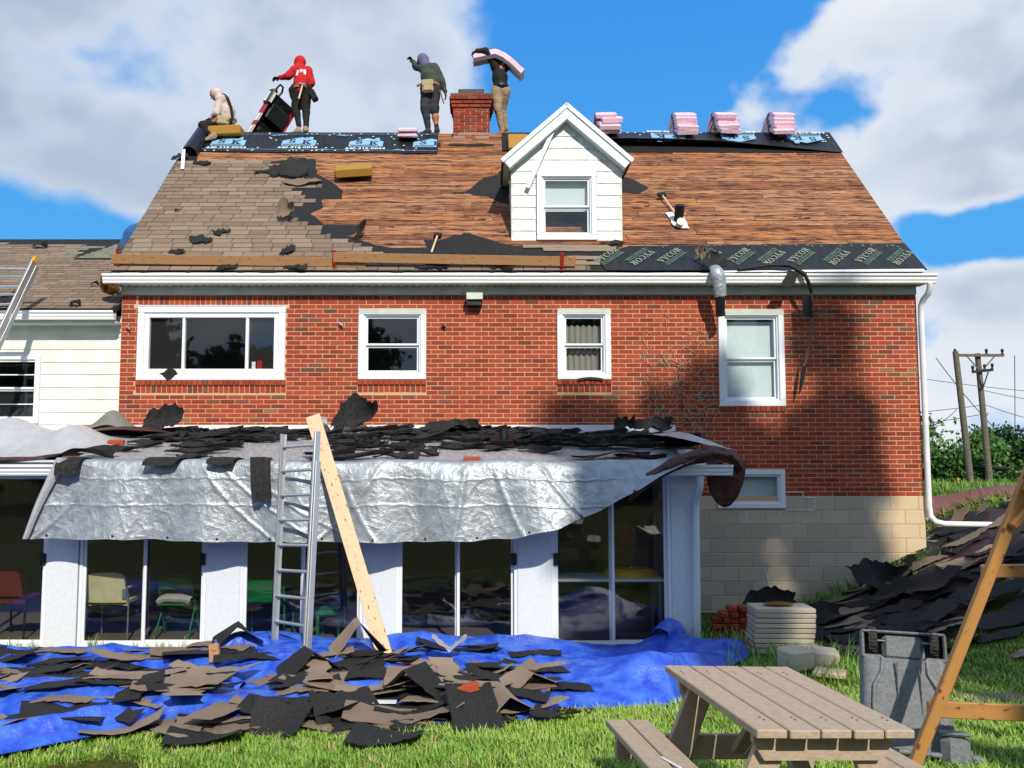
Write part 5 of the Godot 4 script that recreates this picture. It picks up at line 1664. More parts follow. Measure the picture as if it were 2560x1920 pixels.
	var stacks := [[7.66, 0.02, 5, "right beside the dormer"], [9.06, 0.06, 5, "second from the dormer"], [9.80, 0.05, 5, "third from the dormer"], [10.82, 0.03, 5, "nearest the right gable"]]
	var order := ["bottom", "second", "middle", "fourth", "topmost"]
	for q in stacks:
		for k in q[2]:
			var o := Node3D.new()
			o.name = numbered("shingle_bundle")
			add_child(o, true)
			var jog := R.randf_range(-0.035, 0.035) - (0.09 if q[0] < 8 and k == 4 else 0.0)
			var base := Vector3(q[0] + jog, 8.20 + k * 0.082, -3.10 + R.randf_range(-0.03, 0.03) + 0.10 - 0.024 * k)
			o.transform = Transform3D(Basis(Vector3(0, 0, 1), R.randf_range(-0.03, 0.03)) * Basis(Vector3.UP, R.randf_range(-0.06, 0.06)), base)
			tag(o, "%s pink wrapped shingle bundle of the stack %s" % [order[k], q[3]], "shingle bundle", "pink shingle bundles stacked over the ridge")
			var mi := MeshInstance3D.new()
			mi.name = "wrapped_bundle"
			mi.mesh = shapes[R.randi() % 5]
			mi.material_override = M.pink
			o.add_child(mi)
			var e := MeshInstance3D.new()
			e.name = "open_end"
			var eb := MB.new()
			for z in [-0.2, 0.0, 0.18]: eb.box(Vector3(-0.178, -0.80 * (sqrt(z * z + 0.0484) - 0.22) + 0.042, z), Vector3(0.006, 0.06, 0.15), 0.0, Basis(Vector3(1, 0, 0), atan(0.8 * z / sqrt(z * z + 0.0484))))
			e.mesh = eb.mesh()
			e.material_override = M.pinkend
			o.add_child(e)
	b = MB.new()
	b.box(Vector3(9.82, 8.235, -2.99), Vector3(0.42, 0.03, 0.2), 0.004, Basis(Vector3.RIGHT, UPR, -SLR))
	single("wood_scrap", b, M.oldpine, "short dark board under the third pink stack", "board")
	for k in 2:
		b = MB.new()
		b.box(rp(3.95, 4.42 + 0.02 * k, 0.10 + 0.09 * k), Vector3(0.36, 0.34, 0.075), 0.02, roof_basis(-0.03 + 0.05 * k) * Basis(Vector3(1, 0, 0), -0.5))
		var o := single("shingle_bundle", b, M.pink, "%s of two pink bundles left of the worker in green" % ["lower", "upper"][k], "shingle bundle", "pink bundles lying on the left underlayment")
	# loose strip against the dormer, and the white strip at the left rake
	b = MB.new()
	b.prism(pv([-0.035, 0, 0.035, 0, 0.03, 1.28, -0.03, 1.28]), Vector3(6.02, 6.33, -0.33), Vector3(0.92, -0.36, 0.1).normalized(), Vector3(0.40, 0.90, 0.02).normalized(), 0.012)
	b.prism(pv([0, 0, 0.03, 0, 0.03, 1.28, 0, 1.28]), Vector3(6.02, 6.33, -0.33), Vector3(0.1, 0.1, -1).normalized(), Vector3(0.40, 0.90, 0.02).normalized(), 0.004)
	single("metal_trim", b, M.white, "loose white metal trim strip hanging across the dormer gable", "trim strip")
	b = MB.new()
	b.prism(pv([-0.03, 0, 0.03, 0, 0.03, 0.62, -0.03, 0.62]), rp(0.12, 3.18, 0.06), Vector3(0.97, 0.1, -0.1).normalized(), Vector3(-0.17, 0.82, -0.55).normalized(), 0.01)
	single("metal_trim", b, M.white, "white metal strip dangling at the top of the left rake", "trim strip")
	# vent pipe with its black collar, shovel head hammer beside it
	var t2 := thing("vent_pipe", "short white vent pipe with a black rubber collar on the bare boards", "vent pipe", rp(8.42, 1.35))
	b = MB.new()
	b.cyl(rp(8.43, 1.40, 0.0), rp(8.43, 1.40, 0.0) + Vector3(0.0, 0.26, 0.16), 0.075, 14)
	part("collar", b, M.black, t2)
	b = MB.new()
	b.cyl(rp(8.43, 1.34, 0.0), rp(8.43, 1.34, 0.0) + Vector3(-0.01, 0.02, 0.20), 0.058, 14)
	part("pipe", b, M.white, t2)
	b = MB.new()
	b.prism(ragged(pv([-0.16, 0.42, -0.10, 0.02, 0.02, -0.07, 0.14, -0.07, 0.12, 0.10, 0.10, 0.40, -0.04, 0.46]), 0.08, 0.012), rp(8.43, 1.25, 0.05), Vector3.RIGHT, SLR, 0.01)
	part("torn_flashing", b, M.white, t2)
	tool_("sledge_hammer", "hammer with a yellow handle leaning above the vent pipe", rp(8.42, 1.62, 0.06), rp(8.28, 2.16, 0.10), M.pine, 0.14)
	tool_("hatchet", "roofing hatchet with a wooden handle lying below the chimney", rp(4.57, 0.42, 0.08), rp(4.64, 0.93, 0.07), M.pine, 0.12)
	tool_("roof_scraper", "scraper with a yellow handle lying on the wing roof", wp(-0.15, 2.62, 0.06), wp(-0.72, 2.62, 0.08), M.pine, 0.10)
	# insulation stuffed at the end of the gutter
	b = MB.new()
	b.sheet(func(u: float, v: float):
		var a := u * TAU
		var p := p3([-0.02, 4.95, 0.0, -0.12, 4.88, 0.05, -0.22, 4.78, 0.12, -0.20, 4.68, 0.16, -0.05, 4.64, 0.18, 0.02, 4.65, 0.18])
		var k: float = v * 4.999
		var i := int(k)
		var c := p[i].lerp(p[i + 1], k - i)
		var r: float = (0.06 + 0.03 * sin(v * PI)) * (1.0 + 0.5 * nz(a * 20.0, v * 60.0)) * (0.35 + 0.65 * sin(clampf(v, 0.03, 0.97) * PI))
		return c + Vector3(cos(a) * r, sin(a) * r, sin(a + 1.0) * r), 18, 22)
	single("insulation_tuft", b, M.wool, "tuft of brown insulation stuffed behind the left end of the gutter", "insulation")
	# loose felt lying on the roof
	for q in [[0.42, 1.75, 0.10, 0.06, 0.02, 0.0, "tiny black scrap high on the left shingles"], [1.29, 1.07, 0.26, 0.18, 0.03, 0.3, "torn black scrap, the upper of two on the left shingles"], [1.02, 0.84, 0.38, 0.22, 0.03, -0.2, "torn black scrap, the lower and larger of two on the left shingles"], [0.75, 0.47, 0.24, 0.12, 0.06, 0.1, "black scrap just above the left toe board"], [2.40, 0.50, 0.24, 0.22, 0.08, 0.4, "black square scrap tilted above the middle of the left toe board"], [3.45, 0.98, 0.14, 0.26, 0.16, 0.2, "black scrap standing up left of the hatchet"], [2.0, 3.05, 0.62, 0.46, 0.12, 0.25, "crumpled black felt at the upper right corner of the old shingles"], [1.62, 3.10, 0.45, 0.14, 0.05, 0.1, "long black felt tongue at the top of the old shingles"], [2.30, 2.70, 0.62, 0.22, 0.10, 0.1, "shingle flap peeled back at the edge of the old shingles"], [2.22, 1.55, 0.30, 0.34, 0.22, -0.4, "shingle piece standing up at the torn edge"], [0.40, 3.42, 0.34, 0.12, 0.05, -0.2, "black flap at the top left of the shingles"], [8.72, 0.08, 0.34, 0.30, 0.14, 0.6, "grey felt piece hanging at the gutter below the lettering"], [8.56, 0.22, 0.16, 0.22, 0.18, 0.0, "brown shingle scrap standing at the gutter"], [7.30, 0.72, 0.34, 0.10, 0.10, -0.2, "black roll end at the right foot of the dormer"], [-0.05, 3.62, 0.30, 0.24, 0.10, 0.3, "ragged black felt at the top of the left rake"], [4.6, 0.08, 0.5, 0.16, 0.08, 0.1, "black felt curled at the gutter below the hatchet"], [5.6, 0.06, 0.4, 0.14, 0.10, -0.1, "black felt heap at the gutter below the dormer"], [1.6, 0.05, 0.3, 0.12, 0.06, 0.1, "black felt lump at the left of the gutter"], [2.6, 0.05, 0.34, 0.14, 0.07, -0.1, "black felt lump at the gutter under the second bracket"]]:
		var o := MeshInstance3D.new()
		o.name = numbered("felt_scrap")
		o.mesh = jag_sheet(q[2], q[3], q[4] * 0.3, q[4] * 0.12, minf(0.035, q[3] * 0.2))
		o.material_override = M.shingle[2] if q[6].begins_with("shingle") or q[6].begins_with("brown") else M.felt
		add_child(o, true)
		var bs := Basis(Vector3.RIGHT, UPR, -SLR) * Basis(Vector3.UP, q[5]) * Basis(Vector3(1, 0, 0), q[4] * 3.0 if q[4] > 0.11 else 0.0)
		o.transform = Transform3D(bs, rp(q[0], q[1], 0.050 + (q[4] * 0.6 if q[4] > 0.11 else 0.004)))
		tag(o, q[6], "roofing felt")
	for q in [[-1.50, 0.14, 0.22, 0.34, "black felt scrap standing at the wing's gutter"], [-1.75, 0.12, 0.3, 0.2, "black felt scrap by the ladder on the wing roof"], [-0.62, 0.10, 0.18, 0.1, "small black curl at the wing's gutter near the brick wall"], [-0.72, 1.05, 0.14, 0.08, "thin black chip on the wing's shingles"], [-2.6, 3.30, 0.26, 0.16, "dark patch scrap near the wing's ridge"]]:
		var o := MeshInstance3D.new()
		o.name = numbered("felt_scrap")
		o.mesh = jag_sheet(q[2], q[3], 0.05, 0.02, 0.03)
		o.material_override = M.felt
		add_child(o, true)
		o.transform = Transform3D(Basis(Vector3(1, 0, 0), 0.5 + q[3]), wp(q[0], q[1], 0.05 + q[3] * 0.2))
		tag(o, q[4], "roofing felt")
	var b2 := MB.new()
	b2.prism(ragged(pv([0.44, 3.43, 0.60, 3.50, 0.72, 3.44, 0.56, 3.33]), 0.05, 0.02), Vector3(0.16, 0, 0.04), Vector3.RIGHT, Vector3.UP, 0.004)
	single("felt_scrap", b2, M.felt, "black felt scrap caught on the sill of the wide window", "roofing felt")
	b2 = MB.new()
	b2.sheet(func(u: float, v: float): return Vector3(lerpf(6.72, 7.10, u), 3.35 + 0.025 * sin(u * 3.0) - 0.035 * v, 0.045 + 0.01 * v), 10, 2, 0.004)
	single("felt_scrap", b2, M.felt, "black felt scrap on the sill under the lace curtain window", "roofing felt")

func tool_(called: String, label: String, a: Vector3, c: Vector3, m: Material, hw: float) -> void:
	var t := thing(called, label, "tool", a)
	var b := MB.new()
	b.tube(PackedVector3Array([a, a.lerp(c, 0.5), c]), PackedFloat32Array([0.017, 0.014, 0.015]), 8)
	part("handle", b, m, t)
	b = MB.new()
	var d := (c - a).normalized()
	var s := d.cross(UPR).normalized()
	b.box(c, Vector3(hw, 0.055, 0.05), 0.01, Basis(s, d, s.cross(d)))
	b.box(c + d * 0.035, Vector3(hw * 1.05, 0.03, 0.06), 0.008, Basis(s, d, s.cross(d)))
	part("head", b, M.black, t)

func wall_things() -> void:
	var t := thing("vent_hood", "pale boxy vent hood under the eave between the second and third windows", "vent hood", Vector3(5.22, 4.42, 0.1))
	var b := MB.new()
	b.span(Vector3(5.10, 4.50, 0.0), Vector3(5.34, 4.60, 0.20), 0.006)
	part("hood", b, M.frieze, t)
	b = MB.new()
	b.span(Vector3(5.115, 4.42, 0.0), Vector3(5.325, 4.498, 0.16), 0.004)
	part("dark_opening", b, M.black, t)  # solid black box, its colour standing for the dark hollow
	for q in [[0.12, 4.10, "small grey faucet bracket left of the wide window"], [3.25, 4.15, "small grey bracket left of the second window"], [4.76, 4.13, "small black bracket right of the second window"]]:
		b = MB.new()
		b.span(Vector3(q[0] - 0.02, q[1] - 0.03, 0.0), Vector3(q[0] + 0.02, q[1] + 0.04, 0.01), 0.003)
		b.cyl(Vector3(q[0], q[1], 0.005), Vector3(q[0], q[1] + 0.01, 0.06), 0.014)
		b.cyl(Vector3(q[0] - 0.03, q[1] + 0.03, 0.05), Vector3(q[0] + 0.035, q[1] - 0.02, 0.055), 0.012)
		single("wall_bracket", b, M.black if q[0] > 4 else M.steel, q[2], "bracket")
	# the black and silver duct hanging over the tall window
	t = thing("wrapped_duct", "sagging black tube wrapped in silver tape hanging over the tall window", "tube", Vector3(8.77, 4.2, 0.35))
	b = MB.new()
	b.tube(p3([8.70, 4.98, 0.12, 8.70, 4.92, 0.34, 8.71, 4.86, 0.40, 8.73, 4.76, 0.40, 8.75, 4.62, 0.37, 8.765, 4.52, 0.34]), PackedFloat32Array([0.05, 0.085, 0.10, 0.10, 0.095, 0.09]), 14, true, 0.7)
	part("taped_end", b, M.silver, t)
	b = MB.new()
	b.tube(p3([8.765, 4.53, 0.338, 8.77, 4.42, 0.30, 8.78, 4.30, 0.26, 8.79, 4.24, 0.25]), PackedFloat32Array([0.091, 0.095, 0.092, 0.098]), 14, true, 0.7)
	part("black_end", b, M.sheetblack, t)
	# the torn cable
	t = thing("torn_cable", "torn black cable with pale bare lengths dangling from the roof over the brick", "cable", Vector3(10.0, 3.1, 0.2))
	b = MB.new()
	b.tube(p3([9.05, 4.93, 0.25, 9.5, 4.99, 0.25, 9.78, 4.98, 0.30, 9.98, 4.84, 0.36, 10.05, 4.70, 0.34, 10.09, 4.58, 0.30]), PackedFloat32Array([0.028, 0.03, 0.032, 0.03, 0.026, 0.02]), 8)
	part("black_sheath", b, M.ink, t)
	b = MB.new()
	b.tube(p3([10.09, 4.60, 0.30, 10.12, 4.42, 0.27, 10.10, 4.22, 0.24, 10.12, 4.05, 0.22, 10.06, 3.75, 0.2, 10.0, 3.52, 0.18]), PackedFloat32Array([0.016]), 7)
	part("bare_core", b, M.oakgrey, t)
	b = MB.new()
	b.tube(p3([10.02, 3.58, 0.18, 9.99, 3.44, 0.17, 9.96, 3.28, 0.16, 9.93, 3.12, 0.15]), PackedFloat32Array([0.014, 0.032, 0.028, 0.008]), 8)
	part("torn_end", b, M.ink, t)
	b = MB.new()
	b.prism(ragged(pv([9.96, 4.52, 10.02, 4.56, 10.12, 4.52, 10.12, 4.22, 9.98, 4.24]), 0.1, 0.01), Vector3(0, 0, 0.27), Vector3.RIGHT, Vector3.UP, 0.02)
	part("felt_wad", b, M.ink, t)
	b = MB.new()
	b.prism(ragged(pv([9.62, 4.66, 9.76, 4.90, 9.92, 4.90, 9.84, 4.68, 9.74, 4.64]), 0.07, 0.012), Vector3(0, 0, 0.345), Vector3.RIGHT, Vector3.UP, 0.008)
	single("felt_scrap", b, M.felt, "black felt scrap hooked over the gutter beside the torn cable", "roofing felt")
	# dead vine on the bricks
	t = thing("dead_vine", "dry leafless vine clinging to the brick left of the tall window", "vine", Vector3(8.4, 2.2, 0.02))
	b = MB.new()
	for i in 230:
		var y := 2.05 + 2.4 * R.randf() * (R.randf() * 0.5 + 0.5)
		var x := 8.25 + R.randf_range(-0.55, 0.5) * (1.0 if y > 3.0 else 0.9)
		if y > 2.95: x = minf(x, 8.74)
		var a := R.randf_range(-1.2, 1.2) + (PI if R.randf() < 0.3 else 0.0)
		var l := R.randf_range(0.05, 0.22)
		var p := Vector3(x, y, 0.012)
		var q := p + Vector3(sin(a), cos(a), 0) * l * 0.5 + Vector3(0, 0, 0.015)
		var r := p + Vector3(sin(a + R.randf_range(-0.8, 0.8)), cos(a), 0) * l + Vector3(0, 0, 0.005)
		b.tube(PackedVector3Array([p, q, r]), PackedFloat32Array([0.0042, 0.0035, 0.002]), 4, false)
	part("tendrils", b, mat(Color(0.72, 0.64, 0.55), 0.9), t).set_meta("kind", "stuff")
	for q in [[8.35, 2.05, 8.2, 3.6], [8.5, 2.05, 8.62, 3.1]]:
		b = MB.new()
		var pts := PackedVector3Array()
		for k in 12: pts.append(Vector3(lerpf(q[0], q[2], k / 11.0) + 0.06 * nz(k * 9.0, q[0] * 30), lerpf(q[1], q[3], k / 11.0), 0.012))
		b.tube(pts, PackedFloat32Array([0.008, 0.004]), 5)
		part("stem", b, M.bark, t)
	# the leaning plank and the ladders
	b = MB.new()
	var a := Vector3(4.33, 0.03, 3.30)
	var c := Vector3(3.40, 2.62, 2.69)
	c = a + (c - a) * 1.025
	var x := (c - a).normalized()
	var ez := Vector3(0.05, 0.2, 1).normalized()
	var ey := ez.cross(x).normalized()
	b.box((a + c) / 2, Vector3(a.distance_to(c), 0.165, 0.038), 0.003, Basis(x, ey, x.cross(ey)))
	single("leaning_plank", b, M.pine, "long pale pine plank leaning on the silver tarp", "plank")
	ladder("extension_ladder", "tall aluminium ladder leaning on the silver tarp", Vector3(3.07, 0.02, 3.08), Vector3(3.50, 0.02, 3.46), Vector3(3.06, 2.47, 2.78), Vector3(3.475, 2.50, 2.86), 9, false)
	ladder("extension_ladder", "aluminium ladder with a yellow tip standing against the wing's roof", Vector3(-2.25, 2.2, 1.35), Vector3(-1.62, 2.35, 1.45), Vector3(-1.72, 5.05, 0.42), Vector3(-1.10, 5.03, 0.42), 10, true)

func ladder(called: String, label: String, a0: Vector3, a1: Vector3, c0: Vector3, c1: Vector3, n: int, tip: bool) -> void:
	var t := thing(called, label, "ladder", Vector3((a0.x + a1.x) / 2, a0.y, (a0.z + a1.z) / 2))
	var side := (a1 - a0).normalized()
	for q in [[a0, c0, 1.0], [a1, c1, -1.0]]:
		var b := MB.new()
		var d: Vector3 = (q[1] - q[0]).normalized()
		var nrm: Vector3 = side.cross(d).normalized()
		b.bar(q[0], q[1], 0.012, 0.075, nrm, 0.003)
		b.bar(q[0] + side * 0.012 * q[2] + nrm * 0.033, q[1] + side * 0.012 * q[2] + nrm * 0.033, 0.028, 0.010, nrm, 0.002)
		b.bar(q[0] + side * 0.012 * q[2] - nrm * 0.033, q[1] + side * 0.012 * q[2] - nrm * 0.033, 0.028, 0.010, nrm, 0.002)
		if not tip and q[2] < 0: b.bar(q[0] + side * 0.035 + d * 0.1, q[1] + side * 0.035 - d * 0.35, 0.010, 0.07, nrm, 0.003)
		part("rail", b, M.alu, t)
		b = MB.new()
		b.box(q[0] + d * 0.12 + side * 0.03 * q[2] + nrm * 0.03, Vector3(0.05, 0.16, 0.05), 0.012, Basis(side, d, side.cross(d)))
		if tip: b.cyl(q[0].lerp(q[1], 0.55) + nrm * 0.05, q[0].lerp(q[1], 0.55) + nrm * 0.05 + side * 0.04, 0.045, 12)
		part("foot_bracket", b, M.alu if not tip else M.black, t)
		if tip:
			b = MB.new()
			b.box(q[1], Vector3(0.045, 0.09, 0.09), 0.012, Basis(side, d, side.cross(d)))
			part("end_cap", b, M.yellowcap, t)
	for k in n:
		var f := (k + 0.45) / n
		var b := MB.new()
		b.cyl(a0.lerp(c0, f) + side * 0.005, a1.lerp(c1, f) - side * 0.005, 0.019, 9)
		part("rung", b, M.alu, t)
	if tip:
		for k in 4:
			var f := 0.62 + 0.1 * k
			var b := MB.new()
			var u := (c0 - a0).normalized()
			var nrm := side.cross(u).normalized()
			b.cyl(a0.lerp(c0, f) + nrm * -0.09, a1.lerp(c1, f) + nrm * -0.09, 0.018, 8)
			part("rung", b, M.alu, t)
		for q in [[a0, c0], [a1, c1]]:
			var b := MB.new()
			var u: Vector3 = (q[1] - q[0]).normalized()
			var nrm := side.cross(u).normalized()
			b.bar(q[0].lerp(q[1], 0.5) - nrm * 0.09, q[0].lerp(q[1], 0.98) - nrm * 0.09, 0.02, 0.07, nrm, 0.003)
			part("rail", b, M.alu, t)

# ---------------------------------------------------------------- people
# one smooth surface through tapered capsules [a, b, ra, rb], joined by a soft minimum; surface nets
func body_mesh(caps: Array, cell: float, wrinkle := 0.0, soft := 0.022) -> ArrayMesh:
	var lo := Vector3(1e9, 1e9, 1e9)
	var hi := -lo
	for c in caps:
		var r: float = maxf(c[2], c[3]) + 0.06
		lo = lo.min(c[0] - Vector3(r, r, r)).min(c[1] - Vector3(r, r, r))
		hi = hi.max(c[0] + Vector3(r, r, r)).max(c[1] + Vector3(r, r, r))
	var n := Vector3i(((hi - lo) / cell).ceil()) + Vector3i.ONE
	var f := PackedFloat32Array()
	f.resize(n.x * n.y * n.z)
	f.fill(0.0)
	var sx := n.y * n.z
	for c in caps:
		var a: Vector3 = c[0]
		var ab: Vector3 = c[1] - c[0]
		var l2 := maxf(ab.length_squared(), 1e-8)
		var r: float = maxf(c[2], c[3]) + 0.055
		var i0 := Vector3i(((a.min(c[1]) - Vector3(r, r, r) - lo) / cell).floor()).clamp(Vector3i.ZERO, n - Vector3i.ONE)
		var i1 := Vector3i(((a.max(c[1]) + Vector3(r, r, r) - lo) / cell).ceil()).clamp(Vector3i.ZERO, n - Vector3i.ONE)
		for i in range(i0.x, i1.x + 1):
			for j in range(i0.y, i1.y + 1):
				var k0 := i * sx + j * n.z
				for k in range(i0.z, i1.z + 1):
					var p := lo + Vector3(i, j, k) * cell - a
					var t := clampf(p.dot(ab) / l2, 0.0, 1.0)
					var d := (p - ab * t).length() - lerpf(c[2], c[3], t)
					f[k0 + k] += exp(-maxf(d, -0.2) / soft)
	for i in f.size():
		f[i] = (-soft * log(f[i]) if f[i] > 1e-9 else 0.3)
	if wrinkle > 0.0:
		for i in n.x:
			for j in n.y:
				for k in n.z:
					var q := i * sx + j * n.z + k
					if absf(f[q]) < 0.05:
						var p := lo + Vector3(i, j, k) * cell
						f[q] += wrinkle * (1.0 - 2.2 * absf(nz(p.x * 24.0 + p.y * 9.0, p.y * 30.0 - p.x * 12.0, p.z * 24.0)))
	var ids := PackedInt32Array()
	ids.resize(f.size())
	ids.fill(-1)
	var vs := PackedVector3Array()
	var ns := PackedVector3Array()
	var off := [0, 1, n.z, n.z + 1, sx, sx + 1, sx + n.z, sx + n.z + 1]
	var cr := [Vector3(0, 0, 0), Vector3(0, 0, 1), Vector3(0, 1, 0), Vector3(0, 1, 1), Vector3(1, 0, 0), Vector3(1, 0, 1), Vector3(1, 1, 0), Vector3(1, 1, 1)]
	var ed := [[0, 1], [0, 2], [0, 4], [1, 3], [1, 5], [2, 3], [2, 6], [3, 7], [4, 5], [4, 6], [5, 7], [6, 7]]
	for i in n.x - 1:
		for j in n.y - 1:
			for k in n.z - 1:
				var q := i * sx + j * n.z + k
				var inside := 0
				for o in off: if f[q + o] < 0.0: inside += 1
				if inside == 0 or inside == 8: continue
				var s := Vector3.ZERO
				var m := 0
				for e in ed:
					var fa := f[q + off[e[0]]]
					var fb := f[q + off[e[1]]]
					if (fa < 0.0) != (fb < 0.0):
						s += cr[e[0]].lerp(cr[e[1]], fa / (fa - fb)); m += 1
				ids[q] = vs.size()
				vs.append(lo + (Vector3(i, j, k) + s / m) * cell)
				var g := Vector3(f[q + sx] + f[q + sx + n.z] + f[q + sx + 1] + f[q + sx + n.z + 1] - f[q] - f[q + n.z] - f[q + 1] - f[q + n.z + 1], f[q + n.z] + f[q + sx + n.z] + f[q + n.z + 1] + f[q + sx + n.z + 1] - f[q] - f[q + sx] - f[q + 1] - f[q + sx + 1], f[q + 1] + f[q + sx + 1] + f[q + n.z + 1] + f[q + sx + n.z + 1] - f[q] - f[q + sx] - f[q + n.z] - f[q + sx + n.z])
				ns.append(g.normalized())
	var b := MB.new()
	for i in range(1, n.x - 1):
		for j in range(1, n.y - 1):
			for k in range(1, n.z - 1):
				var q := i * sx + j * n.z + k
				var w := f[q] < 0.0
				for ax in 3:
					var st: int = [sx, n.z, 1][ax]
					if (f[q + st] < 0.0) == w: continue
					var u1: int = [n.z, 1, sx][ax]
					var u2: int = [1, sx, n.z][ax]
					var d := [ids[q], ids[q - u1], ids[q - u1 - u2], ids[q - u2]]
					if d.min() < 0: continue
					b.strip3(vs[d[0]], ns[d[0]], vs[d[1]], ns[d[1]], vs[d[2]], ns[d[2]], Vector2.ZERO, Vector2.ZERO, Vector2.ZERO)
					b.strip3(vs[d[0]], ns[d[0]], vs[d[2]], ns[d[2]], vs[d[3]], ns[d[3]], Vector2.ZERO, Vector2.ZERO, Vector2.ZERO)
	return b.mesh()

func blob(t: Node3D, called: String, caps: Array, m: Material, cell := 0.016, wrinkle := 0.0, soft := 0.02) -> void:
	var o := MeshInstance3D.new()
	o.name = called
	o.mesh = body_mesh(caps, cell, wrinkle, soft)
	o.material_override = m
	t.add_child(o, true)
	o.position = -where(t)

func hand(t: Node3D, w: Vector3, dir: Vector3, palm: Vector3, m: Material, curl := 0.6) -> void:
	# palm and five fingers; dir runs from the wrist, palm is the way the palm faces
	var caps := []
	var s := dir.cross(palm).normalized()
	for k in 4: caps.append([w, w + dir * 0.075 + s * (0.022 * (k - 1.5)), 0.021, 0.014])
	for k in 4:
		var r := w + dir * 0.08 + s * (0.022 * (k - 1.5))
		var l: float = [0.034, 0.04, 0.038, 0.029][k]
		var d1 := dir.rotated(s, curl * 0.5)
		var d2 := dir.rotated(s, curl * 1.3)
		if d1.dot(palm) < 0.0:
			d1 = dir.rotated(s, -curl * 0.5); d2 = dir.rotated(s, -curl * 1.3)
		caps.append([r, r + d1 * l, 0.0105, 0.0095])
		caps.append([r + d1 * l, r + d1 * l + d2 * l, 0.0095, 0.008])
	var th := w + dir * 0.02 - s * 0.03
	caps.append([th, th + (dir * 0.6 - s * 0.6 + palm * 0.3).normalized() * 0.04, 0.0125, 0.0105])
	caps.append([th + (dir * 0.6 - s * 0.6 + palm * 0.3).normalized() * 0.04, th + (dir * 0.6 - s * 0.6 + palm * 0.3).normalized() * 0.04 + (dir + palm * 0.4).normalized() * 0.03, 0.010, 0.0085])
	blob(t, "glove", caps, m, 0.0065, 0.0, 0.004)

func shoe(t: Node3D, heel: Vector3, toe: Vector3, m: Material, sole: Material) -> void:
	var d := (toe - heel)
	var u := Vector3(0, 0.02, 0)
	blob(t, "shoe", [[heel + u * 2.2, heel + d * 0.3 + u * 2.4, 0.042, 0.046], [heel + d * 0.3 + u * 1.6, toe - d * 0.15 + u * 0.9, 0.046, 0.035], [heel + d * 0.1 + u * 3.0, heel + d * 0.12 + u * 4.5, 0.043, 0.042]], m, 0.012, 0.0, 0.012)
	var b := MB.new()
	b.bar(heel - d * 0.10 + Vector3(0, 0.006, 0), toe + d * 0.06 + Vector3(0, 0.006, 0), 0.085, 0.022, Vector3.UP, 0.009)
	part("shoe_sole", b, sole, t)

func head(t: Node3D, c: Vector3, face: Vector3, up: Vector3, m: Material) -> void:
	# skull, jaw, nose, brow, ears, lips, eyes; c is the middle of the head
	var s := face.cross(up).normalized()
	var caps := [[c + up * 0.03 - face * 0.015, c + up * 0.03 + face * 0.01, 0.082, 0.078], [c - up * 0.03 + face * 0.02, c - up * 0.075 + face * 0.055, 0.062, 0.03], [c + face * 0.085 + up * 0.012, c + face * 0.107 - up * 0.022, 0.009, 0.013], [c + face * 0.082 + up * 0.03 - s * 0.035, c + face * 0.082 + up * 0.03 + s * 0.035, 0.011, 0.011], [c + face * 0.088 - up * 0.052 - s * 0.018, c + face * 0.088 - up * 0.052 + s * 0.018, 0.009, 0.009], [c - up * 0.05 - face * 0.02, c - up * 0.14 - face * 0.04, 0.055, 0.055]]
	for k in [-1.0, 1.0]: caps.append([c + s * 0.08 * k + up * 0.015, c + s * 0.083 * k - up * 0.02, 0.014, 0.010])
	blob(t, "head", caps, m, 0.008, 0.0, 0.008)
	for k in [-1.0, 1.0]:
		var b := MB.new()
		b.lathe(pv([0.0, 0.010, 0.006, 0.007, 0.0085, 0.0, 0.006, -0.007, 0.0, -0.010]), c + face * 0.080 + s * 0.031 * k + up * 0.012, 10)
		part("eye", b, M.eye, t)

func pouch(t: Node3D, c: Vector3, s: Vector3, bs: Basis, m: Material) -> void:
	var b := MB.new()
	b.box(c, s, 0.025, bs)
	b.box(c + bs.y * s.y * 0.22 + bs.z * s.z * 0.3, Vector3(s.x * 1.03, s.y * 0.5, s.z * 0.6), 0.015, bs)
	b.box(c + bs.y * -s.y * 0.12 + bs.z * s.z * 0.45, Vector3(s.x * 0.8, s.y * 0.6, s.z * 0.3), 0.015, bs)
	part("tool_pouch", b, m, t)

func belt(t: Node3D, c: Vector3, rx: float, rz: float, tilt: Basis, m: Material) -> void:
	var b := MB.new()
	b.sheet(func(u: float, v: float): return c + tilt * Vector3(cos(u * TAU) * rx, (v - 0.5) * 0.05, sin(u * TAU) * rz), 28, 1, 0.006)
	part("belt", b, m, t)

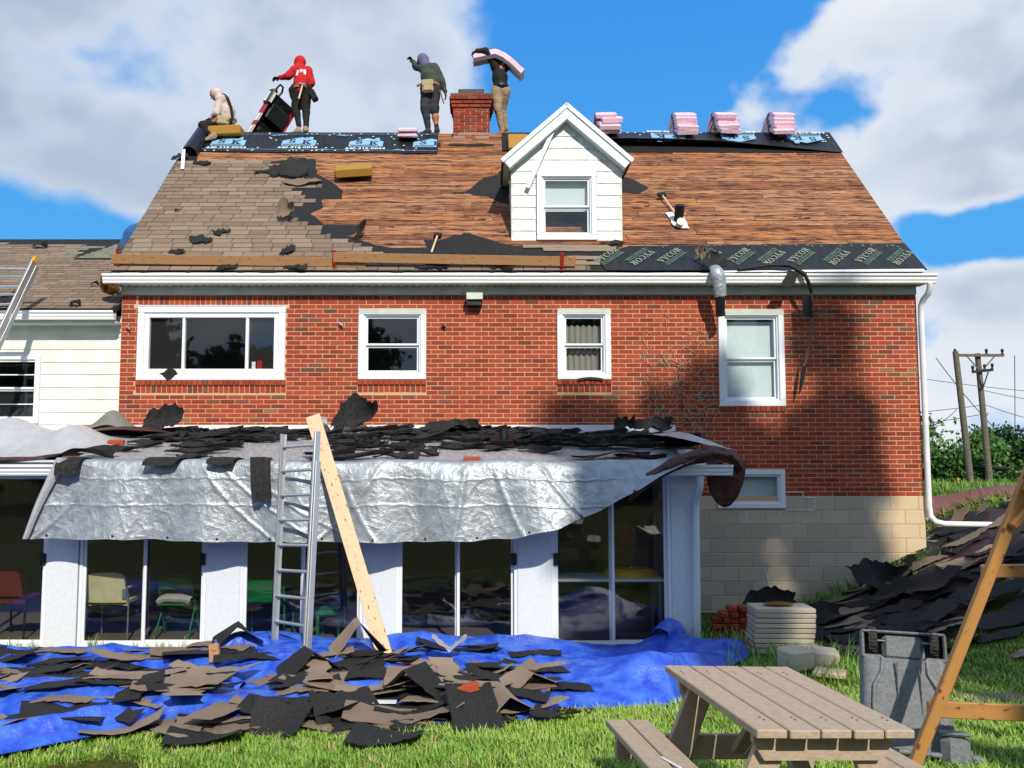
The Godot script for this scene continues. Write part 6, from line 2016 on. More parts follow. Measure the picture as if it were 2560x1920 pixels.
func build_people() -> void:
	M.skin = mat(Color(0.66, 0.42, 0.31), 0.6)
	M.eye = mat(Color(0.06, 0.05, 0.05), 0.2)
	M.redcloth = mat(Color(0.74, 0.03, 0.07), 0.85, M.fine, 4.0)
	M.greencloth = mat(Color(0.235, 0.275, 0.24), 0.9, M.fine, 4.0)
	M.blackcloth = mat(Color(0.045, 0.045, 0.05), 0.85, M.fine, 4.0)
	M.greycloth = mat(Color(0.17, 0.175, 0.22), 0.88, M.fine, 4.0)
	M.purple = mat(Color(0.40, 0.39, 0.52), 0.9, M.fine, 4.0)
	M.khaki = mat(Color(0.60, 0.52, 0.42), 0.9, M.fine, 4.0)
	M.whitecloth = mat(Color(0.80, 0.73, 0.71), 0.9, M.fine, 4.0)
	M.canvas = mat(Color(0.68, 0.63, 0.49), 0.9, M.fine, 5.0)
	M.denim = mat(Color(0.20, 0.30, 0.42), 0.9, M.fine, 5.0)
	M.bluecloth = mat(Color(0.17, 0.36, 0.60), 0.9, M.fine, 5.0)
	M.leather = mat(Color(0.62, 0.36, 0.22), 0.7, M.fine, 5.0)
	var V := func(a: float, b: float, c: float) -> Vector3: return Vector3(a, b, c)
	# 1 the worker in red, from behind, leaning forward with one hand on the hoist
	var t := thing("person", "person in a red hooded sweatshirt and black trousers leaning on the red hoist", "person", Vector3(1.92, 8.25, -3.2))
	var body := [[V.call(1.90, 9.16, -3.2), V.call(1.86, 9.52, -3.36), 0.12, 0.12], [V.call(1.86, 9.5, -3.36), V.call(1.81, 9.70, -3.44), 0.07, 0.06], [V.call(1.80, 9.14, -3.2), V.call(1.80, 8.79, -3.24), 0.08, 0.055], [V.call(1.80, 8.79, -3.24), V.call(1.87, 8.38, -3.2), 0.05, 0.038], [V.call(2.0, 9.12, -3.2), V.call(1.985, 8.78, -3.25), 0.08, 0.055], [V.call(1.985, 8.78, -3.25), V.call(2.01, 8.38, -3.2), 0.05, 0.038], [V.call(1.72, 9.58, -3.36), V.call(1.63, 9.42, -3.30), 0.05, 0.042], [V.call(1.63, 9.42, -3.30), V.call(1.45, 9.41, -3.35), 0.04, 0.03], [V.call(2.0, 9.55, -3.34), V.call(2.07, 9.30, -3.32), 0.05, 0.042], [V.call(2.07, 9.30, -3.32), V.call(1.98, 9.20, -3.48), 0.04, 0.03]]
	blob(t, "body", body, M.skin, 0.018)
	head(t, V.call(1.80, 9.76, -3.47), V.call(-0.25, -0.35, -0.9).normalized(), V.call(0, 0.93, -0.36).normalized(), M.skin)
	blob(t, "hooded_sweatshirt", [[V.call(1.90, 9.14, -3.2), V.call(1.90, 9.30, -3.26), 0.150, 0.155], [V.call(1.90, 9.28, -3.26), V.call(1.865, 9.50, -3.35), 0.155, 0.14], [V.call(1.76, 9.55, -3.36), V.call(1.98, 9.52, -3.35), 0.095, 0.09], [V.call(1.73, 9.57, -3.36), V.call(1.63, 9.42, -3.30), 0.085, 0.075], [V.call(1.63, 9.42, -3.30), V.call(1.46, 9.41, -3.35), 0.072, 0.05], [V.call(2.0, 9.54, -3.34), V.call(2.07, 9.30, -3.32), 0.085, 0.072], [V.call(2.07, 9.30, -3.32), V.call(1.99, 9.20, -3.47), 0.07, 0.05], [V.call(1.84, 9.60, -3.40), V.call(1.81, 9.74, -3.45), 0.10, 0.112], [V.call(1.81, 9.76, -3.46), V.call(1.80, 9.81, -3.48), 0.112, 0.10]], M.redcloth, 0.014, 0.013, 0.018)
	blob(t, "trousers", [[V.call(1.83, 9.14, -3.2), V.call(1.98, 9.12, -3.2), 0.125, 0.125], [V.call(1.82, 9.1, -3.2), V.call(1.80, 8.79, -3.24), 0.115, 0.085], [V.call(1.80, 8.79, -3.24), V.call(1.87, 8.42, -3.2), 0.085, 0.06], [V.call(1.99, 9.1, -3.2), V.call(1.985, 8.78, -3.25), 0.115, 0.085], [V.call(1.985, 8.78, -3.25), V.call(2.01, 8.42, -3.2), 0.085, 0.06], [V.call(1.73, 9.08, -3.18), V.call(1.75, 8.96, -3.2), 0.07, 0.05]], M.blackcloth, 0.015, 0.014, 0.014)
	shoe(t, V.call(1.89, 8.245, -3.17), V.call(1.72, 8.245, -3.22), M.khaki, M.black)
	shoe(t, V.call(2.01, 8.255, -3.14), V.call(1.98, 8.33, -3.33), M.khaki, M.black)
	hand(t, V.call(1.45, 9.41, -3.35), V.call(-0.9, -0.05, -0.1).normalized(), V.call(0, -1, 0.1).normalized(), M.blackcloth, 0.9)
	hand(t, V.call(1.98, 9.20, -3.48), V.call(-0.4, -0.6, -0.6).normalized(), V.call(-1, 0, 0.3).normalized(), M.blackcloth, 0.7)
	belt(t, V.call(1.905, 9.13, -3.2), 0.165, 0.15, Basis(), M.leather)
	pouch(t, V.call(2.14, 8.98, -3.18), Vector3(0.12, 0.22, 0.12), Basis(Vector3(0, 0, 1), 0.5), M.blackcloth)
	var b := MB.new()
	b.cyl(V.call(1.965, 9.13, -3.03), V.call(1.90, 8.86, -3.02), 0.016, 8, 0.019)
	part("hammer_handle", b, M.pine, t)
	b = MB.new()
	b.box(V.call(1.96, 9.145, -3.025), Vector3(0.12, 0.035, 0.035), 0.008, Basis(Vector3(0, 0, 1), -0.2))
	part("hammer_head", b, M.steel, t)
	var pb := Basis(Vector3(0, 0, 1), -0.12) * Basis(Vector3(1, 0, 0), -0.36)
	b = MB.new()
	b.prism(pv([-0.085, -0.055, 0.09, -0.055, 0.09, 0.035, 0.075, 0.05, 0.075, 0.08, 0.05, 0.08, 0.05, 0.062, 0.0, 0.075, -0.085, 0.04]), V.call(1.905, 9.435, -3.152), pb.x, pb.y, 0.004, func(p): return -1.8 * p.x * p.x)
	b.box(V.call(1.905, 9.435, -3.152) + pb.y * -0.082, Vector3(0.16, 0.024, 0.006), 0.0, pb)
	part("back_print", b, M.white, t)
	letters(t, "S", 0.055, Transform3D(pb, V.call(1.905, 9.435, -3.151) + pb.x * -0.035 + pb.y * 0.015 + pb.z * 0.001), M.redcloth, true, true)
	letters(t, "K", 0.055, Transform3D(pb, V.call(1.905, 9.435, -3.151) + pb.x * 0.03 + pb.y * -0.005 + pb.z * 0.001), M.redcloth, true, true)
	# 2 the worker in green
	t = thing("person", "person in green jacket and grey trousers, one leg rolled up, arm raised", "person", Vector3(4.35, 8.22, -3.2))
	body = [[V.call(4.34, 9.18, -3.2), V.call(4.28, 9.52, -3.28), 0.12, 0.12], [V.call(4.26, 9.58, -3.3), V.call(4.18, 9.72, -3.34), 0.07, 0.06], [V.call(4.25, 9.14, -3.2), V.call(4.24, 8.74, -3.15), 0.08, 0.055], [V.call(4.24, 8.74, -3.15), V.call(4.30, 8.33, -3.2), 0.052, 0.038], [V.call(4.43, 9.13, -3.2), V.call(4.41, 8.73, -3.18), 0.08, 0.056], [V.call(4.41, 8.73, -3.18), V.call(4.435, 8.58, -3.2), 0.05, 0.056], [V.call(4.435, 8.58, -3.2), V.call(4.46, 8.36, -3.2), 0.056, 0.036], [V.call(4.17, 9.62, -3.35), V.call(4.06, 9.69, -3.5), 0.05, 0.042], [V.call(4.06, 9.69, -3.5), V.call(3.98, 9.79, -3.5), 0.04, 0.03], [V.call(4.42, 9.54, -3.2), V.call(4.55, 9.26, -3.2), 0.05, 0.042], [V.call(4.55, 9.26, -3.2), V.call(4.62, 9.05, -3.2), 0.04, 0.03]]
	blob(t, "body", body, M.skin, 0.018)
	head(t, V.call(4.165, 9.76, -3.37), V.call(-0.75, -0.45, -0.5).normalized(), V.call(-0.3, 0.93, -0.2).normalized(), M.skin)
	blob(t, "jacket", [[V.call(4.35, 9.20, -3.2), V.call(4.32, 9.36, -3.23), 0.155, 0.165], [V.call(4.32, 9.36, -3.23), V.call(4.29, 9.50, -3.27), 0.165, 0.145], [V.call(4.19, 9.59, -3.33), V.call(4.40, 9.53, -3.22), 0.10, 0.095], [V.call(4.17, 9.62, -3.36), V.call(4.06, 9.69, -3.49), 0.09, 0.08], [V.call(4.06, 9.69, -3.49), V.call(3.99, 9.78, -3.5), 0.075, 0.055], [V.call(4.42, 9.54, -3.2), V.call(4.55, 9.26, -3.19), 0.09, 0.075], [V.call(4.55, 9.26, -3.19), V.call(4.615, 9.08, -3.2), 0.072, 0.052]], M.greencloth, 0.014, 0.014, 0.018)
	blob(t, "hood", [[V.call(4.24, 9.62, -3.30), V.call(4.19, 9.74, -3.35), 0.10, 0.108], [V.call(4.19, 9.77, -3.35), V.call(4.18, 9.80, -3.36), 0.108, 0.10]], M.purple, 0.015, 0.006)
	blob(t, "trousers", [[V.call(4.27, 9.15, -3.2), V.call(4.42, 9.14, -3.2), 0.125, 0.125], [V.call(4.26, 9.1, -3.2), V.call(4.24, 8.74, -3.15), 0.12, 0.092], [V.call(4.24, 8.74, -3.15), V.call(4.30, 8.36, -3.2), 0.092, 0.062], [V.call(4.43, 9.1, -3.2), V.call(4.415, 8.72, -3.18), 0.115, 0.09], [V.call(4.415, 8.74, -3.18), V.call(4.42, 8.68, -3.18), 0.092, 0.085]], M.greycloth, 0.015, 0.015, 0.014)
	blob(t, "sock", [[V.call(4.455, 8.42, -3.2), V.call(4.465, 8.33, -3.2), 0.043, 0.043]], M.blackcloth, 0.012)
	shoe(t, V.call(4.33, 8.235, -3.17), V.call(4.13, 8.235, -3.2), M.greycloth, M.canvas)
	shoe(t, V.call(4.47, 8.245, -3.14), V.call(4.46, 8.30, -3.33), M.greycloth, M.canvas)
	hand(t, V.call(3.98, 9.79, -3.5), V.call(-0.5, 0.85, 0).normalized(), V.call(-0.8, -0.4, 0.2).normalized(), M.blackcloth, 1.3)
	hand(t, V.call(4.62, 9.06, -3.2), V.call(0.15, -0.98, 0).normalized(), V.call(-1, -0.1, 0.1).normalized(), M.greencloth, 0.5)
	belt(t, V.call(4.345, 9.20, -3.2), 0.178, 0.168, Basis(Vector3(0, 0, 1), -0.12), M.leather)
	pouch(t, V.call(4.30, 9.10, -3.02), Vector3(0.21, 0.24, 0.10), Basis(Vector3(0, 0, 1), 0.06), M.canvas)
	b = MB.new()
	b.bar(V.call(4.21, 9.16, -3.03), V.call(4.09, 9.13, -3.08), 0.03, 0.045, Vector3.UP, 0.01)
	part("tool_loop", b, M.leather, t)
	b = MB.new()
	b.cyl(V.call(4.52, 9.06, -3.1), V.call(4.60, 8.80, -3.1), 0.013, 8)
	part("hammer_handle", b, M.leather, t)
	# 3 the worker carrying a bundle behind the chimney
	t = thing("person", "person in black shirt and khaki trousers with a pink bundle on one shoulder", "person", Vector3(5.66, 8.22, -3.3))
	body = [[V.call(5.66, 9.20, -3.3), V.call(5.64, 9.55, -3.33), 0.12, 0.12], [V.call(5.62, 9.58, -3.35), V.call(5.58, 9.72, -3.42), 0.06, 0.06], [V.call(5.59, 9.14, -3.3), V.call(5.61, 8.76, -3.25), 0.085, 0.058], [V.call(5.61, 8.76, -3.25), V.call(5.69, 8.36, -3.3), 0.052, 0.038], [V.call(5.73, 9.14, -3.32), V.call(5.70, 8.82, -3.45), 0.085, 0.058], [V.call(5.70, 8.82, -3.45), V.call(5.77, 8.45, -3.5), 0.052, 0.038], [V.call(5.55, 9.62, -3.28), V.call(5.38, 9.85, -3.18), 0.05, 0.042], [V.call(5.38, 9.85, -3.18), V.call(5.21, 9.84, -3.15), 0.04, 0.03], [V.call(5.72, 9.60, -3.42), V.call(5.80, 9.72, -3.6), 0.05, 0.042]]
	blob(t, "body", body, M.skin, 0.018)
	head(t, V.call(5.57, 9.72, -3.50), V.call(-0.7, -0.2, -0.65).normalized(), Vector3.UP, M.skin)
	blob(t, "shirt", [[V.call(5.665, 9.21, -3.3), V.call(5.65, 9.40, -3.31), 0.135, 0.142], [V.call(5.65, 9.40, -3.31), V.call(5.63, 9.55, -3.34), 0.142, 0.12], [V.call(5.57, 9.60, -3.28), V.call(5.70, 9.59, -3.42), 0.09, 0.09], [V.call(5.55, 9.62, -3.27), V.call(5.38, 9.85, -3.17), 0.075, 0.062], [V.call(5.38, 9.85, -3.17), V.call(5.22, 9.845, -3.14), 0.058, 0.045], [V.call(5.72, 9.60, -3.42), V.call(5.80, 9.72, -3.6), 0.075, 0.06]], M.blackcloth, 0.015, 0.007)
	blob(t, "trousers", [[V.call(5.60, 9.15, -3.3), V.call(5.73, 9.14, -3.32), 0.125, 0.125], [V.call(5.59, 9.1, -3.3), V.call(5.61, 8.76, -3.25), 0.112, 0.085], [V.call(5.61, 8.76, -3.25), V.call(5.69, 8.37, -3.3), 0.085, 0.062], [V.call(5.74, 9.1, -3.33), V.call(5.70, 8.82, -3.45), 0.115, 0.085], [V.call(5.70, 8.82, -3.45), V.call(5.77, 8.46, -3.5), 0.082, 0.06]], M.khaki, 0.015, 0.015, 0.014)
	shoe(t, V.call(5.71, 8.23, -3.28), V.call(5.50, 8.23, -3.3), M.leather, M.black)
	shoe(t, V.call(5.79, 8.30, -3.5), V.call(5.64, 8.26, -3.55), M.leather, M.black)
	hand(t, V.call(5.21, 9.84, -3.14), V.call(-0.8, -0.5, 0).normalized(), V.call(0.4, -0.9, 0).normalized(), M.blackcloth, 1.0)
	belt(t, V.call(5.665, 9.215, -3.3), 0.145, 0.142, Basis(Vector3(0, 0, 1), -0.05), M.black)
	b = MB.new()
	var bx := [5.15, 5.25, 5.40, 5.56, 5.70, 5.86, 6.05]
	var by := [9.715, 9.735, 9.77, 9.80, 9.735, 9.61, 9.42]
	b.sheet(func(u: float, v: float):
		var k: float = u * 5.999
		var i := int(k)
		return Vector3(lerpf(bx[i], bx[i + 1], k - i) , lerpf(by[i], by[i + 1], k - i) + 0.008 * nz(u * 40, v * 30) - 0.012 * pow(absf(v * 2 - 1), 4.0), lerpf(-3.52, -3.15, v)), 24, 8, 0.095)
	var bun := thing("shingle_bundle", "pink wrapped shingle bundle bent over the shoulder of the person in black", "shingle bundle", Vector3(5.6, 9.5, -3.33))
	part("wrapped_bundle", b, M.pink, bun)
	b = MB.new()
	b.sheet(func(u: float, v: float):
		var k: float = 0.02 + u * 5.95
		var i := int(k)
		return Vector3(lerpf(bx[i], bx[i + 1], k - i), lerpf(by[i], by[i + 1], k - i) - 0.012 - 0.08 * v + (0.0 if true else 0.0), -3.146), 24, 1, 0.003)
	part("painted_shade_side", b, M.pinkend, bun)  # near side painted dark, as if in shade
	# 4 the worker sitting on the foam block
	t = thing("person", "person in a white hooded sweatshirt sitting on the foam block at the left ridge end", "person", Vector3(0.5, 8.2, -3.05))
	body = [[V.call(0.58, 8.42, -3.06), V.call(0.50, 8.76, -3.06), 0.11, 0.12], [V.call(0.44, 8.86, -3.06), V.call(0.36, 8.95, -3.06), 0.06, 0.06], [V.call(0.54, 8.37, -2.98), V.call(0.17, 8.30, -2.88), 0.08, 0.056], [V.call(0.17, 8.30, -2.88), V.call(0.34, 8.08, -2.84), 0.052, 0.038], [V.call(0.54, 8.40, -3.18), V.call(0.18, 8.46, -3.25), 0.08, 0.056], [V.call(0.18, 8.46, -3.25), V.call(0.22, 8.16, -3.2), 0.05, 0.038], [V.call(0.47, 8.82, -2.94), V.call(0.42, 8.53, -2.88), 0.05, 0.042], [V.call(0.42, 8.53, -2.88), V.call(0.30, 8.45, -2.93), 0.04, 0.03], [V.call(0.47, 8.86, -3.22), V.call(0.40, 8.58, -3.28), 0.05, 0.042], [V.call(0.40, 8.58, -3.28), V.call(0.28, 8.47, -3.2), 0.04, 0.03]]
	blob(t, "body", body, M.skin, 0.018)
	head(t, V.call(0.325, 8.97, -3.08), V.call(-0.75, -0.6, 0.1).normalized(), V.call(-0.55, 0.8, 0).normalized(), M.skin)
	blob(t, "hooded_sweatshirt", [[V.call(0.58, 8.45, -3.06), V.call(0.55, 8.62, -3.06), 0.14, 0.15], [V.call(0.55, 8.62, -3.06), V.call(0.50, 8.76, -3.06), 0.15, 0.135], [V.call(0.47, 8.82, -2.95), V.call(0.47, 8.85, -3.20), 0.09, 0.09], [V.call(0.47, 8.82, -2.94), V.call(0.42, 8.53, -2.87), 0.08, 0.07], [V.call(0.42, 8.53, -2.87), V.call(0.31, 8.455, -2.93), 0.066, 0.05], [V.call(0.47, 8.86, -3.22), V.call(0.40, 8.58, -3.28), 0.08, 0.066], [V.call(0.40, 8.58, -3.28), V.call(0.29, 8.475, -3.2), 0.062, 0.05], [V.call(0.43, 8.88, -3.07), V.call(0.36, 8.97, -3.08), 0.09, 0.104], [V.call(0.355, 8.98, -3.08), V.call(0.34, 9.0, -3.08), 0.106, 0.10]], M.whitecloth, 0.014, 0.013)
	blob(t, "trousers", [[V.call(0.57, 8.39, -3.0), V.call(0.57, 8.40, -3.14), 0.115, 0.115], [V.call(0.54, 8.38, -2.98), V.call(0.17, 8.30, -2.88), 0.11, 0.085], [V.call(0.17, 8.30, -2.88), V.call(0.31, 8.12, -2.85), 0.082, 0.06], [V.call(0.54, 8.40, -3.18), V.call(0.18, 8.46, -3.25), 0.11, 0.08], [V.call(0.18, 8.46, -3.25), V.call(0.21, 8.2, -3.2), 0.08, 0.06]], M.blackcloth, 0.015, 0.014, 0.014)
	shoe(t, V.call(0.42, 8.03, -2.83), V.call(0.24, 7.955, -2.76), M.khaki, M.canvas)
	hand(t, V.call(0.30, 8.45, -2.93), V.call(-0.8, -0.4, -0.3).normalized(), V.call(0, -1, 0).normalized(), M.blackcloth, 0.7)
	hand(t, V.call(0.28, 8.47, -3.2), V.call(-0.8, -0.4, 0.3).normalized(), V.call(0, -1, 0).normalized(), M.blackcloth, 0.7)
	belt(t, V.call(0.58, 8.46, -3.06), 0.155, 0.155, Basis(Vector3(0, 0, 1), 0.15), M.canvas)
	pouch(t, V.call(0.55, 8.375, -2.86), Vector3(0.22, 0.17, 0.10), Basis(Vector3(0, 0, 1), -0.12), M.canvas)
	b = MB.new()
	b.bar(V.call(0.44, 8.42, -2.86), V.call(0.36, 8.34, -2.82), 0.02, 0.06, Vector3.UP, 0.008)
	part("tool_loop", b, M.leather, t)
	b = MB.new()
	b.sheet(func(u: float, v: float):
		var p := p3([0.46, 8.945, -3.0, 0.52, 8.925, -2.97, 0.60, 8.84, -2.925, 0.67, 8.66, -2.92, 0.70, 8.50, -2.92, 0.70, 8.41, -2.93])
		var k: float = u * 4.999
		var i := int(k)
		return p[i].lerp(p[i + 1], k - i) + Vector3((v - 0.5) * 0.05, (v - 0.5) * 0.01, 0.005), 20, 1, 0.008)
	part("suspender", b, M.blackcloth, t)
	# 5 the worker half hidden behind the left rake
	t = thing("person", "person in a blue shirt bending behind the left edge of the roof", "person", Vector3(-0.6, 5.3, -1.7))
	body = [[V.call(-0.62, 5.72, -1.7), V.call(-0.46, 6.04, -1.72), 0.12, 0.12], [V.call(-0.42, 6.08, -1.72), V.call(-0.33, 6.14, -1.72), 0.06, 0.06], [V.call(-0.66, 5.68, -1.62), V.call(-0.72, 5.36, -1.60), 0.085, 0.06], [V.call(-0.72, 5.36, -1.6), V.call(-0.72, 5.22, -1.6), 0.055, 0.05], [V.call(-0.60, 5.68, -1.82), V.call(-0.55, 5.40, -1.9), 0.085, 0.06], [V.call(-0.40, 6.0, -1.62), V.call(-0.22, 5.8, -1.55), 0.05, 0.042], [V.call(-0.22, 5.8, -1.55), V.call(-0.08, 5.70, -1.5), 0.04, 0.03]]
	blob(t, "body", body, M.skin, 0.018)
	head(t, V.call(-0.30, 6.14, -1.72), V.call(0.9, -0.4, 0.1).normalized(), V.call(0.4, 0.9, 0).normalized(), M.skin)
	blob(t, "shirt", [[V.call(-0.63, 5.76, -1.7), V.call(-0.55, 5.93, -1.7), 0.145, 0.155], [V.call(-0.55, 5.93, -1.7), V.call(-0.47, 6.03, -1.72), 0.155, 0.12], [V.call(-0.42, 6.02, -1.62), V.call(-0.24, 5.82, -1.55), 0.08, 0.065], [V.call(-0.24, 5.82, -1.55), V.call(-0.1, 5.72, -1.5), 0.06, 0.05]], M.bluecloth, 0.016, 0.008)
	blob(t, "jeans", [[V.call(-0.66, 5.70, -1.64), V.call(-0.62, 5.70, -1.80), 0.125, 0.125], [V.call(-0.66, 5.66, -1.62), V.call(-0.72, 5.36, -1.60), 0.115, 0.09], [V.call(-0.72, 5.36, -1.6), V.call(-0.72, 5.24, -1.6), 0.085, 0.07], [V.call(-0.60, 5.66, -1.82), V.call(-0.55, 5.40, -1.9), 0.11, 0.085]], M.denim, 0.016, 0.009, 0.016)
	hand(t, V.call(-0.08, 5.70, -1.5), V.call(0.8, -0.5, 0.2).normalized(), V.call(0, -1, 0).normalized(), M.skin, 0.6)
	b = MB.new()
	b.lathe(pv([0.0, 0.12, 0.05, 0.115, 0.09, 0.08, 0.10, 0.03, 0.10, 0.02]), V.call(-0.31, 6.12, -1.72), 16)
	b.lathe(pv([0.08, 0.03, 0.15, 0.012, 0.08, 0.02]), V.call(-0.34, 6.115, -1.72), 16, 1.2, 0.9)
	part("cap", b, M.khaki, t)
	# the red and black hoist trolley leaning over the ridge
	t = thing("ladder_hoist", "red and black motor hoist trolley leaning over the ridge beside the person in red", "hoist", Vector3(1.1, 8.4, -3.4))
	var lo := V.call(0.86, 8.28, -3.35)
	var hi := V.call(1.33, 9.24, -3.50)
	var up: Vector3 = (hi - lo).normalized()
	var sd: Vector3 = Vector3(0.62, -0.30, -0.72)
	sd = (sd - up * sd.dot(up)).normalized()
	var fr: Vector3 = sd.cross(up).normalized()
	if fr.z < 0: fr = -fr
	var wid := 0.56
	for k in 2:
		b = MB.new()
		var o: Vector3 = sd * wid * k
		b.box((lo + hi) / 2 + o, Vector3(0.03, lo.distance_to(hi), 0.16), 0.006, Basis(sd, up, fr))
		part("side_rail", b, M.red, t)
	b = MB.new()
	b.box((lo + hi) / 2 + sd * wid * 0.5 - fr * 0.07, Vector3(wid - 0.032, lo.distance_to(hi) * 0.98, 0.02), 0.004, Basis(sd, up, fr))
	b.box(lo.lerp(hi, 0.62) + sd * wid * 0.55 - fr * 0.0, Vector3(wid * 0.8, 0.34, 0.14), 0.02, Basis(sd, up, fr))
	part("back_plate", b, M.black, t)
	b = MB.new()
	b.box(lo.lerp(hi, 0.84) - sd * 0.01 + fr * 0.02, Vector3(0.10, 0.34, 0.20), 0.03, Basis(sd, up, fr))
	part("motor_cover", b, M.black, t)
	for q in [[0.82, 0.22, 0.07], [0.40, 0.17, 0.10], [0.14, 0.17, 0.10]]:
		b = MB.new()
		b.box(lo.lerp(hi, q[0]) - sd * (0.062 if q[0] > 0.7 else 0.018), Vector3(0.004, q[1], q[2]), 0.0, Basis(sd, up, fr))
		b.box(lo.lerp(hi, q[0]) + fr * (0.122 if q[0] > 0.7 else 0.082) - sd * 0.005, Vector3(0.05 if q[0] > 0.7 else 0.02, q[1], 0.004), 0.0, Basis(sd, up, fr))
		part("white_label", b, M.white, t)
	b = MB.new()
	for f in [0.05, 0.32]:
		b.cyl(lo.lerp(hi, f) + fr * 0.05, lo.lerp(hi, f) + fr * 0.05 + sd * wid, 0.018, 8)
	b.cyl(lo.lerp(hi, 0.30) + fr * 0.05 + sd * 0.1, lo.lerp(hi, 0.04) + fr * 0.08 + sd * wid * 0.6, 0.012, 8)
	part("cross_bar", b, M.black, t)
	b = MB.new()
	b.tube(PackedVector3Array([hi - up * 0.03 + fr * 0.04, hi + up * 0.06 + fr * 0.06, hi + up * 0.13 + fr * 0.06 + sd * 0.02, hi + up * 0.13 + sd * 0.09 + fr * 0.06, hi + up * 0.04 + sd * 0.13 + fr * 0.05, hi - up * 0.05 + sd * 0.12 + fr * 0.04]), PackedFloat32Array([0.02]), 9)
	part("handle", b, M.black, t)
	b = MB.new()
	for k in 2: b.cyl(lo.lerp(hi, 0.22) + sd * (0.08 + 0.4 * k) - fr * 0.02, lo.lerp(hi, 0.22) + sd * (0.13 + 0.4 * k) - fr * 0.02, 0.07, 14)
	part("roller", b, M.tyre, t)

# ---------------------------------------------------------------- the yard
func picnic_table() -> void:
	var t := Node3D.new()
	t.name = "picnic_table"
	add_child(t)
	var bx := Vector3(0.991, -0.042, -0.132).normalized()
	var bz := Vector3(0.132, 0.0, 0.991).normalized()
	bz = (bz - bx * bx.dot(bz)).normalized()
	t.transform = Transform3D(Basis(bx, bz.cross(bx), bz), Vector3(6.807, 0.27, 8.322))
	tag(t, "brown painted picnic table with five top boards on the sunny lawn", "picnic table")
	var add := func(called: String, b: MB, m: Material) -> void:
		var o := MeshInstance3D.new()
		o.name = called
		o.mesh = b.mesh()
		o.material_override = m
		t.add_child(o, true)
	for k in 5:
		var b := MB.new()
		b.box(Vector3((k - 2) * 0.149, 0.731, 0.006 * (k % 2)), Vector3(0.139, 0.038, 1.2), 0.005)
		add.call("top_board", b, M.table)
	var sb := MB.new()
	for k in 5:
		for z in [-0.45, -0.41, 0.41, 0.45]:
			sb.cyl(Vector3((k - 2) * 0.149 + 0.03 * (1 if z > 0 else -1), 0.7495, z), Vector3((k - 2) * 0.149 + 0.03 * (1 if z > 0 else -1), 0.7515, z), 0.006, 8)
	add.call("screw_heads", sb, M.bark)
	for s in [-1.0, 1.0]:
		for k in 2:
			var b := MB.new()
			b.box(Vector3(s * (0.58 + (k - 0.5) * 0.126), 0.431, 0.0), Vector3(0.117, 0.038, 1.2), 0.005)
			add.call("bench_board", b, M.table)
		for z in [-0.43, 0.43]:
			var b := MB.new()
			b.bar(Vector3(s * 0.20, 0.705, z), Vector3(s * 0.47, 0.0, z), 0.038, 0.14, Vector3(1, 0, 0), 0.004)
			add.call("leg", b, M.table)
	for z in [-0.43, 0.43]:
		var zz: float = z + signf(z) * 0.039
		var b := MB.new()
		b.box(Vector3(0, 0.345, zz), Vector3(1.36, 0.13, 0.038), 0.004)
		add.call("bench_beam", b, M.table)
		b = MB.new()
		b.prism(pv([-0.33, 0.711, -0.33, 0.66, -0.28, 0.585, 0.28, 0.585, 0.33, 0.66, 0.33, 0.711]), Vector3(0, 0, zz + 0.019), Vector3.RIGHT, Vector3.UP, 0.038)
		add.call("apron", b, M.table)
		b = MB.new()
		b.bar(Vector3(0.0, 0.70, z * 0.15), Vector3(0.0, 0.34, z * 0.95), 0.09, 0.038, Vector3(0, 0.6, 0.8), 0.004)
		add.call("brace", b, M.table)
	var b2 := MB.new()
	b2.xf = t.transform
	b2.cyl(Vector3(-0.60, 0.456, 0.05), Vector3(-0.56, 0.456, 0.20), 0.006, 8)
	single("pencil", b2, M.white, "thin white pencil lying on the left bench of the picnic table", "pencil")

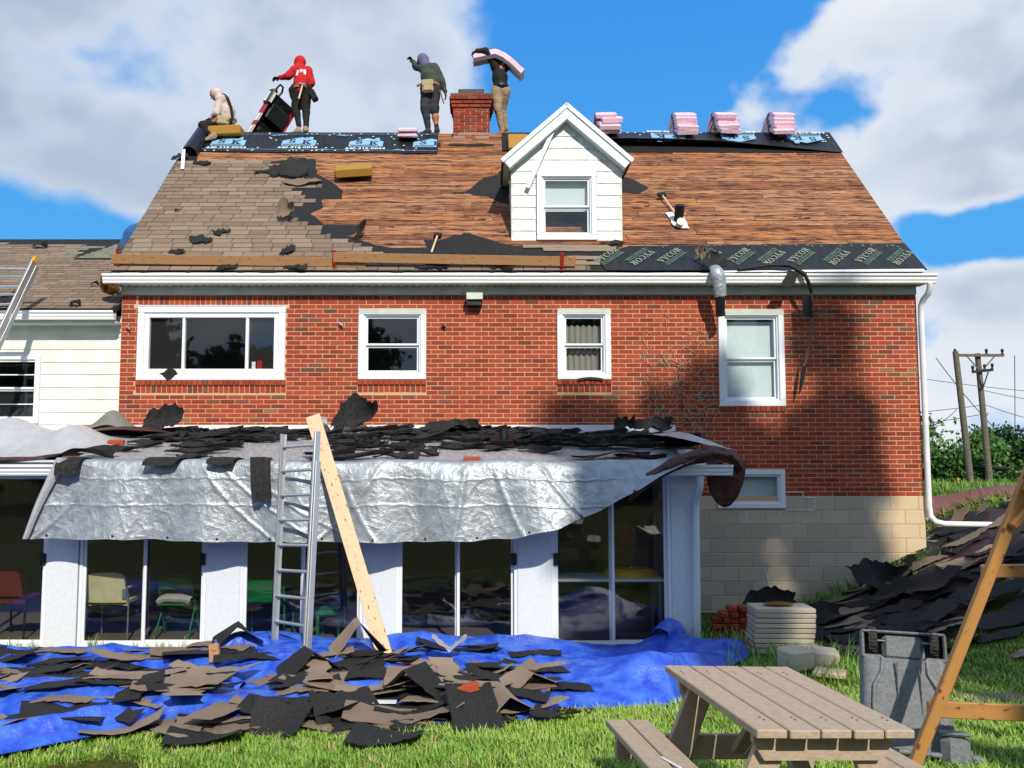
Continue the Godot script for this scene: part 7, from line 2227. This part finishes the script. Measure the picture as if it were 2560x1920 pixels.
func wheel_bin() -> void:
	var t := thing("wheeled_bin", "grey wheeled bin standing upside down with its two wheels at the top", "bin", Vector3(8.2, 0.22, 6.65))
	var xf := Transform3D(Basis(Vector3.UP, -0.36) * Basis(Vector3(1, 0, 0), -0.21), Vector3(8.22, 0.20, 6.75))
	var sec := func(b: MB, y0: float, y1: float, w0: float, w1: float, d0: float, d1: float, r: float) -> void:
		var ring := func(w: float, d: float, y: float) -> Array:
			var p := []
			for q in [[1, 1], [-1, 1], [-1, -1], [1, -1]]:
				for k in 5:
					var a: float = atan2(q[1], q[0]) - PI / 4 + PI / 2 * k / 4.0
					p.append(Vector3(q[0] * (w / 2 - r) + cos(a) * r, y, q[1] * (d / 2 - r) + sin(a) * r))
			return p
		var a: Array = ring.call(w0, d0, y0)
		var c: Array = ring.call(w1, d1, y1)
		for k in a.size():
			var n := (k + 1) % a.size()
			b.quad(a[k], a[n], c[n], c[k], Vector3(a[k].x + a[n].x, 0, a[k].z + a[n].z))
			b.tri(Vector3(0, y1, 0), c[k], c[n], Vector3.UP)
			b.tri(Vector3(0, y0, 0), a[k], a[n], Vector3.DOWN)
	var b := MB.new(); b.xf = xf
	sec.call(b, 0.06, 0.625, 0.56, 0.525, 0.52, 0.46, 0.05)
	for k in 2: b.box(Vector3(-0.045 + 0.14 * k, 0.33, 0.247), Vector3(0.012, 0.56, 0.012), 0.003, Basis(Vector3(1, 0, 0), 0.05))
	for s in [-1.0, 1.0]:
		b.tube(p3([s * 0.135, 0.63, 0.222, s * 0.14, 0.54, 0.235, s * 0.19, 0.45, 0.245, s * 0.20, 0.32, 0.253, s * 0.19, 0.12, 0.262]), PackedFloat32Array([0.014]), 7)
	part("body", b, M.plastic, t)
	b = MB.new(); b.xf = xf
	b.xf = xf * Transform3D(Basis(), Vector3(0, 0, -0.075))
	sec.call(b, 0.62, 0.80, 0.525, 0.51, 0.31, 0.30, 0.04)
	b.xf = xf
	b.box(Vector3(0, 0.695, 0.14), Vector3(0.265, 0.17, 0.15), 0.03)
	for s in [-1.0, 1.0]:
		b.box(Vector3(s * 0.252, 0.71, 0.13), Vector3(0.022, 0.18, 0.18), 0.009)
		b.box(Vector3(s * 0.195, 0.628, 0.135), Vector3(0.13, 0.03, 0.18), 0.012)
	b.box(Vector3(0, 0.795, 0.13), Vector3(0.52, 0.018, 0.19), 0.008)
	part("base", b, M.plastic, t)
	for s in [-1.0, 1.0]:
		var o := xf * Vector3(s * 0.187, 0.735, 0.165)
		b = MB.new()
		var ax := xf.basis.x
		b.tube(PackedVector3Array([o - ax * 0.027, o - ax * 0.02, o + ax * 0.02, o + ax * 0.027]), PackedFloat32Array([0.075, 0.085, 0.085, 0.075]), 22)
		for k in 22:
			var a := TAU * k / 22.0
			b.box(o + xf.basis * Vector3(0.008 * (1 if k % 2 else -1), cos(a) * 0.085, sin(a) * 0.085), Vector3(0.034, 0.012, 0.012), 0.002, xf.basis * Basis(Vector3(1, 0, 0), a))
		part("wheel", b, M.tyre, t)
	b = MB.new()
	b.cyl(xf * Vector3(-0.2, 0.735, 0.20), xf * Vector3(0.2, 0.735, 0.20), 0.008, 8)
	part("axle", b, M.steel, t)
	b = MB.new(); b.xf = xf
	sec.call(b, 0.0, 0.06, 0.60, 0.60, 0.56, 0.55, 0.06)
	part("rim", b, M.plastic, t)
	b = MB.new(); b.xf = xf
	b.box(Vector3(0.26, 0.07, 0.33), Vector3(0.17, 0.24, 0.12), 0.05)
	b.box(Vector3(0.26, 0.19, 0.325), Vector3(0.18, 0.03, 0.13), 0.012)
	b.box(Vector3(0.38, 0.04, 0.31), Vector3(0.09, 0.06, 0.08), 0.02)
	b.cyl(Vector3(-0.25, 0.05, 0.33), Vector3(0.2, 0.05, 0.33), 0.018, 10)
	part("lid_hinge", b, M.plastic, t)

func yard_things() -> void:
	picnic_table()
	wheel_bin()
	var t := thing("swing_frame", "stained yellow wooden A frame of a garden swing in front of the bin", "swing frame", Vector3(8.9, 0.2, 7.35))
	var b := MB.new()
	b.bar(Vector3(7.90, 0.15, 7.35), Vector3(8.885, 2.36, 7.35), 0.05, 0.070, Vector3(1, 0, 0), 0.006)
	part("leg", b, M.stain, t)
	b = MB.new()
	b.bar(Vector3(9.88, 0.15, 7.33), Vector3(8.895, 2.36, 7.33), 0.055, 0.078, Vector3(1, 0, 0), 0.006)
	part("leg", b, M.stain, t)
	b = MB.new()
	b.bar(Vector3(8.10, 0.665, 7.31), Vector3(9.7, 0.60, 7.31), 0.035, 0.098, Vector3.UP, 0.005)
	part("cross_bar", b, M.stain, t)
	b = MB.new()
	b.bar(Vector3(8.47, 1.50, 7.31), Vector3(9.33, 1.51, 7.31), 0.035, 0.08, Vector3.UP, 0.005)
	part("cross_bar", b, M.stain, t)
	b = MB.new()
	b.bar(Vector3(8.72, 1.98, 7.39), Vector3(8.95, 2.12, 7.39), 0.03, 0.08, Vector3.UP, 0.005)
	b.bar(Vector3(8.62, 1.78, 7.40), Vector3(8.80, 1.95, 7.40), 0.05, 0.05, Vector3.UP, 0.01)
	part("corner_brace", b, M.stain, t)
	# stack of pavers
	var slab := ["topmost", "second", "third", "fourth", "fifth", "sixth", "seventh", "eighth", "lowest"]
	for k in 9:
		b = MB.new()
		var i := 8 - k
		var w := 0.66 if i < 7 else 0.70
		b.box(Vector3(8.69 + R.randf_range(-0.015, 0.015) + (0.01 * k if k < 4 else 0.03), 0.06 + k * 0.0555, 2.72), Vector3(w, 0.048, 0.40), 0.006, Basis(Vector3.UP, -0.04 + R.randf_range(-0.02, 0.02)) * Basis(Vector3(0, 0, 1), R.randf_range(-0.008, 0.008)))
		single("paver", b, M.block[[0, 2, 1][k % 3]], "grey concrete paver, %s of its stack by the brick pile" % slab[i], "paver", "pavers stacked beside the sunroom")
	b = MB.new()
	b.lathe(pv([0.0, 0.025, 0.08, 0.018, 0.15, 0.0]), Vector3(8.70, 0.552, 2.72), 12, 1.2, 0.7)
	single("dry_moss", b, M.wool, "tuft of dry moss on top of the paver stack", "moss")
	# pile of bricks: ends and sides showing
	for r in 6:
		for c in 5:
			if r == 5 and c < 2 or r > 3 and c == 0: continue
			b = MB.new()
			var e := (r + c) % 2 == 0
			b.box(Vector3(8.17 + c * 0.104 + R.randf_range(-0.012, 0.012), 0.05 + r * 0.066, 2.02 + (0.0 if e else -0.03) + R.randf_range(-0.02, 0.02)), Vector3(0.095, 0.058, 0.2), 0.006, Basis(Vector3.UP, R.randf_range(-0.08, 0.08)))
			single("loose_brick", b, M.brick[[0, 1, 3, 5][R.randi() % 4]], "old red brick by the paver stack, %s course, %s from the left" % [["lowest", "second", "third", "fourth", "fifth", "top"][r], ["first", "second", "third", "fourth", "fifth"][c]], "brick", "red bricks piled by the paver stack")
	# concrete blocks in the grass
	t = thing("edging_block", "pale split faced concrete block on the grass before the paver stack", "concrete block", Vector3(8.72, 0.05, 3.7))
	b = MB.new()
	b.box(Vector3(8.55, 0.16, 3.68), Vector3(0.26, 0.20, 0.30), 0.02, Basis(Vector3.UP, 0.25) * Basis(Vector3(0, 0, 1), 0.06))
	b.box(Vector3(8.60, 0.20, 3.60), Vector3(0.2, 0.11, 0.2), 0.02, Basis(Vector3.UP, 0.25))
	part("block", b, M.block[1], t)
	b = MB.new()
	b.box(Vector3(8.85, 0.155, 3.66), Vector3(0.27, 0.19, 0.28), 0.03, Basis(Vector3.UP, -0.3) * Basis(Vector3(0, 0, 1), -0.08))
	single("edging_block", b, M.block[0], "grey concrete block tipped against the pale one in the long grass", "concrete block")
	b = MB.new()
	b.box(Vector3(8.78, 0.085, 3.98), Vector3(0.30, 0.05, 0.24), 0.008, Basis(Vector3.UP, -0.5))
	single("paver", b, M.block[3], "tan paver lying flat in the grass below the concrete blocks", "paver")
	b = MB.new()
	b.box(Vector3(7.28, blue_y(7.28, 4.6) + 0.03, 4.55), Vector3(0.22, 0.06, 0.1), 0.008, Basis(Vector3.UP, 0.3))
	single("brick", b, M.brick[6], "dusty brick on the blue tarp beside the picnic table", "brick")
	b = MB.new()
	b.box(Vector3(2.62, blue_y(2.62, 3.75) + 0.10, 3.72), Vector3(0.10, 0.19, 0.06), 0.006, Basis(Vector3(0, 0, 1), 0.25) * Basis(Vector3(1, 0, 0), -0.5))
	for k in 3: b.box(Vector3(2.62, blue_y(2.62, 3.75) + 0.06 + 0.04 * k, 3.765 - 0.012 * k), Vector3(0.045, 0.02, 0.012), 0.002, Basis(Vector3(1, 0, 0), -0.5))
	single("brick", b, mat(Color(0.66, 0.50, 0.36), 0.9, M.fine, 3.0), "tan cored brick standing on end on the blue tarp", "brick")
	b = MB.new()
	b.box(Vector3(5.22, blue_y(5.22, 5.2) + 0.12, 5.32), Vector3(0.2, 0.065, 0.1), 0.006, Basis(Vector3.UP, 0.15) * Basis(Vector3(0, 0, 1), 0.2))
	single("brick", b, mat(Color(0.66, 0.27, 0.14), 0.9, M.fine, 3.0), "orange brick tucked under the black sheet at the tarp's front edge", "brick")
	b = MB.new()
	b.box(Vector3(11.75, ground(11.75, -1.2) + 0.20, -1.15), Vector3(0.5, 0.05, 0.09), 0.008, Basis(Vector3.UP, 0.2) * Basis(Vector3(0, 0, 1), 0.42))
	single("orange_board", b, mat(Color(0.66, 0.27, 0.12), 0.8, M.fine, 3.0), "orange board end on top of the brown tarp on the bank", "board")
	b = MB.new()
	b.sheet(func(u: float, v: float): return Vector3(5.0 + (u - 0.5) * 0.36, blue_y(5.0, 3.55) + 0.16 + 0.14 * absf(u * 2 - 1) + 0.03 * nz(u * 30, v * 30), 3.55 - v * 0.2 + 0.05 * nz(u * 9, v * 40)), 16, 8, 0.003)
	single("crumpled_wrapper", b, M.tarpgrey, "torn white plastic wrapper opened like wings on the heap", "wrapper")
	b = MB.new()
	b.span(Vector3(4.42, blue_y(4.5, 5.2) + 0.11, 5.12), Vector3(4.62, blue_y(4.5, 5.2) + 0.118, 5.22), 0.002)
	single("metal_flashing", b, M.white, "small white metal flashing on the front of the heap", "flashing")
	for q in [[9.95, 4.75, 0.6], [11.2, 5.0, 0.5], [10.9, 4.2, 0.45]]:
		b = MB.new()
		b.box(Vector3(q[0], ground(q[0], q[1]) + 0.05, q[1]), Vector3(q[2], 0.012, 0.25), 0.003, Basis(Vector3.UP, 0.1))
		single("loose_shingle", b, M.shingle[2], "loose shingle on the shaded grass, %s" % ["nearest the bin", "farthest right", "between the heap and the other two"][[9.95, 11.2, 10.9].find(q[0])], "shingle")
	for k in 2:
		b = MB.new()
		b.cyl(Vector3(24.9 + k * 0.28, -0.2, -23.5), Vector3(24.8 + k * 0.28, 1.35 - 0.3 * k, -23.5), 0.05, 8)
		single("marker_post", b, M.yellowcap, ["taller", "shorter"][k] + " yellow marker post before the utility pole", "marker post")

func blade_mesh(n: int, h: float, w: float, spread: float) -> ArrayMesh:
	var b := MB.new()
	for i in n:
		var a := R.randf() * TAU
		var o := Vector3(cos(a), 0, sin(a)) * R.randf() * spread
		var d := Vector3(cos(a + R.randf_range(-1, 1)), 0, sin(a + R.randf_range(-1, 1)))
		var s := d.cross(Vector3.UP) * w
		var hh := h * R.randf_range(0.55, 1.15)
		var m := o + Vector3(0, hh * 0.6, 0) + d * hh * 0.22
		var e := o + Vector3(0, hh * 0.95, 0) + d * hh * R.randf_range(0.4, 0.8)
		b.quad(o - s, o + s, m + s * 0.8, m - s * 0.8, d + Vector3(0, 0.6, 0))
		b.tri(m - s * 0.8, m + s * 0.8, e, d + Vector3(0, 0.8, 0))
	return b.mesh()

func grass() -> void:
	var xs := []
	var cols := []
	var tuft := blade_mesh(7, 0.060, 0.0040, 0.045)
	for i in 60000:
		var x := R.randf_range(0.8, 12.5)
		var z := R.randf_range(2.4, 7.9)
		if x < 8.5 and z < blue_front(x) + 0.015: continue
		if x < 8.1 and z < 3.0: continue
		if x > 8.3 and x < 9.1 and z > 2.5 and z < 2.95: continue
		var bare := nz(x * 3.2, z * 5.5, 33.0) + 0.35 * nz(x * 11.0, z * 15.0, 35.0) + 0.30 * smoothstep(6.2, 6.9, z) * (1.0 - smoothstep(2.5, 6.0, x))
		var dirt := false
		for q in [[2.55, 6.75, 0.34, 0.16], [3.1, 6.62, 0.30, 0.12], [3.55, 6.85, 0.22, 0.10], [4.35, 6.55, 0.30, 0.10], [4.6, 6.95, 0.5, 0.14], [5.35, 6.7, 0.2, 0.07]]:
			if Vector2((x - q[0]) / q[2], (z - q[1]) / q[3]).length() < 0.95: dirt = true
		if bare > 0.40 or (dirt and R.randf() < 0.9): continue
		if bare > 0.30 and R.randf() < 0.6: continue
		var s := R.randf_range(0.7, 1.25) * (1.0 if x < 8.0 else 1.15)
		xs.append(Transform3D(Basis(Vector3.UP, R.randf() * TAU).scaled(Vector3(s, s * R.randf_range(0.75, 1.2), s)), Vector3(x, ground(x, z) - 0.004, z)))
		var y := clampf(0.5 + 0.7 * nz(x * 3.0, z * 3.0, 60.0) + R.randf_range(-0.3, 0.3), 0, 1)
		var c := Color(0.11, 0.25, 0.025).lerp(Color(0.30, 0.44, 0.06), y)
		if R.randf() < 0.08: c = Color(0.45, 0.40, 0.18)
		cols.append(c)
	multi("lawn_grass", tuft, M.grass, xs, cols).set_meta("label", "short mown grass of the lawn")
	get_node("lawn_grass").set_meta("category", "grass")
	xs = []; cols = []
	tuft = blade_mesh(8, 0.20, 0.006, 0.09)
	for i in 16000:
		var x := R.randf_range(9.5, 22.0)
		var z := R.randf_range(-9.0, 3.0)
		if x < 11.85 and z < 0.1: continue
		if x < 11.9 and z < lin([8.7, 9.3, 10.5, 11.5, 12.5], [1.3, 0.7, 0.2, -0.3, -0.6], x) - 0.9: continue
		if z > lin([9.5, 10.5, 11.5, 12.5, 14.6], [0.7, 0.2, -0.4, -0.8, -1.0], x) + 0.2 and x < 14.8: continue
		var s := R.randf_range(0.7, 1.3)
		xs.append(Transform3D(Basis(Vector3.UP, R.randf() * TAU).scaled(Vector3(s, s, s)), Vector3(x, ground(x, z) - 0.01, z)))
		cols.append(Color(0.08, 0.20, 0.025).lerp(Color(0.22, 0.36, 0.05), R.randf()))
	multi("bank_grass", tuft, M.grass, xs, cols).set_meta("label", "rough grass growing on the bank")
	get_node("bank_grass").set_meta("category", "grass")
	xs = []; cols = []
	tuft = blade_mesh(7, 0.30, 0.006, 0.05)
	var spots := [[8.15, 2.45, 0.3, 90], [8.75, 3.25, 0.35, 60], [9.15, 3.75, 0.2, 90], [8.95, 4.0, 0.2, 50], [8.2, 1.7, 0.15, 30], [9.0, 2.98, 0.2, 25], [11.2, 0.25, 0.35, 60], [10.2, 0.2, 0.2, 22], [8.4, 3.9, 0.2, 20]]
	for q in spots:
		for i in q[3]:
			var x: float = q[0] + R.randfn(0, q[2])
			var z: float = q[1] + R.randfn(0, q[2] * 0.6)
			if z < 0.08: continue
			var s := R.randf_range(0.5, 1.0)
			xs.append(Transform3D(Basis(Vector3.UP, R.randf() * TAU).scaled(Vector3(s, s, s)), Vector3(x, ground(x, z), z)))
			cols.append(Color(0.10, 0.24, 0.035).lerp(Color(0.28, 0.42, 0.08), R.randf()))
	for q in [[0.0, 0.4], [0.9, 0.5], [1.45, 0.3], [1.75, 0.25], [2.6, 0.3], [2.85, 0.2], [3.8, 0.15], [6.05, 0.2], [6.3, 0.3]]:
		for i in int(q[1] * 26):
			var s := R.randf_range(0.25, 0.55)
			var x: float = q[0] + R.randf_range(-0.16, 0.16)
			xs.append(Transform3D(Basis(Vector3.UP, R.randf() * TAU).scaled(Vector3(s, s, s)), Vector3(x, -0.02, 2.36 + R.randf() * 0.08)))
			cols.append(Color(0.16, 0.24, 0.04).lerp(Color(0.36, 0.40, 0.08), R.randf()))
	multi("weeds", tuft, M.grass, xs, cols).set_meta("label", "tall weeds growing along the walls and the stacked pavers")
	get_node("weeds").set_meta("category", "weeds")

func leaf_mesh(s: float) -> ArrayMesh:
	var b := MB.new()
	for k in 5:
		var bs := Basis(Vector3(R.randf_range(-1, 1), R.randf_range(-1, 1), R.randf_range(-1, 1)).normalized(), R.randf() * 3.0)
		var o := Vector3(R.randf_range(-1, 1), R.randf_range(-1, 1), R.randf_range(-1, 1)) * s * 1.3
		b.quad(o + bs.x * s, o + bs.y * s * 0.55, o - bs.x * s, o - bs.y * s * 0.55, bs.z)
	return b.mesh()

# a tree: forked trunk, limbs, and a crown of leaf clumps gathered round the limb ends; gap lets the sky show through
func tree(called: String, label: String, cat: String, at: Vector3, h: float, crown0: float, rx: float, n: int, leaf: float, tone: int, group := "", shape := 1.0) -> void:
	var t := thing(called, label, cat, at, group)
	var b := MB.new()
	var r0 := 0.035 * h * 0.6
	b.tube(PackedVector3Array([at - Vector3(0, 0.3, 0), at + Vector3(0.1, h * 0.3, 0), at + Vector3(-0.1, h * 0.6, 0.1), at + Vector3(0, h * 0.9, 0)]), PackedFloat32Array([r0, r0 * 0.75, r0 * 0.4, r0 * 0.12]), 9)
	var ends := []
	for i in 22:
		var f := R.randf()
		var y := lerpf(crown0, h * 0.97, f)
		var a := R.randf() * TAU
		var prof := pow(sin(PI * clampf(0.12 + 0.88 * f, 0, 1)), 0.7) if shape > 0.5 else (1.0 - 0.85 * f)
		var rr := rx * prof * R.randf_range(0.45, 1.0)
		var e := at + Vector3(cos(a) * rr, y * R.randf_range(0.82, 1.04), sin(a) * rr)
		var s := at + Vector3(0, maxf(y - rr * 0.7, crown0 * 0.6), 0)
		b.tube(PackedVector3Array([s, s.lerp(e, 0.5) + Vector3(0, 0.1, 0), e]), PackedFloat32Array([r0 * 0.28, r0 * 0.16, r0 * 0.05]), 5, false)
		ends.append([e, rx * R.randf_range(0.22, 0.42)])
	part("trunk", b, M.bark, t)
	var xs := []
	var cols := []
	var lm := leaf_mesh(leaf)
	for i in n:
		var e = ends[R.randi() % ends.size()]
		var d := Vector3(R.randfn(), R.randfn() * 0.75, R.randfn()) * 0.55 * float(e[1])
		var s := R.randf_range(0.6, 1.3)
		xs.append(Transform3D(Basis(Vector3(R.randf() - 0.5, R.randf() - 0.5, R.randf() - 0.5).normalized(), R.randf() * TAU).scaled(Vector3(s, s, s)), e[0] + d))
		cols.append(Color(1, 1, 1) * R.randf_range(0.7, 1.25))
	var o := multi("crown", lm, M.leaf[tone], xs, cols, t)
	o.set_meta("kind", "stuff")

func pole(label: String, p: Vector3, q: Vector3, arms: Array) -> void:
	var t := thing("utility_pole", label, "utility pole", p)
	var b := MB.new()
	b.tube(PackedVector3Array([p, p.lerp(q, 0.5), q]), PackedFloat32Array([0.14, 0.13, 0.115]), 12)
	part("pole", b, M.oakgrey, t)
	for a in arms:
		var c: Vector3 = p.lerp(q, a[0])
		b = MB.new()
		b.bar(c + Vector3(a[1], 0, 0.2), c + Vector3(a[2], a[3], 0.2), 0.1, 0.12, Vector3.UP, 0.01)
		for s in [-1.0, 1.0]: b.bar(c + Vector3(s * minf(absf(a[1]), a[2]) * 0.62, 0.0, 0.25), c + Vector3(0, -0.75, 0.2), 0.03, 0.05)
		part("cross_arm", b, M.oakgrey if a[0] > 0.9 else M.black, t)
		for f in a[4]:
			b = MB.new()
			var o: Vector3 = c + Vector3(lerpf(a[1], a[2], f), lerpf(0, a[3], f), 0.2)
			b.lathe(pv([0.0, 0.30, 0.05, 0.28, 0.07, 0.2, 0.04, 0.12, 0.07, 0.06, 0.0, 0.05]), o, 8)
			part("insulator", b, M.black, t)

func far_things() -> void:
	pole("nearer weathered utility pole, leaning and bare at its top", Vector3(25.7, -0.3, -24.0), Vector3(25.2, 6.65, -24.0), [])
	pole("straight utility pole with a long cross arm at its top", Vector3(27.6, -0.3, -26.0), Vector3(27.25, 6.80, -26.0), [[0.985, -1.15, 1.05, 0.0, [0.02, 0.65, 0.97]], [0.88, -0.42, 0.5, 0.10, [0.03, 0.6, 0.97]]])
	pole("utility pole partly cut off by the right edge of the photograph", Vector3(33.3, -0.3, -31.0), Vector3(33.25, 5.0, -31.0), [[0.72, -1.6, 1.3, 0.0, [0.05, 0.95]]])
	var ws := [[[23.2, 6.1, -27], [45.0, 5.8, -38], 0.4], [[12.2, 4.9, -6.0], [25.15, 4.2, -24.0], 1.3], [[14.0, 3.6, -20], [27.4, 4.5, -26], 0.2], [[14.0, 2.8, -20], [27.4, 4.1, -26], 0.2], [[27.4, 4.6, -26.2], [42.0, 4.2, -34], 0.8], [[27.4, 5.2, -26.2], [44.0, 5.3, -40], 0.3], [[14.0, 2.0, -24], [46.0, 2.3, -40], 0.5], [[26.0, 1.9, -26], [44.0, 1.4, -38], 0.2], [[28.9, 6.7, -26], [31.6, 0.9, -31], 0.4], [[25.4, 6.6, -26], [31.0, 2.2, -29], 0.3], [[12.2, 2.9, -6.0], [17.0, -0.2, -26.0], 0.2], [[27.5, 2.2, -26.1], [30.8, -0.4, -32], -0.4]]
	var wl := ["wire crossing the sky behind the upper cross arm", "slack wire from the house to the leaning pole", "thin wire running left from the straight pole, upper", "thin wire running left from the straight pole, lower", "sagging wire to the right of the straight pole", "taut wire to the right of the straight pole", "low cable passing both poles", "lowest cable with a dark splice case", "wire slanting down from the right end of the cross arm", "wire slanting down from the left end of the cross arm", "short wire running down beside the house corner", "drooping wire at the foot of the straight pole"]
	for i in ws.size():
		var q = ws[i]
		var b := MB.new()
		var a := Vector3(q[0][0], q[0][1], q[0][2])
		var c := Vector3(q[1][0], q[1][1], q[1][2])
		var p := PackedVector3Array()
		for k in 15:
			var f := k / 14.0
			p.append(a.lerp(c, f) - Vector3(0, q[2] * 4.0 * f * (1.0 - f), 0))
		b.tube(p, PackedFloat32Array([0.014 if i < 6 else 0.018]), 5, false)
		if i == 7: b.tube(PackedVector3Array([p[2], p[3]]), PackedFloat32Array([0.09]), 8)
		single("overhead_wire", b, M.wire, wl[i], "wire")
	var k := 0
	var lab := ["bushy tree directly behind the house corner", "broad tree behind the leaning pole", "tree between the two near poles", "low tree behind the straight pole", "tree right of the straight pole", "tree at the right edge behind the third pole", "dark tree deep behind the poles", "pale green tree far right"]
	for q in [[23.0, -32, 5.1, 3.0, 0], [27.0, -35, 4.9, 2.8, 1], [30.5, -33, 3.6, 2.6, 0], [33.5, -36, 3.5, 2.8, 2], [36.5, -34, 4.3, 2.6, 1], [40.5, -36, 4.2, 2.8, 1], [29.5, -44, 4.4, 4.0, 2], [45.0, -40, 4.4, 3.4, 1]]:
		tree("background_tree", lab[k], "tree", Vector3(q[0], ground(q[0], q[1]), q[1]), q[2], 0.3, q[3], 3000, 0.12, q[4], "trees beyond the utility poles")
		k += 1
	# unseen trees behind the viewer, placed to shade the right half and darken windows
	for q in [[11.7, 18.0, 17.6, 12.4, 0.9, 0], [13.5, 17.6, 16.9, 10.8, 1.3, 1], [15.3, 18.3, 17.9, 15.0, 0.6, 2], [16.2, 17.0, 13.1, 8.6, 1.9, 3]]:
		tree("unseen_yard_tree", "tall unseen tree behind the viewer shading the house, %s in its row" % ["first", "second", "third", "fourth"][q[5]], "tree", Vector3(q[0], 0.3, q[1]), q[2], q[3], q[4], 2300, 0.20, 2, "unseen trees that shade the house")
	for q in [[-14, 34, 9.5, 3.6], [-7.5, 36, 8.0, 3.2], [-1.5, 33, 10.0, 3.4], [5.0, 36, 7.5, 3.6], [10.5, 34, 9.0, 3.6], [17, 36, 9.5, 4.0], [24, 34, 9.0, 4.0], [31, 33, 8.5, 3.6], [-21, 32, 9.0, 3.8]]:
		tree("unseen_hedge_tree", "dense unseen tree behind the viewer mirrored in the glass, number %d from the left" % (1 + [-21, -14, -7.5, -1.5, 5.0, 10.5, 17, 24, 31].find(q[0])), "tree", Vector3(q[0], 0.3, q[1]), q[2], 0.6, q[3], 3600, 0.30, 2, "unseen trees mirrored in the glass", 0.0 if q[0] in [-1.5, 10.5] else 1.0)

func _ready() -> void:
	R.seed = 20240611
	NZ.seed = 5
	NZ.frequency = 0.1
	NZ.fractal_octaves = 3
	var cam := Camera3D.new()
	cam.name = "camera"
	cam.near = 0.1
	cam.far = 900.0
	cam.projection = Camera3D.PROJECTION_FRUSTUM
	cam.size = 0.2 * 960.0 / 2199.0
	cam.frustum_offset = Vector2(0.1 * 66.0 / 2199.0, 0.0)
	cam.position = Vector3(5.38, 2.21, 12.87)
	cam.rotation_degrees = Vector3(4.74, 0, 0)
	add_child(cam)
	cam.current = true
	var we := WorldEnvironment.new()
	we.name = "world_environment"
	var env := Environment.new()
	env.background_mode = Environment.BG_SKY
	env.sky = make_sky()
	env.background_energy_multiplier = 1.06
	env.tonemap_mode = Environment.TONE_MAPPER_LINEAR
	env.tonemap_exposure = 0.97
	env.sdfgi_enabled = true
	env.ssao_enabled = true
	env.ssil_enabled = true
	we.environment = env
	add_child(we)
	var sun := DirectionalLight3D.new()
	sun.name = "sun"
	sun.light_color = Color(1.0, 0.965, 0.90)
	sun.light_energy = 1.6
	sun.light_angular_distance = 0.8
	sun.shadow_enabled = true
	add_child(sun)
	var el := deg_to_rad(37.0)
	var az := deg_to_rad(15.0)
	var to := Vector3(sin(az) * cos(el), sin(el), cos(az) * cos(el))
	sun.look_at_from_position(to * 60.0, Vector3.ZERO)
	make_materials()
	M.dirt = mat(Color(0.66, 0.53, 0.40), 0.95, M.fine, 2.0, M.brickbase.normal_texture, 1.0, true, 0.0, true)
	M.yellowcap = mat(Color(0.85, 0.62, 0.05), 0.5)
	# the ground
	var b := MB.new()
	b.sheet(func(u: float, v: float):
		var s: float = u * 2 - 1
		var t: float = v * 2 - 1
		var x := 7.0 + 10.0 * s + 390.0 * pow(s, 7.0)
		var z := 1.0 + 14.0 * t + 390.0 * pow(t, 7.0)
		return Vector3(x, ground(x, z), z), 220, 220)
	struct("ground", b, M.soil)
	for q in [[2.55, 6.75, 0.34, 0.16], [3.1, 6.62, 0.30, 0.12], [3.55, 6.85, 0.22, 0.10], [4.35, 6.55, 0.30, 0.10], [4.6, 6.95, 0.5, 0.14], [5.35, 6.7, 0.2, 0.07]]:
		b = MB.new()
		b.sheet(func(u: float, v: float):
			var a: float = u * TAU
			var r: float = v * (1.0 + 0.8 * nz(cos(a) * 12.0, sin(a) * 12.0, q[0] * 20.0))
			var x: float = q[0] + cos(a) * q[2] * r
			var z: float = q[1] + sin(a) * q[3] * r
			return Vector3(x, ground(x, z) + 0.006 + 0.012 * (1.0 - v), z), 26, 5)
		struct("bare_soil", b, M.dirt)
	build_house()
	build_wing()
	build_sunroom()
	furnish()
	build_tarps()
	build_blue_tarp()
	build_roof_things()
	wall_things()
	build_people()
	yard_things()
	build_scraps()
	grass()
	far_things()
